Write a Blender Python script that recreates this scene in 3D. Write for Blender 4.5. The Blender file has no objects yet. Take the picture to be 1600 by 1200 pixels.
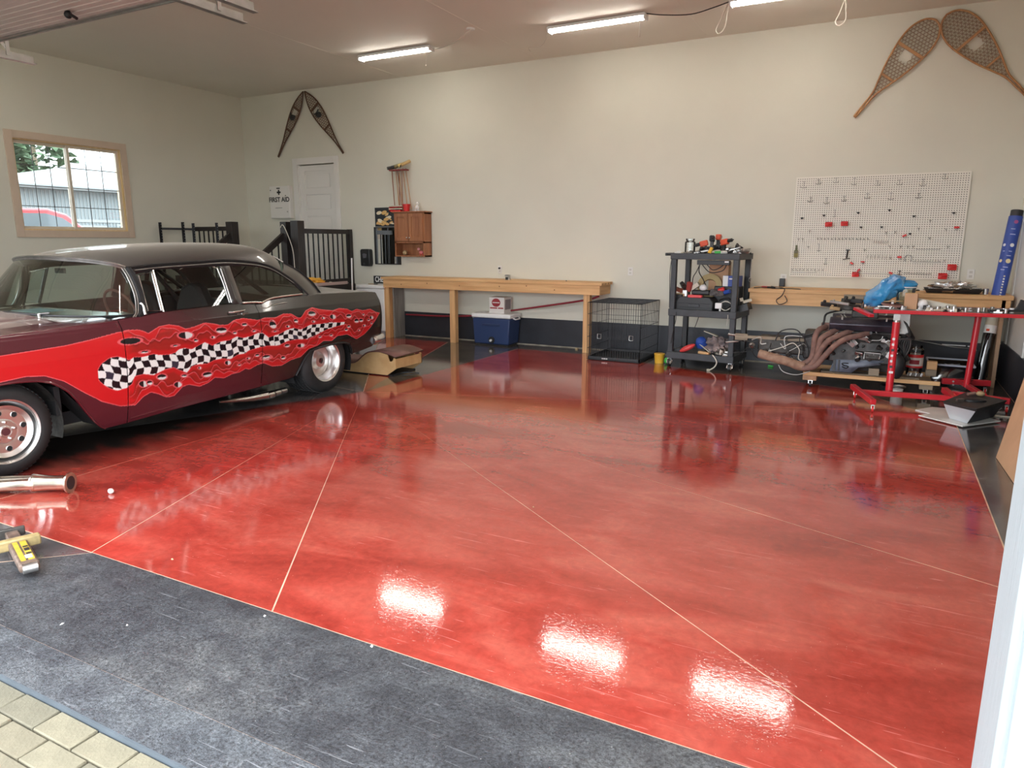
import bpy, bmesh, math, random
import numpy as np
from mathutils import Matrix, Vector, noise
from mathutils.geometry import tessellate_polygon
PI = math.pi
R = math.radians
random.seed(7)
sc = bpy.context.scene
C = sc.collection

# ---------------------------------------------------------------- camera, light, exposure
cam_d = bpy.data.cameras.new('camera')
cam = bpy.data.objects.new('camera', cam_d)
C.objects.link(cam)
cam.location = (10.651, -9.720, 1.567)
_y, _p, _r = R(-27.539), R(11.479), R(0.046)
_F = Vector((math.sin(_y)*math.cos(_p), math.cos(_y)*math.cos(_p), -math.sin(_p)))
_R0 = Vector((math.cos(_y), -math.sin(_y), 0))
_U0 = _R0.cross(_F)
_Rr = _R0*math.cos(_r)+_U0*math.sin(_r)
_Uu = -_R0*math.sin(_r)+_U0*math.cos(_r)
cam.rotation_euler = Matrix((_Rr, _Uu, -_F)).transposed().to_euler()
cam_d.sensor_width = 36.0
cam_d.lens = 1096.061/1600*36
cam_d.clip_start = 0.05
cam_d.clip_end = 300
sc.camera = cam

world = bpy.data.worlds.new('world')
sc.world = world
world.use_nodes = True
wn, wl = world.node_tree.nodes, world.node_tree.links
wn.clear()
wo = wn.new('ShaderNodeOutputWorld')
wb = wn.new('ShaderNodeBackground')
wtc = wn.new('ShaderNodeTexCoord')
wsep = wn.new('ShaderNodeSeparateXYZ')
wr = wn.new('ShaderNodeValToRGB')
wl.new(wtc.outputs['Generated'], wsep.inputs[0])
wl.new(wsep.outputs['Z'], wr.inputs[0])
wr.color_ramp.elements[0].color = (0.80, 0.86, 0.92, 1)
wr.color_ramp.elements[1].color = (0.95, 0.98, 1.0, 1)
wl.new(wr.outputs[0], wb.inputs[0])
wb.inputs[1].default_value = SKY = 5.2
wl.new(wb.outputs[0], wo.inputs[0])

def portal(loc, rot, sx, sy):
    l = bpy.data.lights.new('doorway_light', 'AREA')
    l.shape = 'RECTANGLE'; l.size = sx; l.size_y = sy
    l.cycles.is_portal = True
    o = bpy.data.objects.new('doorway_light', l)
    C.objects.link(o); o.location = loc; o.rotation_euler = rot
portal((8.56, -8.36, 1.45), (R(90), 0, 0), 4.7, 2.95)
portal((4.55, -8.36, 1.45), (R(90), 0, 0), 2.7, 2.7)

vs = sc.view_settings
vs.view_transform = 'Standard'
vs.look = 'None'
vs.exposure = 0.52
vs.gamma = 1.0
vs.use_curve_mapping = False
sc.cycles.max_bounces = 10
sc.cycles.diffuse_bounces = 6
sc.cycles.glossy_bounces = 5
sc.cycles.transparent_max_bounces = 16
sc.cycles.sample_clamp_indirect = 6
sc.cycles.use_denoising = True

# ---------------------------------------------------------------- materials
def col4(c): return (c[0], c[1], c[2], 1)
def M(name, col, rough=.5, metal=0., var=0., vs_=6., bump=0., bs=40., coat=0., col2=None, emit=None, es=0., spec=None, stretch=None, alpha=None, detail=4.):
    m = bpy.data.materials.new(name); m.use_nodes = True
    nt = m.node_tree; n = nt.nodes; l = nt.links
    b = n['Principled BSDF']
    b.inputs['Base Color'].default_value = col4(col)
    b.inputs['Roughness'].default_value = rough
    b.inputs['Metallic'].default_value = metal
    b.inputs['Coat Weight'].default_value = coat
    b.inputs['Coat Roughness'].default_value = .05
    if spec is not None: b.inputs['Specular IOR Level'].default_value = spec
    if alpha is not None: b.inputs['Alpha'].default_value = alpha
    if emit:
        b.inputs['Emission Color'].default_value = col4(emit); b.inputs['Emission Strength'].default_value = es
    if var or bump or col2:
        tc = n.new('ShaderNodeTexCoord'); mp = n.new('ShaderNodeMapping')
        l.new(tc.outputs['Object'], mp.inputs[0])
        if stretch: mp.inputs['Scale'].default_value = stretch
    if var or col2:
        t = n.new('ShaderNodeTexNoise'); t.inputs['Scale'].default_value = vs_; t.inputs['Detail'].default_value = detail
        l.new(mp.outputs[0], t.inputs[0])
        r = n.new('ShaderNodeValToRGB')
        r.color_ramp.elements[0].position = .32; r.color_ramp.elements[1].position = .68
        a = col2 if col2 else tuple(max(0, x*(1-var)) for x in col)
        c = col if col2 else tuple(min(1, x*(1+var)) for x in col)
        r.color_ramp.elements[0].color = col4(a); r.color_ramp.elements[1].color = col4(c)
        l.new(t.outputs[0], r.inputs[0]); l.new(r.outputs[0], b.inputs['Base Color'])
    if bump:
        t2 = n.new('ShaderNodeTexNoise'); t2.inputs['Scale'].default_value = bs; t2.inputs['Detail'].default_value = 5
        l.new(mp.outputs[0], t2.inputs[0])
        bp = n.new('ShaderNodeBump'); bp.inputs['Strength'].default_value = bump; bp.inputs['Distance'].default_value = .01
        l.new(t2.outputs[0], bp.inputs['Height']); l.new(bp.outputs[0], b.inputs['Normal'])
    return m

def glass(name, tint, k=.12, rough=0.0, base=.04):
    m = bpy.data.materials.new(name); m.use_nodes = True
    nt = m.node_tree; n = nt.nodes; l = nt.links; n.clear()
    o = n.new('ShaderNodeOutputMaterial'); t = n.new('ShaderNodeBsdfTransparent'); g = n.new('ShaderNodeBsdfGlossy')
    t.inputs[0].default_value = col4(tint); g.inputs['Roughness'].default_value = rough
    f = n.new('ShaderNodeFresnel'); f.inputs[0].default_value = 1.5
    ad = n.new('ShaderNodeMath'); ad.operation = 'ADD'; ad.inputs[1].default_value = k-.04; ad.use_clamp = True
    l.new(f.outputs[0], ad.inputs[0])
    mx = n.new('ShaderNodeMixShader'); l.new(ad.outputs[0], mx.inputs[0]); l.new(t.outputs[0], mx.inputs[1]); l.new(g.outputs[0], mx.inputs[2])
    l.new(mx.outputs[0], o.inputs[0])
    return m

def floor_mat(name, dark, mid, light, rough, gloss_bump, grit, specks=(.8, .72, .62), speck_amt=.5, car_shade=False, scratch=True, grain=0):
    m = bpy.data.materials.new(name); m.use_nodes = True
    nt = m.node_tree; n = nt.nodes; l = nt.links; b = n['Principled BSDF']
    tc = n.new('ShaderNodeTexCoord')
    def mapping(scale, rot=0):
        mp = n.new('ShaderNodeMapping'); mp.inputs['Scale'].default_value = scale; mp.inputs['Rotation'].default_value = (0, 0, rot)
        l.new(tc.outputs['Object'], mp.inputs[0]); return mp
    def nz(mp, s, d=6, dist=0, rg=.55):
        t = n.new('ShaderNodeTexNoise'); t.inputs['Scale'].default_value = s; t.inputs['Detail'].default_value = d
        t.inputs['Distortion'].default_value = dist; t.inputs['Roughness'].default_value = rg
        l.new(mp.outputs[0], t.inputs[0]); return t
    def ramp(src, p0, c0, p1, c1, mid_=None):
        r = n.new('ShaderNodeValToRGB'); e = r.color_ramp.elements
        e[0].position = p0; e[0].color = col4(c0); e[1].position = p1; e[1].color = col4(c1)
        if mid_: x = e.new(mid_[0]); x.color = col4(mid_[1])
        l.new(src, r.inputs[0]); return r
    def mix(fac, a, c, mode='MIX', f=None):
        mx = n.new('ShaderNodeMixRGB'); mx.blend_type = mode
        if fac is None: mx.inputs[0].default_value = f
        else: l.new(fac, mx.inputs[0])
        if isinstance(a, tuple): mx.inputs[1].default_value = col4(a)
        else: l.new(a, mx.inputs[1])
        if isinstance(c, tuple): mx.inputs[2].default_value = col4(c)
        else: l.new(c, mx.inputs[2])
        return mx
    m1 = mapping((1, 2.2, 1), R(20)); m0 = mapping((1, 1, 1))
    big = nz(m1, 1.3, 8, .8)
    cr = ramp(big.outputs[0], .3, dark, .72, light, (.5, mid))
    fine = nz(m0, 22, 6, .4, .7)
    fr = ramp(fine.outputs[0], .36, (.86, .86, .86), .68, (1.12, 1.11, 1.1))
    c1 = mix(None, cr.outputs[0], fr.outputs[0], 'MULTIPLY', 1.0)
    sp = n.new('ShaderNodeTexVoronoi'); sp.inputs['Scale'].default_value = 34
    l.new(m0.outputs[0], sp.inputs[0])
    spn = nz(m0, 3.0, 3)
    thr = n.new('ShaderNodeMath'); thr.operation = 'MULTIPLY'; thr.inputs[1].default_value = .13*speck_amt
    l.new(spn.outputs[0], thr.inputs[0])
    lt = n.new('ShaderNodeMath'); lt.operation = 'LESS_THAN'; l.new(sp.outputs['Distance'], lt.inputs[0]); l.new(thr.outputs[0], lt.inputs[1])
    c2 = mix(lt.outputs[0], c1.outputs[0], specks)
    last = c2
    if grain:
        gn = nz(m0, 75, 4, .2, .75); gr_ = ramp(gn.outputs[0], .36, (1-grain,)*3, .66, (1+grain*1.3, 1+grain*1.3, 1+grain*1.2)); last = mix(None, last.outputs[0], gr_.outputs[0], 'MULTIPLY', 1.0)
        gn2 = nz(m0, 7, 7, .8, .7); gr2 = ramp(gn2.outputs[0], .38, (.68, .68, .70), .66, (1.42, 1.42, 1.36)); last = mix(None, last.outputs[0], gr2.outputs[0], 'MULTIPLY', 1.0)
    if scratch:
        for k, (sx, sy, rz, sc_) in enumerate(((1, 26, 35, 3.2), (1, 30, -55, 2.6), (1, 22, 80, 3.6))):
            mp = mapping((sx, sy, 1), R(rz)); t = nz(mp, sc_, 1, 1.4, .4)
            rr = ramp(t.outputs[0], .725, (0, 0, 0), .75, (1, 1, 1))
            gate = nz(m0, 1.1+k*.3, 2); gr = ramp(gate.outputs[0], .5, (0, 0, 0), .6, (.55, .55, .55))
            f = n.new('ShaderNodeMath'); f.operation = 'MULTIPLY'; l.new(rr.outputs[0], f.inputs[0]); l.new(gr.outputs[0], f.inputs[1])
            last = mix(f.outputs[0], last.outputs[0], tuple(min(1, x*1.6+.16) for x in mid))
    if car_shade:   # contact shade under the car and a dark border, painted into the red
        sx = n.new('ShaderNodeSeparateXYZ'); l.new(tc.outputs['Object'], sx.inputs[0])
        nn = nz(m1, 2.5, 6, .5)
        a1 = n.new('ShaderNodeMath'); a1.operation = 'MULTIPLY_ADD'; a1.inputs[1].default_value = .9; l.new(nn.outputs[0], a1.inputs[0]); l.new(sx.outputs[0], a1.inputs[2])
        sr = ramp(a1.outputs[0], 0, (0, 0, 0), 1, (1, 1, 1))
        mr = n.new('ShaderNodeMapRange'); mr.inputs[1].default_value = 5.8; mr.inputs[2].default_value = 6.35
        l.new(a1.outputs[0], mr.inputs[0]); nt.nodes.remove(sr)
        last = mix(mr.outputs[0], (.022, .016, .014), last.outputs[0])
    l.new(last.outputs[0], b.inputs['Base Color'])
    rn = nz(m0, 4, 5, .3)
    rr = n.new('ShaderNodeMapRange'); rr.inputs[1].default_value = .3; rr.inputs[2].default_value = .8
    rr.inputs[3].default_value = rough*.75; rr.inputs[4].default_value = rough*1.5
    l.new(rn.outputs[0], rr.inputs[0]); l.new(rr.outputs[0], b.inputs['Roughness'])
    bn = nz(m0, 34, 3, .9, .5); bn2 = nz(m0, 160, 3)
    b.inputs['IOR'].default_value = 1.62
    if rough < .2: b.inputs['Coat Weight'].default_value = .35; b.inputs['Coat Roughness'].default_value = rough
    b1 = n.new('ShaderNodeBump'); b1.inputs['Strength'].default_value = gloss_bump; b1.inputs['Distance'].default_value = .004
    l.new(bn.outputs[0], b1.inputs['Height'])
    b2 = n.new('ShaderNodeBump'); b2.inputs['Strength'].default_value = grit; b2.inputs['Distance'].default_value = .003
    l.new(bn2.outputs[0], b2.inputs['Height']); l.new(b1.outputs[0], b2.inputs['Normal'])
    bn3 = nz(mapping((1, 1.6, 1), .4), 52, 2, 1.2, .5); b3 = n.new('ShaderNodeBump'); b3.inputs['Strength'].default_value = .14 if rough < .2 else .1; b3.inputs['Distance'].default_value = .0013
    l.new(bn3.outputs[0], b3.inputs['Height']); l.new(b3.outputs[0], b.inputs['Normal'])
    if rough < .2: l.new(b3.outputs[0], b.inputs['Coat Normal'])
    else: l.new(b2.outputs[0], b3.inputs['Normal'])
    return m

def wood(name, c1, c2, axis=0, rough=.55, scale=1.0):
    st = [26*scale, 26*scale, 26*scale]; st[axis] = 1.6*scale
    m = M(name, c2, rough, col2=c1, vs_=1.0, stretch=tuple(st), bump=.12, bs=1.5, detail=6)
    return m

m_wall = M('wall_paint', (.70, .69, .595), .62, var=.025, vs_=1.2, bump=.06, bs=9)
m_ceil = M('ceiling_paint', (.80, .775, .69), .7, var=.02, vs_=1.0, bump=.05, bs=12)
m_band = M('stem_wall_dark_paint', (.022, .024, .032), .45, var=.2, vs_=3, bump=.15, bs=20)
m_white = M('white_paint', (.78, .77, .73), .4)
m_white2 = M('bright_white', (.85, .86, .86), .35)
m_jamb = M('weathered_white_jamb', (.36, .41, .435), .5, var=.06, vs_=3, bump=.15, bs=30, stretch=(4, 4, .6))
m_red = floor_mat('red_stained_concrete', (.28, .027, .019), (.40, .052, .037), (.50, .105, .075), .05, .035, .01, specks=(.85, .5, .4))
m_red2 = floor_mat('red_stained_concrete_shaded', (.25, .022, .016), (.37, .045, .032), (.48, .09, .062), .06, .16, .02, car_shade=True)
m_dark = floor_mat('dark_stained_concrete', (.045, .044, .046), (.080, .078, .080), (.14, .135, .13), .13, .035, .03, specks=(.5, .46, .4))
m_olive = floor_mat('olive_grey_stained_concrete', (.05, .045, .037), (.105, .094, .078), (.18, .16, .13), .06, .035, .03, specks=(.5, .46, .4))
m_apron = floor_mat('blue_grey_rough_concrete', (.030, .033, .042), (.047, .051, .062), (.085, .089, .098), .45, .35, .9, specks=(.30, .30, .29), speck_amt=.75, grain=.62)
m_apron2 = floor_mat('blue_grey_apron_strip', (.048, .055, .068), (.066, .073, .088), (.09, .098, .112), .5, .3, .9, specks=(.30, .30, .29), speck_amt=.6, grain=.6)
m_jointc = M('pale_concrete_joint', (.62, .42, .30), .7, var=.2, vs_=8)
m_slabedge = M('blue_slab_edge', (.085, .105, .125), .6, var=.15)
m_pine = wood('pine_lumber', (.60, .33, .14), (.80, .50, .24), 0)
m_pinez = wood('pine_lumber_upright', (.60, .33, .14), (.80, .50, .24), 2)
m_piney = wood('pine_lumber_cross', (.55, .30, .13), (.74, .45, .21), 1)
m_oldwood = wood('grey_old_wood', (.20, .15, .10), (.38, .30, .21), 0)
m_ply = M('tan_plywood', (.62, .40, .19), .6, col2=(.50, .29, .12), vs_=7, bump=.05, bs=30)
m_card = M('brown_board', (.56, .33, .19), .7, var=.06, vs_=5)
m_oak = wood('oak_cabinet_wood', (.26, .095, .040), (.40, .17, .075), 2, .4)
m_black = M('black_plastic', (.018, .019, .021), .42)
m_blackm = M('black_metal', (.015, .015, .017), .38, .2)
m_blackw = M('black_painted_wood', (.022, .017, .016), .45, var=.3, vs_=6, stretch=(8, 8, 1))
m_grey = M('charcoal_resin', (.045, .05, .058), .5, var=.15, vs_=10, bump=.1, bs=60)
m_chrome = M('chrome', (.70, .70, .70), .24, 1.)
m_alum = M('polished_aluminium', (.86, .85, .84), .33, 1.)
m_steel = M('worn_steel', (.55, .54, .52), .35, 1., var=.2, vs_=10)
m_galv = M('galvanised_steel', (.46, .46, .44), .42, .9, var=.15, vs_=8)
m_dirtym = M('oily_dark_metal', (.075, .07, .065), .5, .5, var=.5, vs_=12, bump=.4, bs=30)
m_redp = M('red_powder_coat', (.62, .022, .035), .3, coat=.3)
m_redpl = M('red_plastic', (.68, .03, .03), .4)
m_orange = M('orange_red_plastic', (.75, .10, .04), .45)
m_yellow = M('yellow_plastic', (.85, .48, .05), .45)
m_green = M('green_plastic', (.05, .45, .08), .4)
m_blue = M('cooler_blue_plastic', (.022, .045, .13), .42, bump=.05, bs=80)
m_blue2 = M('bright_blue_plastic', (.03, .09, .42), .4)
m_rubber = M('tyre_rubber', (.022, .022, .023), .62, var=.25, vs_=5, bump=.1, bs=60)
m_cream = M('cream_plastic', (.62, .58, .47), .5)
m_tan = M('tan_leather', (.42, .30, .16), .6, var=.2)
m_paper = M('white_paper', (.75, .73, .70), .7)
m_clear = glass('clear_plastic', (.93, .95, .94), .08)
m_pane = glass('window_glass', (.95, .98, .97), .05)
m_carglass = glass('car_side_glass', (.62, .70, .68), .07)
m_tintglass = glass('car_tinted_glass', (.30, .33, .30), .09)
m_windsh = glass('windshield_glass', (.60, .74, .70), .24)
m_shade = M('maroon_paint', (.10, .010, .018), .25, coat=.8)

# ---------------------------------------------------------------- helpers
WM = {}
def wmat(o): return WM.get(o.name, Matrix.Identity(4))
class MB:
    def __init__(s, mat=None): s.v = []; s.f = []; s.T = mat or Matrix.Identity(4)
    def add(s, vs, fs, T=None):
        k = len(s.v); A = s.T @ T if T is not None else s.T
        s.v += [tuple(A @ Vector(p)) for p in vs]; s.f += [tuple(i+k for i in f) for f in fs]; return s
    def bx(s, x0, x1, y0, y1, z0, z1, T=None):
        return s.add([(x0, y0, z0), (x1, y0, z0), (x1, y1, z0), (x0, y1, z0), (x0, y0, z1), (x1, y0, z1), (x1, y1, z1), (x0, y1, z1)],
                     [(0, 3, 2, 1), (4, 5, 6, 7), (0, 1, 5, 4), (1, 2, 6, 5), (2, 3, 7, 6), (3, 0, 4, 7)], T)
    def box(s, c, d, T=None):
        return s.bx(c[0]-d[0]/2, c[0]+d[0]/2, c[1]-d[1]/2, c[1]+d[1]/2, c[2]-d[2]/2, c[2]+d[2]/2, T)
    def beam(s, p0, p1, w, h, up=(0, 0, 1)):
        p0 = Vector(p0); p1 = Vector(p1); d = (p1-p0); L = d.length; d.normalize()
        u = Vector(up); x = d.cross(u)
        if x.length < 1e-4: x = d.cross(Vector((0, 1, 0)))
        x.normalize(); u = x.cross(d)
        T = Matrix((x, d, u)).transposed().to_4x4(); T.translation = p0
        return s.bx(-w/2, w/2, 0, L, -h/2, h/2, T)
    def lathe(s, prof, n=24, T=None, cap0=True, cap1=True, a0=0, a1=2*PI):
        vs = []; fs = []; m = len(prof); full = abs(a1-a0-2*PI) < 1e-6; k = n if full else n+1
        for i in range(k):
            a = a0+(a1-a0)*i/n
            for r, z in prof: vs.append((r*math.cos(a), r*math.sin(a), z))
        for i in range(n):
            j = (i+1) % k
            for q in range(m-1): fs.append((i*m+q, j*m+q, j*m+q+1, i*m+q+1))
        if full and cap0 and prof[0][0] > 1e-6: fs.append(tuple(i*m for i in range(n))[::-1])
        if full and cap1 and prof[-1][0] > 1e-6: fs.append(tuple(i*m+m-1 for i in range(n)))
        return s.add(vs, fs, T)
    def cyl(s, p0, p1, r, n=12, r2=None):
        p0 = Vector(p0); p1 = Vector(p1); d = p1-p0; L = d.length
        T = d.to_track_quat('Z', 'Y').to_matrix().to_4x4(); T.translation = p0
        return s.lathe([(r, 0), (r if r2 is None else r2, L)], n, T)
    def tube(s, pts, r, n=8, closed=False, rs=None, caps=True):
        P = [Vector(p) for p in pts]; m = len(P); vs = []; fs = []; prev = None
        for i, p in enumerate(P):
            if closed: d = P[(i+1) % m]-P[i-1]
            else: d = P[min(i+1, m-1)]-P[max(i-1, 0)]
            d.normalize()
            if prev is None:
                x = d.orthogonal().normalized()
            else:
                x = prev-d*prev.dot(d)
                x = x.normalized() if x.length > 1e-6 else d.orthogonal().normalized()
            prev = x; y = d.cross(x); rr = rs[i] if rs else r
            for k in range(n):
                a = 2*PI*k/n; vs.append(tuple(p+(x*math.cos(a)+y*math.sin(a))*rr))
        for i in range(m if closed else m-1):
            j = (i+1) % m
            for k in range(n): q = (k+1) % n; fs.append((i*n+k, i*n+q, j*n+q, j*n+k))
        if not closed and caps: fs.append(tuple(range(n))[::-1]); fs.append(tuple((m-1)*n+k for k in range(n)))
        return s.add(vs, fs)
    def sph(s, c, r, n=12, sc=(1, 1, 1)):
        m = max(4, n//2)
        prof = [(math.sin(PI*i/m)*r, -math.cos(PI*i/m)*r) for i in range(m+1)]
        prof[0] = (1e-5, -r); prof[-1] = (1e-5, r)
        return s.lathe(prof, n, Matrix.Translation(c) @ Matrix.Diagonal((*sc, 1)), False, False)
    def prism(s, poly, h0, h1, T=None):   # poly in xy, extruded in z
        n = len(poly); ar = sum(poly[i][0]*poly[(i+1) % n][1]-poly[(i+1) % n][0]*poly[i][1] for i in range(n))
        if ar < 0: poly = poly[::-1]
        vs = [(x, y, h0) for x, y in poly]+[(x, y, h1) for x, y in poly]
        fs = [(i, (i+1) % n, (i+1) % n+n, i+n) for i in range(n)]
        tri = tessellate_polygon([[Vector((x, y, 0)) for x, y in poly]])
        for a, b, c in tri:
            ax, ay = poly[a]; bx_, by = poly[b]; cx, cy = poly[c]
            if (bx_-ax)*(cy-ay)-(cx-ax)*(by-ay) < 0: b, c = c, b
            fs.append((a+n, b+n, c+n)); fs.append((c, b, a))
        return s.add(vs, fs, T)
    def grid(s, nu, nv, fn, closed_u=False):
        vs = [fn(i, j) for i in range(nu) for j in range(nv)]
        fs = []
        for i in range(nu if closed_u else nu-1):
            a = (i+1) % nu
            for j in range(nv-1): fs.append((i*nv+j, a*nv+j, a*nv+j+1, i*nv+j+1))
        return s.add(vs, fs)
    def build(s, name, mat, parent=None, bev=0, ang=35, label=None, solid=0):
        inv = wmat(parent).inverted() if parent else None
        vs = [tuple(inv @ Vector(p)) for p in s.v] if parent else s.v
        me = bpy.data.meshes.new(name); me.from_pydata(vs, [], s.f); me.update()
        me.polygons.foreach_set('use_smooth', [True]*len(me.polygons))
        me.set_sharp_from_angle(angle=R(ang))
        me.materials.append(mat)
        o = bpy.data.objects.new(name, me); C.objects.link(o)
        if parent: o.parent = parent; WM[o.name] = wmat(parent).copy()
        if solid:
            q = o.modifiers.new('solid', 'SOLIDIFY'); q.thickness = solid; q.offset = 0
        if bev:
            q = o.modifiers.new('bevel', 'BEVEL'); q.width = bev; q.segments = 2; q.limit_method = 'ANGLE'; q.angle_limit = R(40); q.harden_normals = False
        if label: o['label'] = label
        return o
def thing(name, label, cat, loc=(0, 0, 0), rz=0, group=None):
    o = bpy.data.objects.new(name, None); C.objects.link(o)
    o.empty_display_size = .1
    o.location = loc; o.rotation_euler = (0, 0, rz); o['label'] = label; o['category'] = cat
    if group: o['group'] = group
    WM[o.name] = Matrix.Translation(loc) @ Matrix.Rotation(rz, 4, 'Z')
    return o
def tag(o, label, cat, group=None):
    o['label'] = label; o['category'] = cat
    if group: o['group'] = group
    return o
def struct(o): o['kind'] = 'structure'; return o
def kids(o): return [c for c in bpy.data.objects if c.parent == o]
KID = {}
def dup(root, loc, rz=0, label=None, scale=None):
    def cp(o, par):
        c = o.copy(); C.objects.link(c)
        if par: c.parent = par
        for ch in kidmap[o.name]: cp(ch, c)
        return c
    if root.name not in KID:
        km = {}
        def rec(o):
            km[o.name] = kids(o)
            for q in km[o.name]: rec(q)
        rec(root); KID[root.name] = km
    kidmap = KID[root.name]
    c = cp(root, None); c.location = loc; c.rotation_euler = (0, 0, rz)
    WM[c.name] = Matrix.Translation(loc) @ Matrix.Rotation(rz, 4, 'Z')
    if label: c['label'] = label
    if scale: c.scale = scale
    return c
def text(body, size, loc, rot, mat, parent, extrude=.0008, name='lettering', align='CENTER', sx=1.0, bold=0.0):
    cu = bpy.data.curves.new(name, 'FONT'); cu.body = body; cu.size = size; cu.extrude = extrude; cu.align_x = align; cu.align_y = 'CENTER'
    cu.offset = bold
    cu.materials.append(mat)
    f_ = bpy.data.objects.new(name, cu); C.objects.link(f_)
    me = bpy.data.meshes.new_from_object(f_.evaluated_get(bpy.context.evaluated_depsgraph_get())); bpy.data.objects.remove(f_); me.name = name
    o = bpy.data.objects.new(name, me); C.objects.link(o)
    Mw = Matrix.Translation(loc) @ (rot if isinstance(rot, Matrix) else Matrix.Rotation(rot[2], 4, 'Z') @ Matrix.Rotation(rot[1], 4, 'Y') @ Matrix.Rotation(rot[0], 4, 'X')) @ Matrix.Diagonal((sx, 1, 1, 1))
    if parent: o.parent = parent; Mw = wmat(parent).inverted() @ Mw
    o.matrix_local = Mw
    return o
def spline(pts, k=8):
    P = [Vector(p) for p in pts]; out = []
    for i in range(len(P)-1):
        p0 = P[max(i-1, 0)]; p1 = P[i]; p2 = P[i+1]; p3 = P[min(i+2, len(P)-1)]
        for j in range(k):
            t = j/k; out.append(.5*((2*p1)+(-p0+p2)*t+(2*p0-5*p1+4*p2-p3)*t*t+(-p0+3*p1-3*p2+p3)*t**3))
    out.append(P[-1]); return out
def TR(x, y, z, rz=0, rx=0, ry=0):
    return Matrix.Translation((x, y, z)) @ Matrix.Rotation(rz, 4, 'Z') @ Matrix.Rotation(ry, 4, 'Y') @ Matrix.Rotation(rx, 4, 'X')

# ================================================================ SETTING
W_, H_, YF = 11.96, 4.12, -8.4
def B(m=None): return MB(m)
# base slab shows only in the scored joints between the stained panels
floor = struct(B().bx(-.2, 12.2, -8.53, .2, -.22, -.0012).build('floor', m_jointc))
def inset(poly, d):
    n = len(poly)
    ar = sum(poly[i][0]*poly[(i+1) % n][1]-poly[(i+1) % n][0]*poly[i][1] for i in range(n))
    if ar < 0: poly = poly[::-1]
    out = []
    for i in range(n):
        p0, p1, p2 = Vector(poly[i-1]), Vector(poly[i]), Vector(poly[(i+1) % n])
        a = (p1-p0).normalized(); b = (p2-p1).normalized()
        na = Vector((-a.y, a.x)); nb = Vector((-b.y, b.x)); k = 1+na.dot(nb)
        o = (na+nb)/k if k > .15 else na
        if o.length > 4: o = o.normalized()*4
        out.append(tuple(p1+o*d))
    return out
def panel(poly, mat, d=.004, name='floor_panel'):
    o = B().prism(inset(poly, d), -.0012, 0.0).build(name, mat, floor); return o
P_ = (5.875, -3.98); YB = -7.74
a_, b_, c_, d_ = (5.93, YB), (7.18, YB), (8.45, YB), (11.12, YB)
e_, f_, g_ = (11.35, -6.05), (11.35, -4.16), (11.1, -2.27)
h_, i_ = (5.94, -.50), (4.64, -.40)
panel([P_, a_, b_], m_red)
panel([P_, b_, c_], m_red)
panel([P_, c_, d_], m_red)
panel([P_, d_, (11.35, YB), e_], m_red)
panel([P_, e_, f_], m_red)
panel([P_, f_, (11.35, -2.60), g_], m_red)
panel([P_, g_, (10.45, -1.42), (9.9, -1.24), (8.9, -1.13), (7.6, -.70), (6.96, -.51), h_], m_red)
panel([P_, h_, i_], m_olive)
j_ = (3.3, -.40)
panel([P_, i_, j_], m_red)
k_ = (1.5, -2.6)
panel([P_, j_, (0.02, -.4), (0.02, -3.3)], m_dark)
panel([P_, (0.02, -3.3), (0.02, YB), (4.3, YB)], m_dark)
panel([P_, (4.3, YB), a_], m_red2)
# borders
panel([(0.02, -.4), j_, i_, h_, (6.96, -.51), (7.6, -.70), (8.9, -1.13), (9.9, -1.24), (10.45, -1.42), g_, (11.35, -2.60), (11.94, -2.60), (11.94, -.02), (.02, -.02)], m_olive)
panel([(11.35, -2.60), (11.94, -2.60), (11.94, YB), (11.35, YB), f_], m_dark)
panel([(.02, YB), (7.19, YB), (6.55, -8.33), (.02, -8.33)], m_dark)
panel([(7.19, YB), (11.94, YB), (11.94, -8.342), (6.55, -8.342)], m_apron, .001)
panel([(-.1, -8.342), (12.1, -8.342), (12.1, -8.53), (-.1, -8.53)], m_apron2, .0005)
B().bx(-.1, 12.1, -8.538, -8.5295, -.08, .0).build('slab_edge', m_slabedge, floor)

def wallrect(name, axis, c, lo, hi, holes, mat, th=.14, z0=0, z1=H_):
    """wall plane at axis=c, spanning lo..hi, with rectangular holes (a0,a1,z0,z1)"""
    xs = sorted({lo, hi, *[h[0] for h in holes], *[h[1] for h in holes]}); zs = sorted({z0, z1, *[h[2] for h in holes], *[h[3] for h in holes]})
    b = B()
    for i in range(len(xs)-1):
        for k in range(len(zs)-1):
            mx, mz = (xs[i]+xs[i+1])/2, (zs[k]+zs[k+1])/2
            if any(h[0] < mx < h[1] and h[2] < mz < h[3] for h in holes): continue
            if axis == 'y': b.bx(xs[i], xs[i+1], min(c, c+th), max(c, c+th), zs[k], zs[k+1])
            else: b.bx(min(c, c+th), max(c, c+th), xs[i], xs[i+1], zs[k], zs[k+1])
    return struct(b.build(name, mat))
wallrect('wall_back', 'y', 0, -.14, 12.1, [(1.298, 2.14, .85, 2.89)], m_wall)
wl_ = wallrect('wall_left', 'x', 0, YF, 0, [(-4.0, -2.45, 1.72, 2.95)], m_wall, -.14)
wallrect('wall_right', 'x', W_, YF, 0, [], m_wall)
wf = wallrect('wall_front', 'y', YF, -.14, 12.1, [(3.2, 5.92, 0, 2.9), (6.24, 10.90, 0, 2.9)], m_wall, -.14)
ceil = struct(B().bx(-.14, 12.1, -8.54, .14, H_, H_+.12).build('ceiling', m_ceil))
# drywall seams on ceiling
for x in (3.6, 6.0, 8.4, 10.8): B().bx(x-.012, x+.012, -8.3, -.1, H_-.0015, H_).build('seam', m_ceil, ceil)
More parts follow.
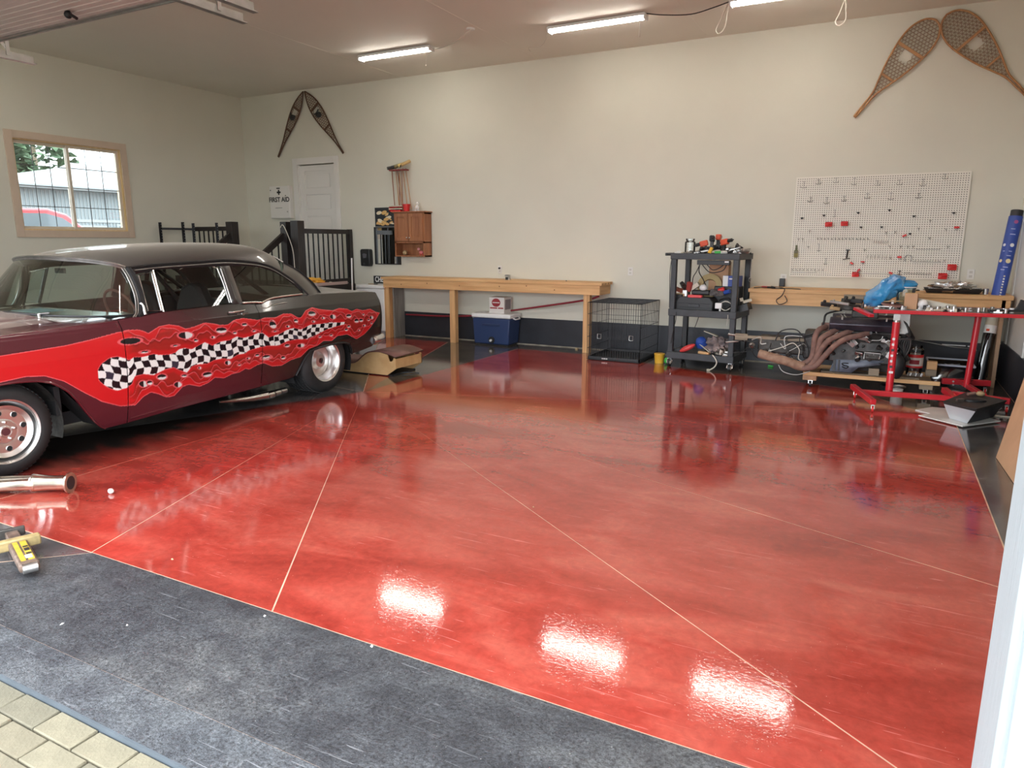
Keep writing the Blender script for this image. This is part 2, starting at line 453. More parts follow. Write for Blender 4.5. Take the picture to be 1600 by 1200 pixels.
# dark painted concrete stem wall
bb = struct(B().bx(0, 11.94, -.02, 0, 0, .41).build('baseboard_back', m_band))
struct(B().bx(W_-.02, W_, YF, -.02, 0, .45).build('baseboard_right', m_band))
struct(B().bx(0, .02, YF, -.02, 0, .41).build('baseboard_left', m_band))
B().bx(0.0, 11.94, -.035, -.02, 0, .012).build('floor_dust_edge', M('pale_dust_line', (.34, .31, .25), .9, var=.3, vs_=9), bb)
# jamb of the large doorway (right)
jb = B().bx(10.872, 10.98, -8.62, -8.38, 0, 2.9).bx(10.86, 10.90, -8.60, -8.545, 0, 2.9)
jamb = struct(jb.build('trim_1', m_jamb, bev=.004))
B().bx(10.98, 12.3, -8.60, -8.54, 0, 3.4).build('siding', m_jamb, jamb)
struct(B().bx(6.15, 6.26, -8.62, -8.38, 0, 2.9).bx(5.9, 6.01, -8.62, -8.38, 0, 2.9).build('trim_2', m_jamb, bev=.004))

# left-wall window
m_beige = M('window_casing_paint', (.62, .50, .39), .5, var=.03)
m_jwood = wood('bare_window_jamb_wood', (.66, .47, .22), (.80, .60, .32), 2)
win = struct(B().bx(0, .02, -4.10, -4.0, 1.62, 3.05).bx(0, .02, -2.45, -2.35, 1.62, 3.05)
             .bx(0, .02, -4.0, -2.45, 2.95, 3.05).bx(0, .02, -4.0, -2.45, 1.62, 1.72).build('window_1', m_beige, bev=.002))
B().bx(-.14, 0, -4.0, -3.985, 1.72, 2.95).bx(-.14, 0, -2.465, -2.45, 1.72, 2.95).bx(-.14, 0, -3.985, -2.465, 2.935, 2.95).bx(-.14, 0, -3.985, -2.465, 1.72, 1.735).build('window_jamb', m_jwood, win)
ya, yb, za, zb = -3.985, -2.465, 1.735, 2.935
ym = -3.24
m_vinyl = M('tan_vinyl_sash', (.70, .62, .50), .4)
def sash(y0, y1, x):
    t = .04
    s = B().bx(x, x+.03, y0, y0+t, za, zb).bx(x, x+.03, y1-t, y1, za, zb).bx(x, x+.03, y0+t, y1-t, za, za+t).bx(x, x+.03, y0+t, y1-t, zb-t, zb).build('sash', m_vinyl, win)
    B().bx(x+.012, x+.018, y0+t, y1-t, za+t, zb-t).build('pane', m_pane, s)
    g = B()
    for k in (1, 2): yy = y0+t+(y1-y0-2*t)*k/3; g.bx(x+.013, x+.017, yy-.005, yy+.005, za+t, zb-t)
    for k in (1, 2, 3): zz = za+t+(zb-za-2*t)*k/4; g.bx(x+.0125, x+.0175, y0+t, y1-t, zz-.005, zz+.005)
    g.build('grille', M('grey_grille', (.10, .11, .12), .4) if 'grey_grille' not in bpy.data.materials else bpy.data.materials['grey_grille'], s)
sash(ya, ym+.02, -.10); sash(ym-.02, yb, -.065)

# back door with casing
db = B().bx(1.315, 2.125, .045, .07, .87, 2.875).bx(1.315, 1.43, .022, .045, .87, 2.875).bx(2.01, 2.125, .022, .045, .87, 2.875)
for z0 in (.87, 1.27, 1.64, 2.01, 2.38, 2.78): db.bx(1.43, 2.01, .022, .045, z0, z0+.095)
dr = struct(db.build('door_1', m_white))
for z0 in (.985, 1.385, 1.755, 2.125, 2.495):
    B().bx(1.455, 1.985, .032, .045, z0, z0+.235).build('raised_panel', m_white, dr, bev=.008)
B().sph((1.38, .0, 1.8), .03).cyl((1.38, 0, 1.8), (1.38, .03, 1.8), .012).build('door_knob', m_alum, dr)
cs = struct(B().bx(1.19, 1.298, -.02, 0, .85, 3.0).bx(2.14, 2.24, -.02, 0, .85, 3.0).bx(1.298, 2.14, -.02, 0, 2.89, 3.0)
            .bx(1.298, 1.315, 0, .14, .85, 2.89).bx(2.125, 2.14, 0, .14, .85, 2.89).build('trim_3', m_white, bev=.003))
B().bx(1.2, 2.24, .12, .14, .8, 3.0).build('door_backing', m_black, cs)
# corner bead at back-right: narrow casing of the side door on the right wall
tr = struct(B().bx(W_-.02, W_, -.30, -.20, .45, 1.96).bx(W_-.02, W_, -1.30, -.30, 1.88, 1.96).bx(W_-.02, W_, -1.38, -1.30, .45, 1.96).build('trim_4', m_white, bev=.003))
B().bx(W_-.008, W_-.001, -1.30, -.30, .45, 1.88).build('plain_panel', m_white, tr)

# pavers outside the doorway
pav = struct(B().bx(-4, 16, -14, -8.545, -.30, -.075).build('ground_paving', M('sand_joint', (.12, .11, .08), .9, var=.3, vs_=20)))
pmats = [M('paver_%s' % nm, c, .85, var=.10, vs_=14, bump=.3, bs=90) for nm, c in (('tan', (.185, .165, .115)), ('buff', (.21, .19, .133)), ('grey_tan', (.155, .143, .103)))]
pm = []
for mt in pmats:
    b = B().bx(-.1005, .1005, -.0485, .0485, -.07, -.004)
    o = b.build('paver', mt, pav, bev=.004); pm.append(o.data); bpy.data.objects.remove(o)
rw = 0
y = -8.589
random.seed(3)
while y > -9.62:
    x = 6.9+(.105 if rw % 2 else 0)+.0
    while x < 10.9:
        me = random.choice(pm)
        o = bpy.data.objects.new('paver', me); C.objects.link(o); o.parent = pav
        q = o.modifiers.new('bevel', 'BEVEL'); q.width = .004; q.segments = 1
        o.location = (x+.038, y, random.uniform(-.004, 0)-.008); o.rotation_euler = (random.uniform(-.006, .006), random.uniform(-.006, .006), random.uniform(-.004, .004))
        x += .2085
    y -= .1015; rw += 1
far = B()
yy = y
while yy > -11.5:
    x = 4.0+(.1 if rw % 2 else 0)
    while x < 14: far.bx(x-.1005, x+.1005, yy-.0485, yy+.0485, -.075, -.022); x += .2085
    yy -= .1015; rw += 1
fo = far.build('far_pavers', pmats[0], pav); fo['kind'] = 'stuff'

# overhead doors, raised on their tracks
m_dpanel = M('raised_door_underside', (.66, .60, .56), .5, var=.04, vs_=3)
def overhead(x0, x1, label, yin):
    t = thing('overhead_door', label, 'garage door', (x0, yin, 3.3))
    y = yin
    for k in range(5):
        y1 = y-.50
        if y1 < -8.38: break
        s = B().bx(x0+.03, x1-.03, y1+.006, y, 3.31, 3.35).build('door_section', m_dpanel, t)
        B().bx(x0+.03, x1-.03, y-.035, y, 3.30, 3.345).build('strut', m_galv, s) if k == 0 else None
        rb = B()
        for q in range(6): rb.bx(x0+.05, x1-.05, y1+.06+q*.07, y1+.075+q*.07, 3.304, 3.31)
        rb.build('ribs', m_dpanel, s)
        y = y1
    if x0 < 4:
        B().bx(x0+.03, x1-.03, yin, yin+.012, 3.29, 3.40).build('end_strut', m_galv, t)
    for xx in (x0-.04, x1+.04):
        tk = B().bx(xx-.03, xx-.02, -8.3, yin+.55, 3.27, 3.34).bx(xx-.03, xx+.025, -8.3, yin+.55, 3.262, 3.27).build('track', m_galv, t)
        B().bx(xx-.018, xx-.012, yin+.30, yin+.335, 3.30, H_).beam((xx-.02, yin+.33, 3.34), (xx-.02, yin-.1, 3.85), .004, .03).build('hanger', m_galv, tk)
    return t
ovl = overhead(3.14, 5.94, 'raised ribbed garage door panel on tracks, upper left above the car', -5.9)
B().sph((4.9, -6.1, 3.28), .03).cyl((4.88, -6.1, 3.30), (5.0, -6.1, 3.24), .012).build('latch', m_black, ovl)
overhead(6.3, 10.83, 'wide raised garage door folded under the ceiling over the big doorway', -6.05)

# ================================================================ CAR
FU_ = [(-7.252,.833),(-6.839,.846),(-6.652,.864),(-6.449,.892),(-6.344,.902),(-6.261,.896),(-6.222,.882),(-6.184,.860),(-6.083,.902),(-5.990,.908),(-5.900,.888),(-5.848,.857),(-5.759,.868),(-5.651,.890),(-5.552,.869),(-5.503,.853),(-5.422,.850),(-5.343,.882),(-5.241,.889),(-5.129,.867),(-5.083,.857),(-4.983,.869),(-4.868,.859),(-4.758,.886),(-4.656,.877),(-4.581,.832),(-4.538,.828),(-4.456,.892),(-4.359,.915),(-4.274,.892),(-4.208,.879),(-4.070,.859),(-3.966,.875),(-3.844,.857),(-3.772,.825),(-3.690,.844),(-3.585,.818),(-3.445,.824),(-3.336,.779),(-3.265,.763)]
FL_ = [(-7.275,.658),(-7.117,.669),(-6.994,.653),(-6.870,.594),(-6.730,.483),(-6.598,.388),(-6.457,.323),(-6.330,.306),(-6.264,.361),(-6.198,.385),(-6.129,.356),(-6.059,.315),(-5.988,.311),(-5.904,.378),(-5.842,.383),(-5.739,.347),(-5.648,.365),(-5.583,.400),(-5.486,.377),(-5.389,.402),(-5.317,.401),(-5.246,.426),(-5.200,.409),(-5.107,.440),(-5.030,.444),(-4.927,.396),(-4.804,.385),(-4.680,.422),(-4.551,.435),(-4.442,.502),(-4.327,.520),(-4.234,.558),(-4.113,.543),(-4.016,.583),(-3.863,.582),(-3.701,.510),(-3.566,.548),(-3.457,.608),(-3.340,.688),(-3.266,.754)]
CU_ = [(-6.625,.628),(-6.591,.676),(-6.529,.710),(-6.468,.716),(-6.409,.693),(-6.370,.672),(-6.326,.690),(-6.251,.680),(-6.162,.692),(-6.118,.676),(-6.027,.668),(-5.967,.675),(-5.930,.697),(-5.869,.699),(-5.809,.681),(-5.744,.705),(-5.678,.724),(-5.603,.686),(-5.521,.709),(-5.411,.713),(-5.339,.733),(-5.268,.713),(-5.195,.716),(-5.088,.739),(-5.042,.734),(-4.968,.680),(-4.847,.696),(-4.721,.729),(-4.636,.735),(-4.550,.710),(-4.415,.744),(-4.278,.738),(-4.135,.740),(-3.987,.725),(-3.886,.720)]
CL_ = [(-6.629,.590),(-6.611,.548),(-6.555,.494),(-6.487,.456),(-6.414,.458),(-6.360,.483),(-6.336,.540),(-6.261,.548),(-6.173,.523),(-6.081,.550),(-5.987,.556),(-5.940,.527),(-5.867,.493),(-5.816,.540),(-5.740,.544),(-5.663,.538),(-5.583,.560),(-5.502,.559),(-5.419,.541),(-5.334,.570),(-5.246,.569),(-5.220,.589),(-5.089,.604),(-4.972,.604),(-4.852,.589),(-4.727,.620),(-4.598,.620),(-4.467,.604),(-4.328,.636),(-4.185,.670),(-4.038,.688),(-3.887,.698)]
HO_ = [(-6.342,.817,.094,.027),(-5.857,.805,.073,.031),(-5.496,.807,.061,.028),(-5.765,.751,.024,.015),(-5.590,.757,.026,.013),(-6.237,.718,.043,.012),(-5.963,.733,.036,.010),(-4.908,.810,.040,.033),(-5.356,.769,.025,.014),(-5.139,.762,.027,.012),(-6.264,.466,.038,.029),(-6.209,.466,.028,.021),(-6.100,.495,.046,.026),(-5.953,.404,.039,.027),(-5.664,.442,.053,.025),(-5.893,.470,.031,.016),(-5.447,.511,.035,.023),(-5.320,.473,.022,.012),(-5.003,.492,.071,.022),(-5.741,.511,.018,.014),(-5.112,.532,.031,.015),(-5.240,.831,.036,.016),(-5.217,.517,.027,.012),(-4.908,.794,.044,.036),(-4.378,.853,.056,.028),(-4.080,.793,.049,.027),(-3.830,.779,.047,.023),(-4.607,.803,.030,.021),(-4.224,.793,.032,.013),(-5.001,.501,.055,.021),(-4.738,.574,.038,.019),(-4.555,.550,.056,.022),(-4.788,.462,.033,.019),(-4.885,.731,.036,.009),(-4.719,.759,.029,.013),(-3.702,.714,.042,.025),(-3.621,.712,.038,.021),(-3.426,.723,.040,.022),(-3.876,.636,.031,.017),(-3.836,.667,.031,.017),(-4.367,.771,.027,.013),(-4.115,.603,.029,.014),(-4.283,.606,.028,.013),(-3.568,.647,.033,.015),(-3.483,.702,.028,.014),(-3.427,.660,.023,.014),(-3.665,.604,.027,.011),(-3.577,.773,.022,.014)]
CX = 4.66
car = thing('car', 'maroon and black hot rod coupe with red flames and checkered stripe on its side', 'car', (CX, -5.65, 0))
FA = [(-8.10, .30), (-7.95, .28), (-7.84, .30), (-7.72, .45), (-7.60, .57), (-7.45, .625), (-7.30, .64), (-7.20, .642), (-7.125, .636), (-7.04, .625), (-6.962, .600), (-6.90, .56), (-6.841, .510), (-6.78, .43), (-6.723, .34), (-6.66, .25), (-6.605, .191), (-6.567, .167), (-6.38, .172), (-5.99, .19), (-5.1, .215), (-4.64, .235),
      (-4.60, .25), (-4.55, .33), (-4.49, .42), (-4.42, .475), (-4.30, .495), (-4.14, .505), (-4.0, .505), (-3.90, .495), (-3.83, .475), (-3.79, .42), (-3.77, .355), (-3.60, .368), (-3.40, .39), (-3.28, .47), (-3.235, .53)]
ZT = [(-8.10, .86), (-8.0, .90), (-7.8, .93), (-7.24, .955), (-6.83, .970), (-6.40, .976), (-6.2, .988), (-6.0, 1.004), (-5.5, 1.014), (-5.32, 1.018), (-5.2, 1.014), (-5.10, 1.002), (-5.03, .992), (-4.97, 1.000), (-4.9, 1.018), (-4.75, 1.026), (-4.45, 1.032), (-4.2, 1.030), (-3.8, 1.020), (-3.5, 1.010), (-3.26, .995), (-3.235, .985)]
def ip(pts, y): return np.interp(y, [p[0] for p in pts], [p[1] for p in pts])
def sm_ip(pts, y, w=.03):
    g = np.arange(-8.3, -3.0, .004); v = np.interp(g, [p[0] for p in pts], [p[1] for p in pts]); k = max(1, int(w/.004)); ker = np.hanning(k+2)[1:-1]; ker /= ker.sum()
    v2 = np.convolve(np.pad(v, (k//2, k-1-k//2), 'edge'), ker, 'valid'); return np.interp(y, g, v2)
HWZ = [.15, .2, .3, .45, .6, .75, .85, .92, .97, 1.03]; HWX = [.845, .865, .89, .915, .93, .935, .93, .915, .885, .85]
def half(y, z):
    w = np.interp(z, HWZ, HWX)
    w = w-np.where(y < -7.5, .07*((-7.5-y)/.6)**2, 0)-np.where(y > -3.9, .035*((y+3.9)/.65)**2, 0)
    # raised shoulder over the rear wheel and the crease along the front fender
    w = w+.012*np.exp(-((z-.53)/.03)**2)*np.clip(1-abs(y+4.15)/.5, 0, 1)
    w = w+.006*np.exp(-((z-(.945+.0*y))/.012)**2)*np.where(y < -6.42, 1, 0)
    return w
def smooth(a, b, x): t = np.clip((x-a)/(b-a), 0, 1); return t*t*(3-2*t)
def lerp(a, b, t): return a*(1-t)[:, None]+np.array(b)[None, :]*t[:, None] if isinstance(a, np.ndarray) else np.array(a)[None]*(1-t)[:, None]+np.array(b)[None]*t[:, None]
def paint(y, z):
    n = len(y)
    k = smooth(-5.85, -4.75, y+(z-.6)*1.3)
    c = lerp((.085, .012, .020), (.011, .010, .009), k)
    wob = .010*np.sin(y*23)+.006*np.sin(y*41+1)
    FU, FL = sm_ip(FU_, y), sm_ip(FL_, y)
    g = .004
    sU = np.sqrt(1+((sm_ip(FU_, y+g)-FU)/g)**2); sL = np.sqrt(1+((sm_ip(FL_, y+g)-FL)/g)**2)
    CU, CL = sm_ip(CU_, y, .02), sm_ip(CL_, y, .02)
    sCU = np.sqrt(1+((sm_ip(CU_, y+g, .02)-CU)/g)**2); sCL = np.sqrt(1+((sm_ip(CL_, y+g, .02)-CL)/g)**2)
    inF = (z < FU) & (z > FL) & (y < -3.262)
    dO = np.minimum((FU-z)/sU, (z-FL)/sL)
    dC = np.where(z > (CU+CL)/2, (z-CU)/sCU, (CL-z)/sCL)
    dC = np.where((y < -6.62) | (y > -3.9), .3, dC)
    # checker head is round at the front
    red = np.array((.60, .012, .016)); dk = np.array((.34, .018, .014)); pk = np.array((.80, .13, .15)); mid = np.array((.50, .022, .020))
    fend = smooth(-6.30, -6.42, y)
    base = lerp(tuple(dk), tuple(red), np.clip(fend+smooth(.060, .035, dO)*.9+smooth(.05, .025, dC)*.7, 0, 1))
    # wavy tongues of lighter red with pink edges
    up_ = (z > (CU+CL)/2)
    for amp, fr, ph, off in ((.022, 19, 0, .040), (.020, 26, 2, .085)):
        lv = off+amp*np.sin(y*fr+ph+6*up_)+.010*np.sin(y*fr*2.3+ph)
        t2 = smooth(.030, .0, dO-lv)*(dO > lv)*(1-fend)*.75; base = base*(1-t2)[:, None]+(dk*.55)[None]*t2[:, None]
        t3 = smooth(-.030, .0, dO-lv)*(dO < lv)*(1-fend)*.6; base = base*(1-t3)[:, None]+red[None]*t3[:, None]
        t = smooth(.0042, .0018, np.abs(dO-lv))*(1-fend); base = base*(1-t)[:, None]+pk[None]*t[:, None]*.9
    for d_, wd in ((dO, .0045), (np.abs(dC), .0035)):
        t = smooth(wd*1.6, wd*.6, np.abs(d_)); base = base*(1-t)[:, None]+pk[None]*t[:, None]
    # paper-thin fender body crease stays plain red
    c = np.where(inF[:, None], base, c)
    # checkers
    u = (y+.010*np.sin(z*40))/.062; v = (z-(CU+CL)/2-.012*np.sin(y*14))/.056+.5+.12*u
    sz = np.where(y > -4.9, 1.3, 1.0); u = u*1.0; v = v*sz
    chk = (np.floor(u)+np.floor(v)) % 2 == 0
    chs = np.where(((np.floor(u)*7+np.floor(v)*3) % 11 == 0), .035, .006)
    cc = np.where(chk[:, None], np.array((.86, .86, .84))[None], np.stack([chs*.8, chs*.85, chs*1.5], 1))
    inC = (dC < 0) & (y > -6.625) & (y < -3.89)
    c = np.where(inC[:, None], cc, c)
    for i, (hy, hz, rx, rz) in enumerate(HO_):
        q = np.sqrt(((y-hy+(.4*(z-hz)))/rx)**2+((z-hz)/rz)**2)
        inside = (q < 1); sel = inside & (((z < hz-.1*rz) & (i % 3 != 1)) | ((i % 3 == 1) & (y > hy)))
        c = np.where(inside[:, None], np.array((.010, .010, .012))[None], c)
        if i: c = np.where((sel & (q < .92))[:, None], np.array((.70, .70, .69))[None], c)
        rim = np.abs(q-1)*min(rx, rz) < .0035
        c = np.where(rim[:, None], (pk*.9)[None], c)
    # seams
    return c
def grid_mesh(name, X, Y, Z, colr, mat, parent, flip=False):
    """numpy grid (nu, nv) to a mesh with a paint colour per vertex"""
    nu, nv = X.shape
    inv = wmat(parent).inverted(); t = inv.translation
    V = np.stack([X.ravel()+t.x, Y.ravel()+t.y, Z.ravel()+t.z], 1)
    i, j = np.meshgrid(np.arange(nu-1), np.arange(nv-1), indexing='ij'); a = (i*nv+j).ravel()
    F = np.stack([a, a+nv, a+nv+1, a+1], 1)
    if flip: F = F[:, ::-1]
    me = bpy.data.meshes.new(name); me.vertices.add(len(V)); me.vertices.foreach_set('co', V.astype(np.float32).ravel())
    me.loops.add(F.size); me.loops.foreach_set('vertex_index', F.astype(np.int32).ravel())
    me.polygons.add(len(F)); me.polygons.foreach_set('loop_start', np.arange(0, F.size, 4, dtype=np.int32))
    me.update(calc_edges=True); me.validate()
    me.polygons.foreach_set('use_smooth', np.ones(len(F), bool))
    if colr is not None:
        ca = me.color_attributes.new('paint', 'FLOAT_COLOR', 'POINT'); ca.data.foreach_set('color', np.concatenate([colr, np.ones((len(V), 1))], 1).astype(np.float32).ravel())
    me.materials.append(mat)
    o = bpy.data.objects.new(name, me); C.objects.link(o); o.parent = parent; WM[o.name] = wmat(parent).copy()
    return o
m_paint = M('car_paint', (.1, .01, .02), .26, coat=.45)
_n = m_paint.node_tree.nodes; _l = m_paint.node_tree.links
_a = _n.new('ShaderNodeAttribute'); _a.attribute_name = 'paint'
_l.new(_a.outputs['Color'], _n['Principled BSDF'].inputs['Base Color'])
def dusty(name, c, r):
    m = M(name, c, r, var=.25, vs_=2.5, coat=.6); b = m.node_tree.nodes['Principled BSDF']
    b.inputs['Sheen Weight'].default_value = .35; b.inputs['Sheen Tint'].default_value = (.8, .7, .6, 1); b.inputs['Sheen Roughness'].default_value = .4
    return m
m_roof = dusty('dusty_black_roof_paint', (.022, .019, .018), .33)
m_trunk = dusty('dusty_black_trunk_paint', (.020, .019, .018), .28)
m_hood = dusty('maroon_hood_paint', (.085, .014, .022), .22)
m_in = M('car_interior_black', (.012, .012, .013), .7)

def side(name, y0, y1, sgn, dy, rows, top_in, parent=car, label=None):
    ys = np.arange(y0, y1+1e-6, dy); ys[-1] = y1
    zl, zt = sm_ip(FA, ys, .02), sm_ip(ZT, ys, .02)
    t = np.linspace(0, 1, rows)
    Z = zl[:, None]+(zt-zl)[:, None]*t[None]; Y = np.repeat(ys[:, None], rows, 1); X = half(Y, Z)
    # bottom edge rolls inward
    Xb = X[:, :1]-.035; Zb = Z[:, :1]+.004; Yb = Y[:, :1]
    Xs = [Xb, X]; Zs = [Zb, Z]; Ys = [Yb, Y]
    if top_in:
        k = 6
        for q in range(1, k+1):
            f = q/k; xe = X[:, -1:]; x = xe+( .62-xe)*f
            Xs.append(x); Zs.append(Z[:, -1:]+.012*math.sin(f*PI*.5)+0*x-.0*f); Ys.append(Y[:, -1:])
    else:
        Xs.append(X[:, -1:]-.03); Zs.append(Z[:, -1:]+.004); Ys.append(Y[:, -1:])
    X = np.concatenate(Xs, 1); Z = np.concatenate(Zs, 1); Y = np.concatenate(Ys, 1)
    colr = paint(Y.ravel(), Z.ravel())
    if top_in:
        pass
    return grid_mesh(name, CX+sgn*X, Y, Z, colr, m_paint, parent, flip=(sgn < 0))
for sgn, dy, rows in ((1, .0042, 175), (-1, .02, 40)):
    fe = side('front_fender', -8.08, -6.396, sgn, dy*(1 if sgn > 0 else 1), rows, True)
    do = side('door', -6.390, -5.053, sgn, dy, rows, False)
    qu = side('rear_quarter_panel', -5.047, -3.236, sgn, dy, rows, False)
    if sgn > 0:
        B().bx(CX+.885, CX+.915, -5.30, -5.17, .925, .933).cyl((CX+.88, -5.235, .925), (CX+.92, -5.235, .925), .014, 12).build('lock', m_chrome, do)
        B().tube([(CX+.905, -5.38, .953), (CX+.93, -5.36, .953), (CX+.93, -5.24, .958), (CX+.905, -5.20, .958)], .008, 8).build('door_handle', m_chrome, do)
# dark liners behind the shut lines
for s in (1, -1):
    for yy in (-6.393, -5.05): B().add([(CX+s*.80, yy-.03, .19), (CX+s*.84, yy-.03, .19), (CX+s*.84, yy+.03, .19), (CX+s*.80, yy+.03, .19), (CX+s*.82, yy-.03, .98), (CX+s*.845, yy-.03, .98), (CX+s*.845, yy+.03, .98), (CX+s*.82, yy+.03, .98)], [(0, 3, 2, 1), (4, 5, 6, 7), (0, 1, 5, 4), (1, 2, 6, 5), (2, 3, 7, 6), (3, 0, 4, 7)]).build('door_jamb_liner', m_in, car)
# hood, cowl, trunk lid
def top(name, y0, y1, ny, crown, mat, w=.622, edge=.012, extra=None, z0=ZT):
    ys = np.linspace(y0, y1, ny); xs = np.linspace(-w, w, 41)
    zt = sm_ip(z0, ys, .05)
    Y, X = np.meshgrid(ys, xs, indexing='ij'); cr = np.interp(ys, [p[0] for p in crown], [p[1] for p in crown])
    u = np.abs(X)/w
    Z = zt[:, None]+edge+cr[:, None]*(1-u**2.2)
    if extra is not None: Z = Z+extra(X, Y)
    return grid_mesh(name, CX+X, Y, Z, None, mat, car)
hood = top('hood', -8.05, -6.72, 40, [(-8.05, .03), (-7.5, .045), (-6.7, .05)], m_hood, extra=lambda X, Y: .006*np.exp(-(X/.03)**2)-.010*np.exp(-((np.abs(X)-.44)/.04)**2))
B().add([(CX-.28, -7.72, .98), (CX+.28, -7.72, .98), (CX+.28, -7.12, .98), (CX-.28, -7.12, .98), (CX-.24, -7.62, 1.08), (CX+.24, -7.62, 1.08), (CX+.26, -7.2, 1.11), (CX-.26, -7.2, 1.11)], [(0, 1, 5, 4), (1, 2, 6, 5), (2, 3, 7, 6), (3, 0, 4, 7), (4, 5, 6, 7)]).build('hood_scoop', m_black, hood, bev=.02)
cowl = top('cowl', -6.72, -6.12, 24, [(-6.72, .045), (-6.45, .015), (-6.12, .0)], m_hood, w=.80, edge=.0)
for x, y in ((CX+.42, -6.70), (CX-.32, -6.76)):
    B().cyl((x, y, 1.0), (x, y, 1.035), .014, 10).tube([(x, y, 1.035), (x+.10, y+.02, 1.045)], .006, 6).build('wiper_pivot', m_chrome, cowl)
trunk = top('trunk_lid', -4.0, -3.30, 30, [(-4.0, .06), (-3.6, .05), (-3.3, .012)], m_trunk)
top('rear_shelf', -4.72, -4.0, 20, [(-4.72, .05), (-4.0, .06)], m_trunk, w=.80, edge=.0)
# quarter top and rear fin surface
def strip3(name, L0, L1, mat, k=1):
    P0 = spline(L0, 6); P1 = spline(L1, 6); return B().grid(len(P0), 2, lambda i, j: tuple(P0[i] if j == 0 else P1[i])).build(name, mat, car)
for s in (1, -1):
    ys = np.linspace(-5.04, -3.3, 40); zt = sm_ip(ZT, ys, .02)
    w0 = half(ys, zt)-.028
    inn = np.interp(ys, [-5.04, -4.5, -4.2, -3.9, -3.3], [.80, .76, .70, .62, .62])
    X = np.stack([w0+(inn-w0)*f for f in np.linspace(0, 1, 5)], 1); Z = np.stack([zt+.004+.010*math.sin(f*PI/2) for f in np.linspace(0, 1, 5)], 1); Y = np.repeat(ys[:, None], 5, 1)
    grid_mesh('rear_deck_side', CX+s*X, Y, Z, None, m_trunk, car, flip=(s > 0))
# rear face and front face
def face(name, y, bulge, z0, z1, w, mat, sgn):
    zs = np.linspace(z0, z1, 14); xs = np.linspace(-1, 1, 31)
    Zg, Xg = np.meshgrid(zs, xs, indexing='ij'); hw_ = np.interp(Zg, HWZ, HWX)-.035 if w is None else w+0*Zg
    Y = y+sgn*(bulge*(1-Xg**2)+.03*np.sin((Zg-z0)/(z1-z0)*PI))
    return grid_mesh(name, CX+Xg*hw_, Y, Zg, None, mat, car)
face('rear_valance', -3.245, .05, .40, .995, None, m_trunk, 1)
face('grille_panel', -8.07, .06, .32, .90, .80, m_shade, -1)
gr = B()
for i in range(14): gr.bx(CX-.45+i*.065, CX-.435+i*.065, -8.17, -8.15, .46, .68)
for i in range(7): gr.bx(CX-.46, CX+.43, -8.172, -8.152, .47+i*.033, .478+i*.033)
gr.build('grille', m_chrome, car)
for s in (1, -1):
    hl = B().lathe([(.105, 0), (.11, .03), (.095, .05), (.09, .03)], 28, TR(CX+s*.70, -8.02, .75, 0, R(90))).build('headlight', m_chrome, car)
    B().sph((CX+s*.70, -8.05, .75), .09, 20, (1, .35, 1)).build('headlight_lens', m_clear, hl)
    tl = B().bx(CX+s*.80-.045, CX+s*.80+.045, -3.262, -3.215, .66, .86).build('tail_light', m_redpl, car, bev=.02)
# bumpers
def bumper(name, y, z, pts, r=.05):
    P = spline(pts, 6); n_ = len(P)
    return B().tube(P, r, 14, rs=[r*min(1, .72+.14*min(i, n_-1-i)) for i in range(n_)]).build(name, m_chrome, car)
bumper('rear_bumper', 0, 0, [(CX+.885, -3.39, .455), (CX+.88, -3.28, .46), (CX+.80, -3.17, .465), (CX+.4, -3.12, .47), (CX, -3.10, .47), (CX-.4, -3.12, .47), (CX-.80, -3.17, .465), (CX-.88, -3.28, .46), (CX-.885, -3.39, .455)], .058)
bumper('front_bumper', 0, 0, [(CX+.88, -7.86, .40), (CX+.86, -8.10, .40), (CX+.7, -8.24, .41), (CX, -8.30, .41), (CX-.7, -8.24, .41), (CX-.86, -8.10, .40), (CX-.88, -7.86, .40)], .06)
for s in (1, -1):
    B().tube([(CX+s*.35, -3.08, .42), (CX+s*.35, -3.05, .50), (CX+s*.35, -3.10, .56)], .03, 8).build('bumper_guard', m_chrome, car)
# inner tub: floor pan, firewall, inner wells
tub = B().bx(CX-.80, CX+.80, -6.3, -4.75, .24, .27).bx(CX-.78, CX+.78, -6.42, -6.36, .24, .98).bx(CX-.80, CX+.80, -7.9, -7.86, .3, .9).bx(CX-.55, CX+.55, -4.75, -3.35, .30, .34).bx(CX-.60, CX-.57, -7.9, -6.6, .3, .95).bx(CX+.57, CX+.60, -7.9, -6.6, .3, .95)
tub.bx(CX+.42, CX+.44, -4.75, -3.4, .3, .98).bx(CX-.44, CX-.42, -4.75, -3.4, .3, .98).bx(CX-.78, CX+.78, -4.78, -4.74, .28, 1.0)
tub.build('inner_tub', m_in, car)
for s in (1, -1):
    for yc, r_, xi in ((-7.27, .40, .60), (-4.18, .44, .44)):
        prof = [(r_, 0), (r_, .80-xi+.06)]
        T = TR(CX+s*xi, yc, .30) @ Matrix.Rotation(s*R(90), 4, 'Y')
        B().lathe([(r_*.98, 0), (r_, .86-xi)], 24, T, False, False, R(72) if s > 0 else R(-108), R(288) if s > 0 else R(108)).build('wheel_well', m_dirtym if yc < -6 else m_in, car)
    # arch trim over the rear wheel
    ar = [(y, z) for y, z in FA if -4.6 <= y <= -3.76]
    B().tube([(CX+s*(float(half(np.array(y), np.array(z)))+.004), y, z) for y, z in ar], .011, 6).build('wheel_arch_trim', m_blackm, car)
    B().tube([(CX+s*(float(half(np.array(y), np.array(z)))-.002), y, z+.002) for y, z in FA if -7.8 <= y <= -6.56], .008, 6).build('fender_lip', m_shade, car)
    B().tube([(CX+s*(.868), y, z+.035) for y, z in ((-6.37, .172), (-5.9, .195), (-5.1, .215), (-4.66, .236))], .006, 6).build('rocker_bead', m_shade, car)
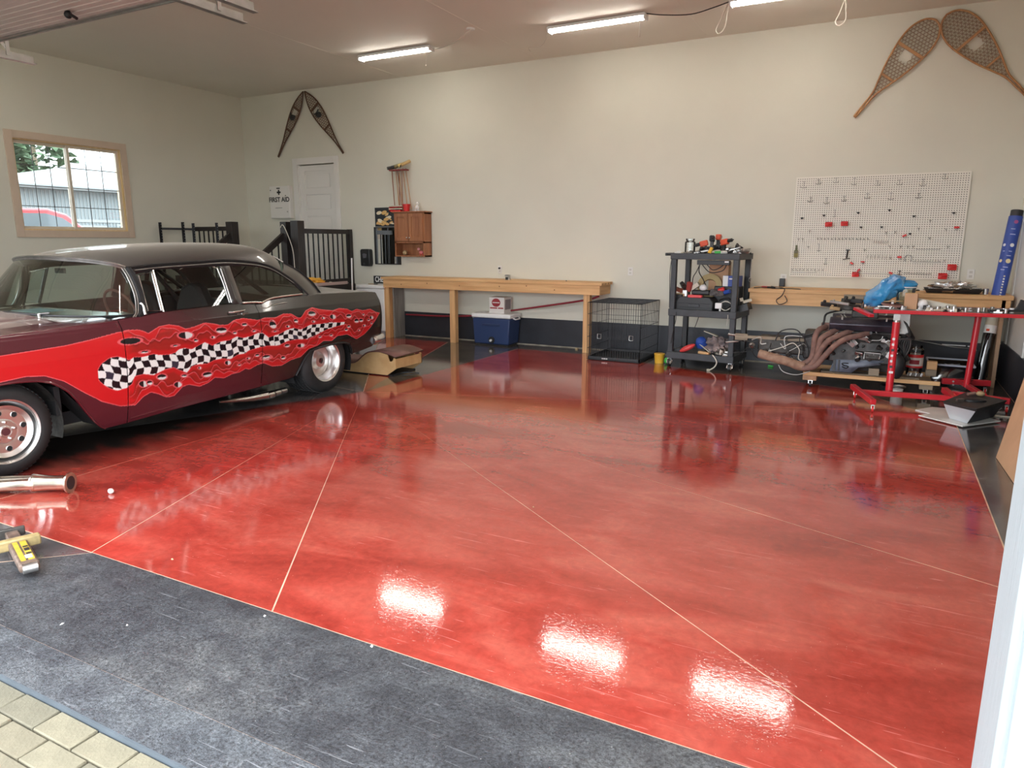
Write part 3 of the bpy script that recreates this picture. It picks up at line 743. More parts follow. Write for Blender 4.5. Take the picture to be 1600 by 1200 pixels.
# splash shield behind the front wheel, side pipes
for s in (1, -1): B().bx(CX+s*.58-.02, CX+s*.58+.02, -6.78, -6.40, .20, .95).build('inner_fender', m_in, car)
B().bx(CX+.60, CX+.84, -6.90, -6.86, .34, .55).build('splash_flap', m_in, car)
B().add([(CX+.83, -6.86, .55), (CX+.83, -6.58, .19), (CX+.60, -6.58, .19), (CX+.60, -6.86, .55)], [(0, 1, 2, 3)]).build('splash_shield', m_in, car)
pts = [(CX+.74, -5.42, .13), (CX+.76, -5.1, .10), (CX+.78, -4.90, .095)]
ex = B().tube(pts, .03, 10, rs=[.010, .03, .042]).build('exhaust_pipe', m_chrome, car)
for k in range(3): B().cyl((CX+.785, -4.90+k*.085, .092+.004*k), (CX+.785, -4.83+k*.085, .094+.004*k), .040-.004*k, 12).build('pipe_collar', m_chrome, ex)

# greenhouse ------------------------------------------------------
def gx(z, y=0): return .86-.16*(z-1.0)/.4
RAIL = [(-6.163, 1.364), (-5.893, 1.382), (-5.493, 1.395), (-5.203, 1.403), (-4.898, 1.377), (-4.746, 1.347), (-4.660, 1.312), (-4.578, 1.262), (-4.470, 1.185), (-4.391, 1.105), (-4.335, 1.035)]
def S(y, z, s=1, o=0): return (CX+s*(gx(z)+o), y, z)
CROWN = [(-6.40, 1.432), (-6.25, 1.475), (-6.1, 1.503), (-5.76, 1.532), (-5.4, 1.550), (-5.1, 1.556), (-4.8, 1.551), (-4.6, 1.537), (-4.45, 1.505), (-4.33, 1.455)]
# roof: rows run from one drip rail over the crown to the other
tops = [Vector((0, y, z)) for y, z in CROWN]; tops = spline(tops, 5)
rl = spline([Vector((gx(z), y, z)) for y, z in RAIL[:8]], 6)
def resamp(P, n):
    d = [0]
    for i in range(1, len(P)): d.append(d[-1]+(P[i]-P[i-1]).length)
    a = np.array([[p.x, p.y, p.z] for p in P]); u = np.linspace(0, d[-1], n)
    return np.stack([np.interp(u, d, a[:, k]) for k in range(3)], 1)
NR = 44
ct = resamp(tops, NR); rs_ = resamp(rl, NR)
f = np.linspace(-1, 1, 41); af = np.abs(f)
XX = f[None]*0+np.sign(f)[None]*rs_[:, :1]*(af**.92)[None]
sh = (1-af**2.6)[None]
ZZ = rs_[:, 2:3]+(ct[:, 2:3]-rs_[:, 2:3])*np.clip(1-af[None]**3.0, 0, 1)**.85
YY = rs_[:, 1:2]+(ct[:, 1:2]-rs_[:, 1:2])*(1-af[None]**2.2)
grid_mesh('roof', CX+XX, YY, ZZ, None, m_roof, car)
# C pillars: from roof rear edge down to the deck, front edge = rail, rear edge = backlight edge
BL_T = [(0.60, -4.40, 1.352), (.45, -4.365, 1.40), (.25, -4.34, 1.44), (0, -4.33, 1.455)]
BL_B = [(.755, -4.06, 1.028), (.66, -3.97, 1.036), (.40, -3.90, 1.06), (0, -3.87, 1.08)]
def mir(P): return [(-x, y, z) for x, y, z in P[::-1]][0:]
for s in (1, -1):
    fr = [Vector((CX+s*gx(z), y, z)) for y, z in RAIL[7:]]
    fr = resamp(spline(fr, 6), 14)
    e0 = Vector((CX+s*.60, -4.40, 1.352)); e1 = Vector((CX+s*.755, -4.06, 1.028))
    bk = resamp(spline([e0, e0.lerp(e1, .35)+Vector((s*.012, .035, .022)), e0.lerp(e1, .7)+Vector((s*.01, .03, .016)), e1], 6), 14)
    X = np.stack([fr[:, 0]+(bk[:, 0]-fr[:, 0])*q+s*.012*math.sin(q*PI) for q in np.linspace(0, 1, 8)], 1)
    Y = np.stack([fr[:, 1]+(bk[:, 1]-fr[:, 1])*q for q in np.linspace(0, 1, 8)], 1)
    Z = np.stack([fr[:, 2]+(bk[:, 2]-fr[:, 2])*q for q in np.linspace(0, 1, 8)], 1)
    grid_mesh('rear_pillar', X, Y, Z, None, m_roof, car, flip=(s > 0))
    # drip rail
    B().tube(spline([S(y, z, s, .006) for y, z in RAIL], 6), .010, 6).build('drip_rail', m_blackm, car)
    B().tube(spline([S(y, z-.028, s, .001) for y, z in RAIL[:9]], 6), .006, 6).build('drip_molding', m_steel, car)
# backlight
bt = resamp([Vector(p) for p in spline(BL_T+mir(BL_T)[1:], 5)], 31); bb_ = resamp([Vector(p) for p in spline(BL_B+mir(BL_B)[1:], 5)], 31)
q = np.linspace(0, 1, 9)[None, :]
def loft(a, b, bul, name, mat, dirv=(0, 1, 1)):
    X = a[:, 0:1]+(b[:, 0:1]-a[:, 0:1])*q; Y = a[:, 1:2]+(b[:, 1:2]-a[:, 1:2])*q+bul*np.sin(q*PI)*dirv[1]; Z = a[:, 2:3]+(b[:, 2:3]-a[:, 2:3])*q+bul*np.sin(q*PI)*dirv[2]
    return grid_mesh(name, CX+X, Y, Z, None, mat, car)
loft(bt, bb_, .03, 'rear_window', m_windsh)
for nm, P in (('rear_window_trim', BL_T+mir(BL_T)[1:]), ('rear_window_trim', BL_B+mir(BL_B)[1:])):
    B().tube([(CX+v.x, v.y+.004, v.z+.004) for v in spline(P, 5)], .010, 6).build(nm, m_chrome, car)
for s in (1, -1):
    B().tube([(CX+s*.60, -4.395, 1.356), (CX+s*.675, -4.25, 1.262), (CX+s*.73, -4.13, 1.14), (CX+s*.757, -4.055, 1.03)], .011, 6).build('rear_window_trim', m_blackm, car)
# windshield, wrapped
WB = [(.845, -6.215, 1.003), (.825, -6.36, 1.005), (.74, -6.52, 1.012), (.5, -6.66, 1.02), (.2, -6.725, 1.03), (0, -6.735, 1.032)]
WT = [(.700, -6.168, 1.352), (.690, -6.215, 1.370), (.63, -6.275, 1.392), (.45, -6.35, 1.415), (.2, -6.405, 1.428), (0, -6.412, 1.43)]
wb_ = resamp([Vector(p) for p in spline(WB+mir(WB)[1:], 6)], 61); wt_ = resamp([Vector(p) for p in spline(WT+mir(WT)[1:], 6)], 61)
loft(wt_, wb_, .012, 'windshield', m_windsh, (0, -1, 1))
for P, off in ((WT, 0), (WT, .022), (WB, 0)):
    B().tube([(CX+v.x*(1+off*.5), v.y-off*.2, v.z+off*.8) for v in spline(P+mir(P)[1:], 6)], .009, 6).build('windshield_trim', m_steel if P is WT else m_blackm, car)
loft(resamp([Vector((x*1.005, y-.004, z+.024)) for x, y, z in [tuple(v) for v in spline(WT+mir(WT)[1:], 6)]], 61), wt_, 0, 'windshield_header', m_roof)
hdr = [Vector((x*1.0, y+.0, z+.024)) for x, y, z in [tuple(v) for v in spline(WT+mir(WT)[1:], 6)]]
for s in (1, -1):
    # windshield pillar with its bright mouldings
    AP = [(-6.166, 1.36), (-6.145, 1.285), (-6.140, 1.15), (-6.175, 1.03), (-6.215, .99)]
    for k, (o, mt, r_) in enumerate(((0, m_blackm, .016), (-.022, m_steel, .006), (-.040, m_steel, .005), (.024, m_blackm, .014))):
        B().tube(spline([S(y+o, z, s, .004-abs(o)*.1) for y, z in AP], 5), r_, 8).build('windshield_pillar', mt, car)
    B().grid(10, 2, lambda i, j: S([-6.135, -6.112][j]+.0*i, 1.0+.345*i/9, s, 0) if j == 0 else S(-6.112+.012*(1-i/9)*-1, 1.0+.345*i/9, s, 0)).build('door_pillar', m_blackm, car, solid=.02)
    # roof side rail between drip rail and glass
    ra = resamp(spline([Vector((0, y, z)) for y, z in RAIL[:10]], 5), 50)
    lo_ = resamp(spline([Vector((0, y, z)) for y, z in [(-6.108, 1.309), (-5.948, 1.334), (-5.846, 1.342), (-5.286, 1.348), (-4.918, 1.337), (-4.764, 1.307), (-4.617, 1.250), (-4.482, 1.152), (-4.393, 1.054)]], 5), 50)
    B().grid(50, 2, lambda i, j: S(*(ra[i][1:] if j == 0 else lo_[i][1:]), s, 0)).build('roof_side_rail', m_blackm, car, solid=.012)
    # centre post
    B().grid(8, 2, lambda i, j: S([(-5.290), (-5.180)][j]+.05*(0 if j else 0)*(1-i/7), 1.012+.335*i/7, s, 0)).build('centre_pillar', m_trunk, car, solid=.014)
    B().tube([S(-5.298, 1.03, s, .006), S(-5.290, 1.2, s, .006), S(-5.286, 1.33, s, .006)], .007, 6).build('window_frame', m_chrome, car)
    B().tube([S(-5.318, 1.03, s, .004), S(-5.312, 1.2, s, .004), S(-5.320, 1.33, s, .004), S(-5.36, 1.345, s, .004)], .005, 6).build('window_frame', m_steel, car)
    # vent window and division bar
    vw = B().add([S(-6.125, 1.02, s), S(-6.0, 1.012, s), S(-5.962, 1.33, s), S(-6.098, 1.305, s)], [(0, 1, 2, 3)]).build('vent_window', m_carglass, car)
    B().tube([S(-6.120, 1.024, s, .005), S(-6.002, 1.016, s, .005), S(-5.968, 1.322, s, .005), S(-6.093, 1.298, s, .005)], .008, 6, True).build('vent_frame', m_chrome, vw)
    B().beam(S(-5.990, 1.005, s, .004), S(-5.952, 1.335, s, .004), .012, .022).build('division_bar', m_chrome, car)
    B().tube([S(-6.155, 1.0, s, .012), S(-6.15, 1.06, s, .012), S(-6.16, 1.09, s, .010)], .012, 6).build('mirror_base', m_chrome, car)
    B().add([S(-5.975, 1.008, s), S(-5.298, 1.014, s), S(-5.290, 1.345, s), S(-5.845, 1.34, s), S(-5.95, 1.33, s)], [(0, 1, 2, 3, 4)]).build('door_window', glass('door_glass', (.9, .93, .92), .035) if s > 0 else bpy.data.materials['door_glass'], car)
    Q = [(-5.18, 1.012), (-4.943, 1.0), (-4.814, 1.020), (-4.395, 1.038), (-4.393, 1.054), (-4.482, 1.157), (-4.617, 1.255), (-4.764, 1.307), (-4.918, 1.336), (-5.18, 1.345)]
    B().add([S(y, z, s) for y, z in Q], [tuple(range(len(Q)))]).build('quarter_window', m_tintglass, car)
    B().tube(spline([S(-5.19, 1.020, s, .014), S(-5.05, 1.016, s, .014), S(-4.97, 1.008, s, .016), S(-4.93, 1.018, s, .016), S(-4.84, 1.036, s, .014), S(-4.7, 1.044, s, .012), S(-4.42, 1.050, s, .006)], 5), .010, 8).build('belt_molding', m_chrome, car)
    B().tube(spline([(CX+s*.885, -5.01, .962), (CX+s*.892, -4.93, .952), (CX+s*.888, -4.86, .972), (CX+s*.882, -4.72, .985), (CX+s*.875, -4.66, .984)], 4), .006, 6).build('side_molding', m_chrome, car)
# interior
for s in (1, -1):
    st = B().add([(CX+s*.36-.25, -5.75, .38), (CX+s*.36+.25, -5.75, .38), (CX+s*.36+.25, -5.25, .38), (CX+s*.36-.25, -5.25, .38), (CX+s*.36-.24, -5.75, .55), (CX+s*.36+.24, -5.75, .55), (CX+s*.36+.24, -5.25, .50), (CX+s*.36-.24, -5.25, .50)], [(0, 3, 2, 1), (4, 5, 6, 7), (0, 1, 5, 4), (1, 2, 6, 5), (2, 3, 7, 6), (3, 0, 4, 7)]).build('seat', m_in, car, bev=.04)
    prof = [(-.24, .5), (-.25, .8), (-.20, 1.0), (-.12, 1.15), (0, 1.20), (.12, 1.15), (.20, 1.0), (.25, .8), (.24, .5)]
    T = Matrix.Translation((CX+s*.36, -5.30, 0)) @ Matrix.Rotation(R(90)-R(-8), 4, 'X')
    B().prism(prof, -.10, .02, Matrix.Translation((CX+s*.36, -5.32, 0)) @ Matrix.Rotation(R(90), 4, 'X')).build('seat_back', m_in, st, bev=.03)
cage = B()
for s in (1, -1):
    cage.tube(spline([(CX+s*.66, -5.05, .28), (CX+s*.68, -5.05, .95), (CX+s*.60, -5.05, 1.30), (CX+s*.50, -5.05, 1.40)], 5), .022, 8)
    cage.tube([(CX+s*.56, -5.05, 1.34), (CX+s*.60, -4.35, .85)], .022, 8)
cage.tube([(CX-.50, -5.05, 1.40), (CX+.50, -5.05, 1.40)], .022, 8).tube([(CX-.55, -5.05, 1.30), (CX+.60, -5.05, .35)], .022, 8)
cage.build('roll_bar', m_blackm, car)
B().bx(CX-.76, CX+.76, -6.38, -6.18, .78, .985).build('dashboard', m_in, car, bev=.03)
sw = B().tube([(CX+.38+.19*math.cos(a), -6.02-.07*math.sin(a), 1.0+.175*math.sin(a)) for a in [2*PI*i/28 for i in range(28)]], .011, 8, True)
sw.build('steering_wheel', M('brown_wheel_rim', (.22, .09, .07), .35), car)
B().beam((CX+.38, -6.03, .99), (CX+.20, -6.00, .97), .03, .006).beam((CX+.38, -6.03, .99), (CX+.56, -6.00, .97), .03, .006).beam((CX+.38, -6.03, .99), (CX+.38, -5.96, .83), .03, .006).cyl((CX+.38, -6.02, .99), (CX+.38, -6.25, .88), .02).build('steering_column', m_chrome, car)
B().bx(CX-.03, CX+.09, -6.29, -6.27, 1.31, 1.35).build('rear_view_mirror', m_chrome, car)
B().bx(CX-.25, CX+.12, -6.55, -6.33, 1.012, 1.016, TR(0, 0, 0)).build('paper_sheet', M('pale_blue_paper', (.55, .68, .72), .7), car)
# wheels
def wheel(x, y, z, R_, w, rim, s, dish, name):
    T = Matrix.Translation((x, y, z)) @ Matrix.Rotation(s*R(90), 4, 'Y')   # +z points outwards
    prof = [(rim, -w), (rim+.02, -w-.005), (R_-.05, -w-.004), (R_-.012, -w+.025), (R_, -w+.05), (R_, -.05), (R_-.012, -.022), (R_-.05, .004), (rim+.035, .010), (rim+.012, .004), (rim, -.004)]
    t = B().lathe(prof, 56, T, False, False).build(name, m_rubber, car, ang=50)
    tr = B(); nb = 60
    for i in range(nb):
        a = 2*PI*i/nb
        for k in range(6):
            zz = -w+.055+(w-.11)*k/5
            Tb = T @ Matrix.Rotation(a+(.5 if k % 2 else 0)*2*PI/nb, 4, 'Z') @ Matrix.Translation((R_+.001, 0, zz)) @ Matrix.Rotation(R(30 if k % 2 else -30), 4, 'X')
            tr.bx(-.004, .0035, -.013, .013, -.014, .014, Tb)
    tb = tr.build('tread', m_rubber, t); tb['kind'] = 'stuff'
    h = B().lathe([(rim-.014, -w+.01), (rim-.02, -w*.5), (rim-.028, -.05), (rim-.004, -.012), (rim+.006, .004), (rim+.014, .006), (rim+.012, -.006), (rim-.0, -.02)], 56, T, False, False).build('rim', m_alum, t, ang=60)
    Td = T @ Matrix.Translation((0, 0, -dish))
    rr = rim-.028
    if s*dish >= 0 and dish < .1:
        d = B().lathe([(.036, .018), (.075, .016), (.085, .004), (.095, .006), (rr-.03, .004), (rr-.012, .016), (rr, .022)], 56, Td, False, False).build('wheel_disc', m_alum, t, ang=25)
        for i in range(8):
            a = 2*PI*i/8+.15; B().cyl(tuple(Td @ Vector((.125*math.cos(a), .125*math.sin(a), .003))), tuple(Td @ Vector((.125*math.cos(a), .125*math.sin(a), .0062))), .0175, 16).build('vent_hole', m_in, t)
        for i in range(8):
            a = 2*PI*i/8+.15; Tr = Td @ Matrix.Translation((.125*math.cos(a), .125*math.sin(a), .004)); B().lathe([(.0175, 0), (.019, .004), (.023, .0015)], 16, Tr, False, False).build('hole_rim', m_alum, t)
    else:
        d = B().lathe([(.03, .05), (.07, .045), (.09, .01), (rr*.55, .004), (rr*.8, -.004), (rr, .0)], 48, Td, False, False).build('wheel_disc', m_alum, t, ang=25)
    for i in range(5):
        a = 2*PI*i/5+.5; p = Td @ Vector((.062*math.cos(a), .062*math.sin(a), .012)); p2 = Td @ Vector((.062*math.cos(a), .062*math.sin(a), .034)); B().cyl(tuple(p), tuple(p2), .009, 6).build('lug_nut', m_chrome, t)
    B().lathe([(.040, .01), (.040, .028), (.034, .032)], 24, Td, False, False).lathe([(1e-4, .030), (.034, .030)], 24, Td, False, False).build('hub_cap', m_alum, t)
    B().lathe([(1e-4, .033), (.026, .033)], 20, Td, False, False).build('cap_badge', M('dark_badge', (.10, .03, .035), .3) if 'dark_badge' not in bpy.data.materials else bpy.data.materials['dark_badge'], t)
    return t
wheel(CX+.895, -7.265, .317, .317, .19, .205, 1, .030, 'front_wheel')
wheel(CX-.895, -7.265, .317, .317, .19, .205, -1, .030, 'front_wheel')
wheel(CX+.90, -4.18, .335, .335, .36, .200, 1, .12, 'rear_wheel')
wheel(CX-.90, -4.18, .335, .335, .36, .200, -1, .12, 'rear_wheel')
B().cyl((CX-.6, -4.19, .33), (CX+.6, -4.19, .33), .05, 10).sph((CX, -4.19, .33), .14).build('rear_axle', m_dirtym, car)
B().cyl((CX-.7, -7.265, .3), (CX+.7, -7.265, .3), .03, 8).build('front_axle', m_dirtym, car)

# ================================================================ LIGHTS ON THE CEILING
m_tube = M('fluorescent_tube', (1, 1, 1), .5, emit=(1.0, .94, .85), es=30)
m_cord = M('white_cord', (.70, .66, .58), .6)
m_bcord = M('black_cord', (.02, .02, .02), .5)
def shop_light(x0, x1, y, label, chain=True):
    t = thing('shop_light', label, 'ceiling light', ((x0+x1)/2, y, 4.07), 0, 'shop lights on the ceiling')
    B().prism([(-.065, 0), (.065, 0), (.05, .035), (-.05, .035)], x0, x1, TR(0, y, 4.075) @ Matrix(((0, 0, 1, 0), (1, 0, 0, 0), (0, 1, 0, 0), (0, 0, 0, 1)))).build('housing', m_white2, t)
    for s in (-1, 1): B().cyl((x0+.03, y+s*.032, 4.062), (x1-.03, y+s*.032, 4.062), .014, 10).build('tube', m_tube, t)
    for x in (x0, x1): B().bx(x-.008, x+.012, y-.062, y+.062, 4.04, 4.10).build('end_cap', m_white2, t)
    B().cyl((x0+.1, y, 4.105), (x0+.1, y, H_), .004, 6).cyl((x1-.1, y, 4.105), (x1-.1, y, H_), .004, 6).build('hanger', m_steel, t)
    if chain: B().cyl((x1-.05, y-.05, 3.86), (x1-.05, y-.05, 4.07), .0035, 6).sph((x1-.05, y-.05, 3.855), .008, 8).build('pull_chain', m_cord, t)
    return t
L1 = shop_light(3.90, 5.08, -1.36, 'left shop light, the lit strip nearest the pair of dark snowshoes')
L2 = shop_light(6.80, 8.00, -1.36, 'middle shop light of the three lit strips on the ceiling')
L3 = shop_light(8.94, 10.14, -1.36, 'right shop light, the lit strip nearest the top edge of the photo')
for k, (x0, y0) in enumerate(((.35, -5.45), (2.25, -5.45), (4.15, -5.45), (6.3, -5.45), (8.3, -5.45), (10.3, -5.45))):  # unseen near row, added to brighten the room
    shop_light(x0, x0+1.2, y0, 'added unseen fill light of the near row, '+['nearest the left wall', 'second from the left wall', 'above the car', 'above the red floor beside the car', 'second from the right wall', 'nearest the right wall'][k])
op = tag(B().lathe([(1e-4, 0), (.05, 0), (.055, .012), (.055, .02)], 20, TR(5.915, -1.74, 4.10)).build('ceiling_outlet', m_white, ang=30), 'round white ceiling outlet plate between left and middle shop lights', 'outlet')
def cord(name, pts, r, mat, label, k=6, group=None):
    return tag(B().tube(spline(pts, k), r, 6).build(name, mat, ang=80), label, 'cord', group)
cord('cord', [(5.0, -1.36, 4.105), (5.15, -1.35, 4.06), (5.5, -1.5, 4.05), (5.8, -1.7, 4.07), (5.915, -1.74, 4.10)], .006, m_cord, 'power cord sagging from left shop light to the ceiling outlet')
cord('cord', [(8.0, -1.36, 4.105), (8.2, -1.33, 4.07), (8.5, -1.3, 4.045), (8.75, -1.33, 4.07), (8.94, -1.36, 4.10)], .006, m_bcord, 'dark cord sagging between middle and right shop lights')
cord('cord', [(8.9, -1.3, 4.10), (8.80, -1.15, 4.0), (8.74, -1.1, 3.90), (8.78, -1.1, 3.86), (8.84, -1.12, 3.92), (8.9, -1.28, 4.10)], .007, m_cord, 'white cord loop hanging beside the right shop light')
cord('cord', [(10.02, -.80, 4.11), (9.99, -.80, 4.0), (9.95, -.8, 3.90), (10.0, -.8, 3.86), (10.05, -.8, 3.92), (10.03, -.80, 4.11)], .007, m_cord, 'white cord loop hanging from ceiling left of the snowshoes')
cord('cord', [(6.10, -.45, 4.112), (6.2, -.7, 4.105), (6.4, -.72, 4.10), (6.78, -1.3, 4.11)], .004, m_cord, 'thin pale wire stapled along ceiling left of middle shop light')

# ================================================================ SNOWSHOES
def snowshoe(label, tail, head, wid, mframe, mlace, y=-.03, point=False, binding=False, group=None, seed=0):
    tx, tz = tail; hx, hz = head
    L = math.hypot(hx-tx, hz-tz)
    t = thing('snowshoe', label, 'snowshoe', (tx, y, tz), 0, group)
    ang = math.atan2(hz-tz, hx-tx)
    ca, sa = math.cos(ang), math.sin(ang)
    def W(u, v, d=0): return (tx+ca*u-sa*v, y+d, tz+sa*u+ca*v)
    if point: prof = [(0, .010), (.12, .014), (.25, .035), (.40, .075), (.55, .108), (.68, .12), (.80, .105), (.9, .065), (.97, .022), (1, .004)]
    else: prof = [(0, .010), (.12, .014), (.25, .020), (.36, .06), (.50, .115), (.65, .155), (.78, .172), (.88, .155), (.95, .11), (.985, .06), (1.0, .004)]
    sc_ = wid/(2*max(p[1] for p in prof))
    us = [p[0]*L for p in prof]; vs_ = [p[1]*sc_ for p in prof]; vs_[0] = .010; vs_[1] = .013
    def hwid(u): return float(np.interp(u, us, vs_))
    left = spline([(u, v, 0) for u, v in zip(us, vs_)], 5)
    loop = [W(p.x, p.y) for p in left]+[W(p.x, -p.y) for p in left[::-1]]
    B().tube(loop, .011, 8, True).build('frame', mframe, t, ang=80)
    b1, b2 = (.70*L, .42*L) if not point else (.74*L, .42*L)
    B().beam(W(b1, -hwid(b1)), W(b1, hwid(b1)), .03, .014, (0, 1, 0)).build('crossbar', mframe, t)
    B().beam(W(b2, -hwid(b2)), W(b2, hwid(b2)), .022, .012, (0, 1, 0)).build('crossbar', mframe, t)
    lc = B(); st = .034 if not point else .036
    segs = []
    for a in (R(60), R(-60), 0):
        dx, dy = math.cos(a+PI/2), math.sin(a+PI/2)   # line direction; normal (cos a, sin a)
        nx, ny = math.cos(a), math.sin(a)
        c = -1.0*L
        while c < 1.6*L:
            prev = None; s_ = -1.5*L
            while s_ < 1.5*L:
                u, v = nx*c+dx*s_, ny*c+dy*s_
                ok = L*.22 < u < L and abs(v) < hwid(u)-.002 and not (abs(v) < .055*sc_ and b1-.13 < u < b1-.01)
                if ok and prev is None: prev = (u, v)
                if not ok and prev is not None:
                    if s_ > 0 or True:
                        e = (u-dx*.008, v-dy*.008)
                        if math.hypot(e[0]-prev[0], e[1]-prev[1]) > .02: segs.append((prev, e))
                    prev = None
                s_ += .008
            c += st if a else st*1.0
    r_ = .0034
    for p, q in segs: lc.tube([W(*p, -.002), W(*q, .002)], r_, 4, caps=False)
    o = lc.build('lacing', mlace, t, ang=80); o['kind'] = 'stuff'
    if binding:
        B().sph(W(b1-.16, 0, -.02), .05, 12, (1.3, .4, 1.0)).build('binding', m_black, t)
        B().tube(spline([W(b1-.10, -.06, -.03), W(b1-.13, -.02, -.05), W(b1-.13, .02, -.05), W(b1-.10, .06, -.03)], 5), .014, 6).build('binding_strap', m_black, t)
    return t
m_sdark = M('dark_snowshoe_wood', (.10, .05, .028), .5); m_slace = M('dark_rawhide', (.20, .12, .07), .6)
m_slight = wood('varnished_snowshoe_wood', (.36, .17, .07), (.50, .27, .11), 2, .4); m_llace = M('amber_rawhide', (.22, .13, .06), .5)
snowshoe('left one of the two narrow dark snowshoes above the white door', (.88, 3.05), (1.545, 4.085), .19, m_sdark, m_slace, point=True, binding=True, group='dark snowshoes above the door')
snowshoe('right one of the two narrow dark snowshoes above the white door', (2.37, 3.035), (1.585, 4.085), .23, m_sdark, m_slace, point=True, binding=True, group='dark snowshoes above the door')
snowshoe('wide honey brown snowshoe, tail pointing down left toward the pegboard', (10.19, 3.025), (10.92, 3.99), .345, m_slight, m_llace, group='wide snowshoes in the right corner')
snowshoe('wide honey brown snowshoe nearest the right wall, tail pointing down right', (11.87, 3.10), (11.02, 4.03), .35, m_slight, m_llace, y=-.035, group='wide snowshoes in the right corner')

# ================================================================ BACK WALL, LEFT PART
t = thing('first_aid_cabinet', 'white metal first aid cabinet on the back wall left of the door', 'cabinet', (.905, 0, 2.26))
B().bx(.665, 1.145, -.085, 0, 1.975, 2.54).build('body', m_white, t, bev=.006)
d = B().bx(.675, 1.135, -.095, -.085, 1.985, 2.53).build('door', m_white, t, bev=.003)
text('FIRST AID', .115, (.90, -.097, 2.30), (R(90), 0, 0), m_black, d, bold=.003)
B().bx(.885, .915, -.098, -.095, 2.385, 2.475).bx(.855, .945, -.098, -.095, 2.415, 2.445).build('cross_sign', m_black, d)
B().bx(.85, .93, -.098, -.095, 2.49, 2.51).bx(.80, .96, -.098, -.095, 2.155, 2.162).build('label_print', m_black, d)
B().cyl((1.09, -.108, 2.09), (1.09, -.095, 2.09), .012, 10).build('lock', m_steel, d)
for x, z in ((.70, 2.47), (1.06, 2.37)): B().cyl((x, -.10, z), (x, -.095, z), .010, 8).build('screw', m_black, d)

# stair landing with its rails
t = thing('stair_landing', 'raised landing with black rails and steps below the white door', 'landing', (1.25, -.6, 0))
for k in range(8):
    B().bx(.02, 2.48, -1.2+k*.1475, -1.2+k*.1475+.142, .81, .85).build('deck_board', m_blackw, t)
B().bx(.02, 2.48, -1.22, -1.2, .62, .85).build('fascia', m_blackw, t)
B().bx(2.48, 2.50, -1.22, -.02, .62, .85).build('fascia', m_blackw, t)
B().bx(.02, 2.47, -1.19, -.02, 0.0, .80).build('skirt', m_white, t)
def post(x, y, z1=1.88, w=.10, mt=m_blackw): return B().bx(x-w/2, x+w/2, y-w/2, y+w/2, .0, z1).build('post', mt, t, bev=.003)
post(2.225, -1.30, 1.87, .125); post(2.43, -1.26, 1.885, .15); post(1.0, -1.28, 1.885, .14); post(2.45, -.055, 1.77, .07)
B().bx(2.43, 2.47, -1.2, -.02, 1.69, 1.765).build('top_rail', m_blackw, t)
B().bx(2.43, 2.47, -1.2, -.02, .87, .945).build('bottom_rail', m_blackw, t)
for i in range(9): B().bx(2.442, 2.460, -1.07+i*.116, -1.052+i*.116, .94, 1.70).build('baluster', m_blackm, t)
B().bx(.05, .94, -1.27, -1.22, 1.74, 1.81).build('top_rail', m_blackw, t); B().bx(.05, .94, -1.27, -1.22, .90, .96).build('bottom_rail', m_blackw, t)
for i in range(7): B().bx(.14+i*.115, .158+i*.115, -1.254, -1.236, .95, 1.75).build('baluster', m_blackm, t)
for x in (2.20, 1.0):
    B().beam((x, -1.33, 1.665), (x, -2.35, .99), .05, .09).build('handrail', m_blackw, t)
    B().bx(x-.045, x+.045, -2.40, -2.31, 0, 1.05).build('post', m_blackw, t)
    B().beam((x, -1.33, .90), (x, -2.35, .22), .04, .06).build('bottom_rail', m_blackw, t)
    for i in range(6): yy = -1.46-i*.14; B().bx(x-.009, x+.009, yy-.009, yy+.009, .80+(yy+1.33)*.66, 1.66+(yy+1.33)*.66).build('baluster', m_blackm, t)
for i in range(4): B().bx(1.05, 2.15, -1.22-(i+1)*.27, -1.22-i*.27, .0, .68-i*.17).build('step', m_white, t)
cord('cord', [(2.20, -1.39, 1.78), (2.28, -1.42, 1.82), (2.34, -1.40, 1.70), (2.40, -1.36, 1.45), (2.42, -1.36, 1.2), (2.42, -1.36, .95)], .006, m_cord, 'thin white cord looped over the black landing posts')

# steel shelf uprights behind the car
t = thing('shelf_frame', 'empty black slotted steel shelf frame behind the car roof', 'shelf', (.33, -1.6, 0))
def upright(x, y, mt):
    u = B().bx(x-.02, x+.02, y-.003, y, 0, 1.87).bx(x-.003, x, y-.04, y, 0, 1.87).build('upright', mt, t)
    s = B()
    for k in range(26): z = 1.84-k*.045; s.bx(x-.016, x-.004, y-.0045, y-.003, z-.009, z+.009).bx(x+.004, x+.016, y-.0045, y-.003, z-.009, z+.009)
    s.build('slots', m_steel, u)['kind'] = 'stuff'
upright(.12, -1.95, m_blackm); upright(.58, -1.88, m_blackm); upright(.12, -1.32, m_grey); upright(.72, -1.34, m_grey)
B().beam((.12, -1.95, 1.77), (.12, -1.32, 1.77), .01, .035).build('shelf_rail', m_grey, t)
B().beam((.58, -1.88, .9), (.72, -1.34, .9), .01, .035).beam((.12, -1.95, .9), (.58, -1.88, .9), .01, .035).beam((.12, -1.32, .9), (.72, -1.34, .9), .01, .035).build('shelf_rail', m_blackm, t)
B().bx(.14, .68, -1.92, -1.36, .895, .91).build('shelf_board', m_oldwood, t)

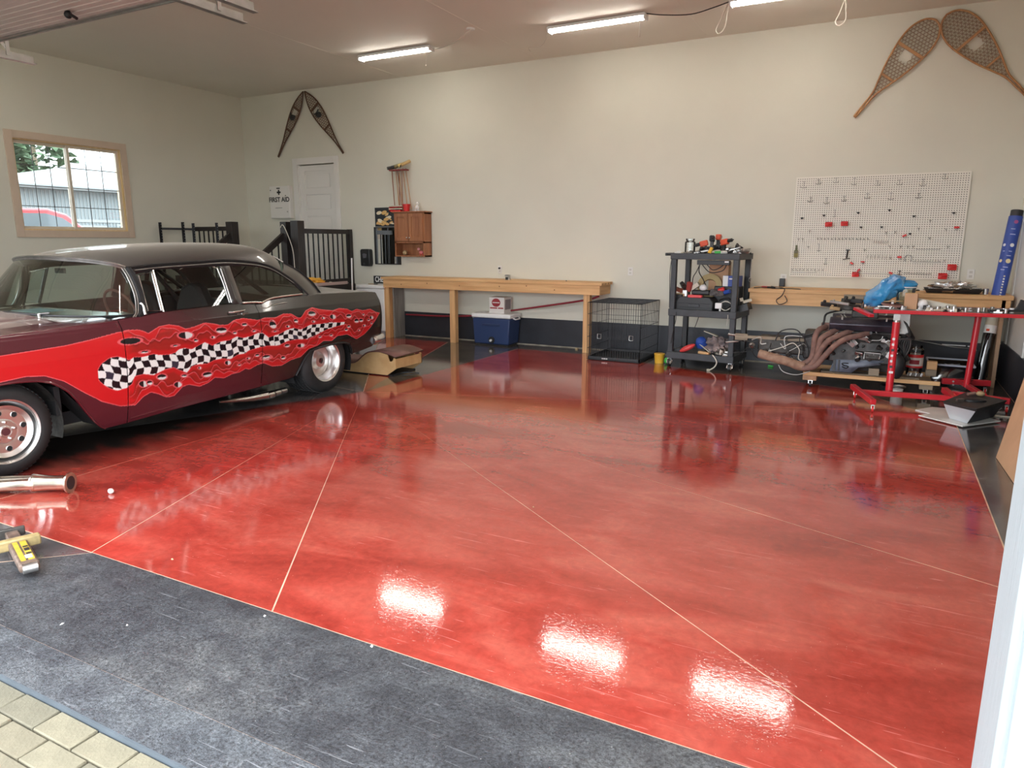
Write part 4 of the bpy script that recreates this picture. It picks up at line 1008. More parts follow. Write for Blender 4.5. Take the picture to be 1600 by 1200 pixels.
# tool bench beside the landing
t = thing('rolling_tray_table', 'low metal tray table with tools and a yellow cloth beside the landing', 'table', (2.85, -1.25, 0))
B().bx(2.56, 3.12, -1.62, -.95, .905, .915).bx(2.56, 3.12, -1.63, -1.62, .905, .95).bx(3.12, 3.13, -1.63, -.95, .905, .95).bx(2.55, 2.56, -1.63, -.95, .905, .95).build('tray', M('pinkish_grey_steel', (.50, .42, .42), .4, .3), t)
B().bx(2.57, 3.10, -1.61, -1.60, .80, .90).bx(3.09, 3.10, -1.6, -.96, .80, .90).build('apron', m_black, t)
for x in (2.59, 3.08):
    for y in (-1.58, -.98): B().bx(x-.015, x+.015, y-.015, y+.015, 0, .9).build('leg', m_blackm, t)
random.seed(5)
rag = B()
def lump(cx, cy, cz, rx, ry, rz, seed, amp=.35, n=18, fr=2.2):
    def f(i, j):
        a = 2*PI*i/n; b = PI*(j/(n//2)); d = Vector((math.cos(a)*math.sin(b), math.sin(a)*math.sin(b), math.cos(b)))
        k = 1+amp*noise.noise(d*fr+Vector((seed, 0, 0)))+amp*.5*noise.noise(d*fr*2.4+Vector((seed, 3, 0)))
        return (cx+d.x*rx*k, cy+d.y*ry*k, max(cz-rz*.9, cz+d.z*rz*k))
    return f
tag(B().grid(22, 12, lambda i, j: lump(2.78, -1.35, .955, .17, .15, .05, 3, .6, 22, 3)(i, j), True).build('cloth', M('mustard_cloth', (.78, .42, .05), .9)), 'crumpled mustard yellow cloth on the tray table by the car roof', 'cloth')
for k, (x, y, a) in enumerate(((2.95, -1.45, .4), (3.02, -1.30, 1.3), (2.98, -1.15, -.5))):
    o = thing('screwdriver', ['screwdriver lying nearest the yellow cloth on the tray table', 'screwdriver lying across the middle of the tray table', 'screwdriver at the wall end of the tray table'][k], 'tool', (x, y, .925), a, 'screwdrivers on the tray table')
    T = TR(x, y, .928, a); B(T).cyl((0, 0, 0), (.10, 0, 0), .004, 6).build('shaft', m_steel, o); B(T).cyl((-.09, 0, .004), (0, 0, .004), .012, 8).build('handle', m_cream if k != 1 else m_redpl, o)
t = thing('toolbox', 'open red metal tool tray behind the car trunk', 'toolbox', (2.95, -1.72, .0))
B().bx(2.70, 3.20, -1.85, -1.70, .80, .89).build('body', m_redpl, t, bev=.004)
B().bx(2.69, 3.21, -1.86, -1.69, .885, .893).build('rim', m_redp, t)
for x in (2.74, 3.16): B().bx(x-.012, x+.012, -1.79, -1.76, 0, .80).build('leg', m_blackm, t)
B().cyl((3.10, -1.853, .845), (3.10, -1.862, .845), .022, 12).build('latch', m_black, t)
tag(B().cyl((2.915, -.62, 0), (2.935, -.60, 1.30), .013, 10).build('pipe', m_white2), 'thin white plastic pipe standing upright beside the black railing', 'pipe')

# soap dispenser, poster, mirror
t = thing('soap_dispenser', 'black wall-mounted soap dispenser between railing and mirror', 'dispenser', (2.80, 0, 1.3))
B().prism([(-.10, -.14), (.085, -.145), (.105, -.10), (.10, .12), (.085, .145), (-.085, .145), (-.105, .12)], 0, .10, TR(2.80, 0, 1.295, 0, R(90))).build('body', m_black, t, bev=.018)
B().prism([(-.05, .06), (-.02, .075), (.04, .06), (.03, 0), (-.03, -.01)], .098, .103, TR(2.80, 0, 1.295, 0, R(90))).build('window', M('smoky_plastic', (.12, .13, .15), .2), t)
B().sph((2.78, -.10, 1.19), .02, 10).build('push_button', m_grey, t)
t = thing('poster', 'dark framed poster with golden shapes left of the wooden cabinet', 'poster', (3.26, -.01, 1.97))
B().bx(2.98, 3.56, -.012, -.002, 1.812, 2.122).build('backing', M('poster_dark', (.018, .022, .028), .35), t)
m_gold = M('poster_gold', (.72, .45, .16), .5); m_gold2 = M('poster_cream', (.85, .76, .55), .5)
pg = B(); pg2 = B(); random.seed(11)
T = TR(3.02, -.0125, 1.82, 0, R(90))
for k in range(26):
    u, v = random.uniform(.03, .48), random.uniform(.02, .22); a = random.uniform(.02, .06); b_ = a*random.uniform(.3, .6); th = random.uniform(-.5, .6)
    poly = [(u+a*math.cos(q)*math.cos(th)-b_*math.sin(q)*math.sin(th), v+a*math.cos(q)*math.sin(th)+b_*math.sin(q)*math.cos(th)) for q in [2*PI*i/9 for i in range(9)]]
    (pg if k % 3 else pg2).prism(poly, 0.0001*k, .0001*k+.0004, T)
pg.build('printed_shapes', m_gold, t)['kind'] = 'stuff'; pg2.build('printed_shapes', m_gold2, t)['kind'] = 'stuff'
t = thing('wall_mirror', 'tall mirror with thick black side frame under the poster', 'mirror', (3.21, -.02, 1.49))
B().bx(2.96, 3.0, -.03, -.002, 1.185, 1.805).bx(3.43, 3.49, -.03, -.002, 1.185, 1.805).bx(3.0, 3.43, -.025, -.002, 1.185, 1.20).bx(3.0, 3.43, -.025, -.002, 1.79, 1.805).build('frame', m_black, t)
B().bx(3.0, 3.43, -.012, -.006, 1.20, 1.79).build('mirror_glass', M('mirror_silver', (.75, .78, .78), .015, 1.), t)
# wall cabinet
t = thing('wall_cabinet', 'small oak wall cabinet with two doors and an open shelf', 'cabinet', (3.81, 0, 1.33))
x0, x1 = 3.52, 4.11
B().bx(x0, x0+.018, -.20, 0, 1.325, 2.02).bx(x1-.018, x1, -.20, 0, 1.325, 2.02).bx(x0, x1, -.012, 0, 1.325, 2.02).bx(x0, x1, -.20, 0, 1.325, 1.345).bx(x0, x1, -.20, 0, 1.545, 1.56).bx(x0, x1, -.20, 0, 2.0, 2.02)\
    .bx(x0, x0+.03, -.205, -.20, 1.325, 2.02).bx(x1-.03, x1, -.205, -.20, 1.325, 2.02).bx(x0, x1, -.205, -.20, 1.54, 1.565).build('body', m_oak, t)
B().bx(x0-.03, x1+.025, -.235, 0, 2.02, 2.042).build('top_board', m_oak, t, bev=.006)
for k in (0, 1):
    a = x0+.022+k*.275; b_ = a+.27
    dd = B().bx(a, a+.05, -.222, -.205, 1.572, 2.01).bx(b_-.05, b_, -.222, -.205, 1.572, 2.01).bx(a+.05, b_-.05, -.222, -.205, 1.572, 1.63).bx(a+.05, b_-.05, -.222, -.205, 1.955, 2.01).bx(a+.05, b_-.05, -.212, -.205, 1.63, 1.955).build('door', m_oak, t)
    B().bx(a+.075, b_-.075, -.218, -.212, 1.655, 1.93).build('raised_panel', m_oak, dd, bev=.005)
    xk = b_-.025 if k == 0 else a+.025
    B().sph((xk, -.238, 1.625), .014, 12).cyl((xk, -.238, 1.625), (xk, -.222, 1.625), .006, 8).build('knob', m_chrome, dd)
tag(B().sph((3.66, -.12, 1.345+.04), .04, 16).build('ball', m_tan), 'small tan ball on the open shelf of the oak cabinet', 'ball')
t = thing('toy', 'small pink toy animal on the open shelf of the oak cabinet', 'toy', (3.98, -.12, 1.345))
B().sph((3.98, -.12, 1.395), .035, 12, (1.2, .8, .8)).build('body', M('pink_plush', (.75, .22, .24), .8), t); B().sph((3.94, -.13, 1.445), .024, 12).build('head', M('pink_plush_light', (.80, .35, .36), .8), t)
B().cyl((3.96, -.12, 1.345), (3.965, -.12, 1.38), .009, 8).build('leg', m_redpl, t); B().cyl((4.01, -.12, 1.345), (4.0, -.12, 1.38), .009, 8).build('leg', m_redpl, t)
# croquet set on the cabinet
t = thing('croquet_stand', 'red croquet stand on top of the oak cabinet', 'rack', (3.58, -.11, 2.042))
B().bx(3.40, 3.63, -.17, -.05, 2.042, 2.065).bx(3.40, 3.63, -.17, -.05, 2.11, 2.125).bx(3.40, 3.42, -.17, -.05, 2.042, 2.14).build('base', m_redpl, t)
B().cyl((3.40, -.175, 2.087), (3.66, -.175, 2.087), .010, 8).cyl((3.40, -.175, 2.13), (3.66, -.175, 2.13), .010, 8).build('white_peg', m_cream, t)
B().bx(3.41, 3.74, -.155, -.065, 2.685, 2.705).build('top_plate', M('dark_red_paint', (.22, .02, .02), .5), t)
B().cyl((3.50, -.15, 2.13), (3.47, -.15, 2.69), .007, 8).cyl((3.66, -.15, 2.06), (3.66, -.15, 2.69), .007, 8).cyl((3.56, -.10, 2.125), (3.57, -.10, 2.69), .007, 8).cyl((3.58, -.07, 2.125), (3.52, -.07, 2.69), .006, 8).build('rod', M('brown_rod', (.30, .13, .07), .5), t)
pot = tag(B().lathe([(.045, 0), (.06, .10), (.066, .10), (.066, .118), (.055, .118), (.04, .02)], 20, TR(3.715, -.12, 2.042)).build('flower_pot', m_redpl, ang=30), 'small red plastic pot on the oak cabinet under the mallets', 'pot')
mh = [(3.44, (.05, .05, .045), 'dark grey croquet mallet, left end of the rack on the cabinet', -.05), (3.52, (.04, .045, .05), 'black croquet mallet, second from the left in the rack', 0), (3.58, (.25, .22, .10), 'olive croquet mallet in the middle of the rack', .05), (3.66, (.80, .62, .22), 'yellow striped croquet mallet near the right end of the rack', .10), (3.72, (.55, .38, .16), 'tan croquet mallet, right end of the rack on the cabinet', .14)]
for k, (x, c, lb, tl) in enumerate(mh):
    o = thing('croquet_mallet', lb, 'mallet', (x, -.11, 2.1), 0, 'croquet mallets standing on the cabinet')
    B().cyl((x+.04+k*.012, -.12, 2.075), (x, -.12, 2.72), .0065, 8).build('handle', m_slight if k % 2 else M('reddish_handle', (.35, .13, .06), .5) if k == 0 else m_slight, o)
    mt = M('mallet_head_%s' % ('charcoal', 'black', 'olive', 'yellow', 'tan')[k], c, .4)
    zc = 2.735+.01*k
    hd = B().cyl((x-.05, -.17, zc-.01), (x+.045, -.06, zc+.02+.01*k), .026, 14).build('head', mt, o)
    if k == 3: B().cyl((x-.035, -.153, zc-.005), (x-.025, -.141, zc-.002), .0268, 14).cyl((x+.02, -.089, zc+.035), (x+.03, -.077, zc+.038), .0268, 14).build('stripe', m_black, hd)
t = thing('figurine', 'small white speckled figurine on the right of the cabinet top', 'figurine', (3.92, -.12, 2.042))
B().sph((3.92, -.12, 2.10), .035, 12, (1, .8, 1.3)).sph((3.93, -.12, 2.165), .024, 12).build('body', m_white2, t)
B().cyl((3.89, -.12, 2.042), (3.90, -.12, 2.08), .01, 8).cyl((3.95, -.12, 2.042), (3.94, -.12, 2.08), .01, 8).build('leg', m_white2, t)
B().sph((3.90, -.15, 2.12), .007, 6).sph((3.935, -.15, 2.09), .007, 6).sph((3.94, -.142, 2.16), .006, 6).sph((3.92, -.15, 2.14), .006, 6).build('spots', m_gold, t)['kind'] = 'stuff'
# freezer, sign
t = thing('chest_freezer', 'white chest freezer between the car tail and the long workbench', 'freezer', (3.14, -.22, 0))
B().bx(2.86, 3.425, -.42, -.02, .10, .80).build('body', m_white2, t, bev=.012); B().bx(2.85, 3.435, -.435, -.02, .805, .86).build('lid', m_white2, t, bev=.012)
B().bx(2.89, 3.40, -.39, -.05, .0, .10).build('plinth', M('grey_plinth', (.35, .35, .36), .5), t)
t = thing('licence_plate', 'black plate sign with white capital letters on the freezer', 'sign', (3.08, -.03, .86))
B().bx(2.91, 3.30, -.024, -.018, .865, .99).build('plate', m_black, t, bev=.002); text('CHEVY', .125, (3.085, -.0255, .928), (R(90), 0, 0), m_white2, t, bold=.003, sx=.72)
t = thing('pliers', 'pliers lying on the white freezer lid', 'tool', (3.1, -.25, .86))
B().beam((3.0, -.28, .868), (3.10, -.25, .868), .015, .01).beam((3.0, -.23, .868), (3.10, -.25, .868), .015, .01).build('handle', m_tan, t); B().beam((3.10, -.25, .868), (3.16, -.24, .868), .02, .012).build('jaw', m_blackm, t)

# ================================================================ LONG WORKBENCH (left)
t = thing('workbench', 'long pine workbench with three square front legs and bare top', 'workbench', (5.3, -.23, 0))
for k in range(4): B().bx(3.40, 7.22, -.455+k*.112, -.455+k*.112+.108, .965, 1.003).build('top_board', m_pine, t, bev=.002)
B().bx(3.44, 7.19, -.445, -.407, .832, .963).build('front_apron', m_pine, t, bev=.002)
B().bx(7.15, 7.19, -.405, -.01, .832, .963).build('end_apron', m_piney, t, bev=.002)
B().bx(3.44, 7.15, -.045, -.007, .832, .963).build('rear_apron', m_pine, t)
for x in (3.47, 4.74, 6.98): B().bx(x-.048, x+.048, -.405, -.31, 0, .963).build('leg', m_pinez, t, bev=.002)
B().bx(3.522, 3.54, -.31, -.02, .0, .832).build('end_panel', M('weathered_grey_panel', (.30, .30, .28), .8, var=.2, vs_=4, stretch=(6, 6, .6)), t)
kb = B()
for x, z in ((4.9, .90), (5.6, .91), (6.5, .885), (3.8, .89), (6.05, .93), (4.3, .92)): kb.lathe([(1e-4, .0002), (.010, .0)], 8, TR(x, -.4455, z, 0, R(90)))
kb.build('wood_knots', M('knot_brown', (.22, .09, .03), .6), t)['kind'] = 'stuff'
for y in (-.43, -.30, -.19, -.08):
    B().lathe([(1e-4, .0015), (.012, .001)], 8, TR(7.2205, y, .984, 0, 0, R(90))).build('end_grain', M('end_grain', (.30, .16, .07), .8) if 'end_grain' not in bpy.data.materials else bpy.data.materials['end_grain'], t)
tag(B().tube(spline([(3.60, -.055, .36), (4.4, -.10, .375), (5.05, -.11, .42), (5.5, -.10, .50), (6.3, -.18, .635), (6.94, -.27, .75), (7.12, -.28, .81)], 6), .014, 8).build('strap', M('maroon_strap', (.26, .02, .035), .5), ang=80), 'maroon strap strung slanting behind the long workbench legs', 'strap')
t = thing('jig', 'small grey metal clamp block standing on the long workbench', 'tool', (5.68, -.3, 1.003))
B().bx(5.63, 5.70, -.32, -.28, 1.053, 1.08).bx(5.68, 5.70, -.32, -.28, 1.003, 1.053).build('body', m_steel, t); B().bx(5.635, 5.675, -.318, -.285, 1.003, 1.045).build('foot', m_black, t)
tag(B().sph((6.6, -.25, 1.01), .009, 8).build('screw', m_black), 'tiny dark screw on the right half of the long workbench', 'screw')
def outlet(x, z, lab, duplex=True):
    t = thing('wall_outlet', lab, 'outlet', (x, 0, z)); B().bx(x-.036, x+.036, -.008, 0, z-.058, z+.058).build('plate', m_white, t, bev=.002)
    for dz in (-.024, .024): B().bx(x-.016, x+.016, -.010, -.008, z+dz-.014, z+dz+.014).build('socket', M('outlet_face', (.6, .58, .53), .4) if 'outlet_face' not in bpy.data.materials else bpy.data.materials['outlet_face'], t)
    return t
o1 = outlet(5.37, 1.14, 'white outlet above the cooler with a dark plug')
tag(B().cyl((5.37, -.035, 1.16), (5.37, -.010, 1.16), .014, 10).build('plug', m_black), 'dark plug in the outlet above the blue cooler', 'plug')
outlet(7.48, 1.153, 'bare white outlet on the wall above the wire crate')
outlet(11.56, 1.20, 'white double outlet right of the pegboard corner')
outlet(9.53, 1.10, 'white outlet left of the pegboard holding the black charger')
t = thing('charger', 'black wall charger plugged in left of the pegboard', 'charger', (9.53, -.05, 1.06)); B().bx(9.49, 9.555, -.075, -.010, 1.0, 1.105).build('body', m_black, t, bev=.006)
B().tube(spline([(9.53, -.05, 1.0), (9.49, -.10, .99), (9.42, -.25, 1.015), (9.50, -.40, 1.012), (9.62, -.62, 1.01), (9.60, -.635, .93), (9.54, -.63, .87), (9.58, -.63, .82), (9.66, -.63, .86), (9.63, -.63, .93)], 6), .005, 6).build('cable', m_bcord, t, ang=80)

# cooler and carton
t = thing('cooler', 'dark blue cooler with white lid under the long workbench', 'cooler', (5.43, -.22, 0))
B().add([(5.12, -.385, .02), (5.72, -.385, .02), (5.72, -.05, .02), (5.12, -.05, .02), (5.10, -.40, .42), (5.75, -.40, .42), (5.75, -.04, .42), (5.10, -.04, .42)], [(0, 3, 2, 1), (4, 5, 6, 7), (0, 1, 5, 4), (1, 2, 6, 5), (2, 3, 7, 6), (3, 0, 4, 7)]).build('body', m_blue, t, bev=.018)
B().bx(5.085, 5.765, -.415, -.03, .422, .49).build('lid', m_white2, t, bev=.02)
B().bx(5.27, 5.58, -.405, -.392, .30, .335).build('hand_recess', M('cooler_blue_dark', (.015, .03, .09), .5), t, bev=.005)
sp = B().lathe([(.055, 0), (.05, .012), (1e-4, .012)], 20, TR(5.43, -.388, .085, 0, R(90)), True, False).build('spout_recess', m_black, t); B().cyl((5.43, -.40, .085), (5.43, -.43, .080), .018, 12).build('spout', m_white2, sp)
B().tube([(5.772, -.33, .43), (5.80, -.30, .41), (5.80, -.16, .41), (5.772, -.13, .43)], .011, 8).build('handle', m_white2, t); B().tube([(5.078, -.33, .43), (5.05, -.30, .41), (5.05, -.16, .41), (5.078, -.13, .43)], .011, 8).build('handle', m_white2, t)
B().bx(5.14, 5.70, -.37, -.07, 0, .02).build('base', m_black, t)
t = thing('carton', 'white carton with dark red print standing on the cooler', 'box', (5.49, -.22, .49), 0)
B().bx(5.36, 5.62, -.33, -.09, .491, .735).build('body', m_paper, t, bev=.003); m_dred = M('dark_red_print', (.33, .03, .04), .6)
B().lathe([(1e-4, .001), (.075, .0)], 28, TR(5.48, -.331, .655, 0, R(90)) @ Matrix.Diagonal((1.0, .85, 1, 1))).build('round_print', m_dred, t)
B().bx(5.375, 5.50, -.332, -.330, .563, .582).bx(5.515, 5.605, -.332, -.330, .563, .582).build('bar_print', m_dred, t)
B().bx(5.42, 5.54, -.3335, -.332, .648, .662).bx(5.435, 5.55, -.332, -.330, .54, .548).bx(5.45, 5.53, -.332, -.330, .522, .528).build('text_print', m_paper, t)
B().bx(5.62, 5.621, -.30, -.12, .55, .70).build('side_print', M('grey_print', (.25, .22, .24), .6), t)

# wire crate
t = thing('dog_crate', 'empty black wire dog crate standing on the floor by the workbench', 'crate', (7.58, -.50, 0))
cx0, cx1, cy0, cy1, cz = 7.21, 7.945, -.93, -.10, .765
B().bx(cx0+.01, cx1-.01, cy0+.01, cy1-.01, .012, .018).bx(cx0+.01, cx1-.01, cy0+.01, cy0+.02, .012, .05).bx(cx0+.01, cx1-.01, cy1-.02, cy1-.01, .012, .05).bx(cx0+.01, cx0+.02, cy0+.01, cy1-.01, .012, .05).bx(cx1-.02, cx1-.01, cy0+.01, cy1-.01, .012, .05).build('tray', m_black, t)
B().bx(7.42, 7.50, cy0+.008, cy0+.0095, .022, .036).build('tray_label', m_white, t)
def wpanel(P0, U, V, nu, nv, name):
    P0, U, V = Vector(P0), Vector(U), Vector(V); b = B(); r_ = .0022
    for i in range(nu+1): p = P0+U*(i/nu); b.tube([p, p+V], r_ if 0 < i < nu else .004, 4)
    for j in range(nv+1): p = P0+V*(j/nv); b.tube([p, p+U], .003 if 0 < j < nv else .004, 4)
    o = b.build(name, m_blackm, t, ang=80); o['kind'] = 'stuff'
wpanel((cx0, cy0, .01), (cx1-cx0, 0, 0), (0, 0, cz), 22, 5, 'front_wires'); wpanel((cx0, cy1, .01), (cx1-cx0, 0, 0), (0, 0, cz), 22, 5, 'back_wires')
wpanel((cx0, cy0, .01), (0, cy1-cy0, 0), (0, 0, cz), 22, 5, 'side_wires'); wpanel((cx1, cy0, .01), (0, cy1-cy0, 0), (0, 0, cz), 22, 5, 'side_wires')
wpanel((cx0, cy0, cz+.01), (0, cy1-cy0, 0), (cx1-cx0, 0, 0), 26, 6, 'roof_wires')
for x in (7.36, 7.80): B().tube([(x, cy0-.012, .30), (x+.05, cy0-.012, .30), (x+.05, cy0-.012, .36), (x, cy0-.012, .36)], .004, 6, True).build('latch', m_steel, t)
t = thing('tub', 'small yellow plastic tub on the floor right of the crate', 'tub', (8.15, -.72, 0))
B().lathe([(.058, .0), (.066, .105), (.07, .11), (.07, .125), (1e-4, .127)], 24, TR(8.15, -.72, 0), True, False).build('body', m_yellow, t)
tag(B().sph((8.275, -.78, .048), .045, 16).build('ball', m_green), 'green ball on the floor between yellow tub and cart wheel', 'ball')
tag(B().bx(6.72, 6.76, -.16, -.12, 0, .02).build('wood_chip', m_tan), 'small tan chip on the floor under the long workbench', 'debris')

# plywood box standing behind the car
t = thing('plywood_form', 'low tan plywood form with curved dark top behind the car', 'box', (5.35, -2.8, 0))
prof = [(4.55, .0), (5.56, .0), (5.69, .085), (5.69, .20), (5.665, .215), (5.64, .175), (5.60, .165), (5.585, .20), (5.57, .245), (5.45, .27), (5.30, .255), (5.20, .20), (5.12, .13), (5.0, .10), (4.55, .09)]
for yy in (-3.14, -2.62): B().prism(prof, 0, .018, TR(0, yy, .012, 0, R(90))).build('side_panel', m_ply, t, bev=.002)
B().bx(5.675, 5.69, -3.14, -2.62, .10, .212).build('end_panel', m_ply, t)
cv = spline([(5.69, 0, .24), (5.60, 0, .268), (5.46, 0, .290), (5.31, 0, .275), (5.21, 0, .222), (5.12, 0, .152), (5.0, 0, .118), (4.55, 0, .105)], 5)
B().grid(len(cv), 2, lambda i, j: (cv[i].x, [-3.17, -2.58][j], cv[i].z)).build('curved_top', M('brown_dusty_laminate', (.17, .08, .065), .45, var=.3, vs_=6), t, solid=.014)
B().bx(4.55, 5.60, -3.12, -2.64, 0, .014).build('base_board', m_black, t)
B().beam((5.62, -2.95, .02), (5.78, -2.82, .006), .02, .008).build('prop_bar', m_blackm, t)

# ================================================================ RIGHT WORKBENCH, PEGBOARD
t = thing('workbench', 'pine workbench under the pegboard with objects heaped on it', 'workbench', (10.55, -.3, 0))
for k in range(5): B().bx(9.20, 11.92, -.605+k*.12, -.605+k*.12+.116, .955, 1.0).build('top_board', m_pine, t, bev=.002)
B().bx(9.22, 11.90, -.60, -.562, .81, .953).build('front_apron', m_pine, t, bev=.002); B().bx(11.86, 11.90, -.56, -.01, .81, .953).build('end_apron', m_piney, t)
B().bx(10.28, 10.75, -.62, -.601, .88, .965).build('patch_board', m_oldwood, t)
B().bx(11.82, 11.855, -.60, -.30, 0, .955).build('end_leg', M('brown_end_board', (.40, .25, .15), .6, var=.1, vs_=5), t)
PX0, PX1, PZ0, PZ1 = 9.595, 11.446, 1.133, 2.353
t = peg = thing('pegboard', 'large white pegboard with small hooks above the right workbench', 'pegboard', ((PX0+PX1)/2, 0, PZ0))
B().bx(PX0, PX1, -.022, -.016, PZ0, PZ1).build('board', M('pegboard_white', (.82, .80, .72), .5), t); B().bx(PX0+.02, PX1-.02, -.016, 0, PZ0+.01, PZ0+.04).bx(PX0+.02, PX1-.02, -.016, 0, PZ1-.04, PZ1-.01).build('batten', m_pine, t)
nx, nz_ = 72, 47; hv = []; hf = []
for i in range(nx):
    for j in range(nz_):
        x = PX0+.025+i*(PX1-PX0-.05)/(nx-1); z = PZ0+.025+j*(PZ1-PZ0-.05)/(nz_-1); k = len(hv)
        hv += [(x+.0058*math.cos(a), -.0225, z+.0058*math.sin(a)) for a in (0, PI/3, 2*PI/3, PI, 4*PI/3, 5*PI/3)]; hf.append(tuple(range(k, k+6)))
o = B().add(hv, hf).build('peg_holes', M('hole_dark', (.05, .045, .04), .9), t); o['kind'] = 'stuff'
def pz(px, py):  # crop fractions of the board to wall coordinates
    return (px, py)
m_hook = M('zinc_hook', (.36, .35, .33), .4, .7); m_hookb = M('dark_hook', (.03, .03, .03), .4, .5)
def uv(u, v): return PX0+(PX1-PX0)*u, PZ1-(PZ1-PZ0)*v
anch = [(.05, .045), (.14, .03), (.245, .02), (.355, .03), (.49, .06), (.615, .06), (.745, .06), (.86, .02),
        (.10, .20), (.20, .205), (.305, .20), (.44, .18), (.575, .18), (.73, .19)]
for i, (u, v) in enumerate(anch):
    x, z = uv(u, v); h = .055 if i % 3 else .075
    B().tube([(x-.018, -.03, z), (x+.018, -.03, z)], .003, 5).tube([(x, -.026, z), (x, -.036, z-h)], .0028, 5).tube(spline([(x-.032, -.075, z-h+.012), (x-.02, -.06, z-h), (x, -.04, z-h), (x+.02, -.06, z-h), (x+.032, -.075, z-h+.012)], 3), .0032, 5).build('peg_hook', m_hook, t)
for u, v in ((.055, .405), (.19, .38), (.395, .36), (.575, .34), (.715, .40), (.93, .375), (.42, .50), (.54, .50), (.705, .565)):
    x, z = uv(u, v); B().prism([(-.018, .006), (.018, .006), (.008, -.012), (-.008, -.012)], 0, .02, TR(x, -.022, z, 0, R(90))).tube([(x, -.03, z-.004), (x, -.07, z-.012), (x, -.075, z+.004)], .004, 5).build('black_peg', m_hookb, t)
for u, v, h in ((.255, .33, .085), (.175, .665, .09), (.225, .81, .075), (.355, .735, .0)):
    x, z = uv(u, v)
    if h: B().tube([(x, -.027, z), (x, -.033, z-h)], .003, 5).tube([(x-.014, -.028, z), (x+.014, -.028, z)], .003, 5).tube([(x-.022, -.05, z-h+.01), (x, -.034, z-h), (x+.022, -.05, z-h+.01)], .003, 5).build('peg_hook', m_hook, t)
random.seed(21)
for k in range(15): # row of small hooks along the middle
    x, z = uv(.165+k*.0215, .615); a = random.uniform(-.02, .02)
    B().tube([(x-.008, -.026, z+.012), (x+a*.3, -.045, z), (x+.010, -.05, z-.014)], .0026, 4).tube([(x+.009, -.026, z+.01), (x-.006, -.03, z-.012)], .0024, 4).build('small_hook', m_hook, t)
for k in range(7): x, z = uv(.505+k*.013, .645); B().tube([(x, -.026, z+.018), (x-.003, -.05, z-.018)], .0026, 4).build('small_hook', m_hook, t)
for k in range(7): x, z = uv(.475+k*.022, .79); B().tube([(x, -.026, z+.02), (x-.004, -.05, z-.022)], .0026, 4).build('small_hook', m_hook, t)
for k in range(9): x, z = uv(.02+k*.024, .93); B().tube([(x-.008, -.026, z+.012), (x+.008, -.04, z-.012)], .0024, 4).tube([(x+.008, -.026, z+.012), (x-.008, -.04, z-.012)], .0024, 4).build('small_hook', m_hook, t)
for u, v in ((.045, .62), (.07, .62), (.11, .70), (.11, .54), (.62, .55), (.57, .555), (.60, .69), (.66, .69), (.70, .69), (.73, .69), (.61, .80), (.81, .45), (.815, .61), (.90, .53), (.92, .69), (.91, .82), (.75, .52), (.455, .725)):
    x, z = uv(u, v); B().tube([(x-.012, -.027, z+.012), (x, -.05, z-.002), (x+.012, -.027, z+.012)], .003, 4).tube([(x, -.03, z+.006), (x, -.05, z-.02)], .003, 4).build('small_hook', m_hook, t)
for u0, u1, v in ((.75, .88, .715), (.745, .885, .835), (.695, .845, .95), (.43, .66, .955), (.02, .17, .955)):
    (xa, z), (xb, _) = uv(u0, v), uv(u1, v)
    r_ = B().tube([(xa, -.026, z+.01), (xa, -.05, z), (xb, -.05, z), (xb, -.026, z+.01)], .003, 5)
    if v in (.835, .95):
        for k in range(9): xx = xa+(xb-xa)*(k+.5)/9; r_.tube([(xx, -.05, z), (xx, -.06, z+.016), (xx+.005, -.07, z+.02)], .0026, 4)
    r_.build('tool_rail', m_hook, t)
x, z = uv(.71, .80)
B().tube([(x+.036*math.cos(a), -.04, z+.036*math.sin(a)) for a in [R(-30)+R(240)*i/12 for i in range(13)]], .0055, 6).tube([(x-.045, -.04, z-.03), (x-.02, -.04, z-.026)], .004, 5).tube([(x+.045, -.04, z-.03), (x+.02, -.04, z-.026)], .004, 5).build('horseshoe_holder', m_hook, t)
x, z = uv(.355, .725)
B().beam((x, -.04, z), (x-.008, -.045, z-.10), .014, .01).bx(x-.022, x+.022, -.055, -.026, z-.006, z+.006).beam((x-.045, -.06, z-.115), (x+.03, -.045, z-.10), .012, .01).build('long_hook', m_hookb, t)
x, z = uv(.67, .95); B().tube([(x-.018, -.03, z+.03), (x+.018, -.03, z+.03)], .004, 5).tube([(x, -.03, z+.03), (x, -.04, z-.05)], .004, 5).tube([(x-.02, -.04, z-.01), (x+.02, -.04, z-.01)], .003, 5).build('peg_hook', m_hookb, t)
def bin_(u, v, w, h, lab, tilt=0, dz=0):
    x, z = uv(u, v)
    T = Matrix.Translation((x, -.05, z)) @ Matrix.Rotation(tilt, 4, 'Y')
    o = thing('parts_bin', lab, 'bin', (x, -.05, z), 0, 'red bins on the pegboard')
    B(T).add([(-w/2, -.04, -h/2), (w/2, -.04, -h/2), (w/2, .026, -h/2), (-w/2, .026, -h/2), (-w/2, -.055, h*.25), (w/2, -.055, h*.25), (w/2, .026, h/2), (-w/2, .026, h/2)], [(0, 3, 2, 1), (0, 1, 5, 4), (1, 2, 6, 5), (2, 3, 7, 6), (3, 0, 4, 7)]).build('body', m_redpl, o, solid=.003)
    B(T).bx(-w/2-.004, w/2+.004, -.06, -.052, h*.16, h*.27).build('front_lip', m_redpl, o)
    return o
bin_(.225, .47, .075, .055, 'red bin left of the other in the upper left of the pegboard')
bin_(.32, .465, .075, .055, 'red bin second from left in the upper left of the pegboard')
bin_(.955, .88, .085, .065, 'red bin on the right end of the pegboard, upper of two')
bin_(.91, .965, .085, .065, 'red bin on the lower right edge of the pegboard, lower of two')
bin_(.415, .965, .075, .055, 'square red bin at the bottom edge of the pegboard centre')
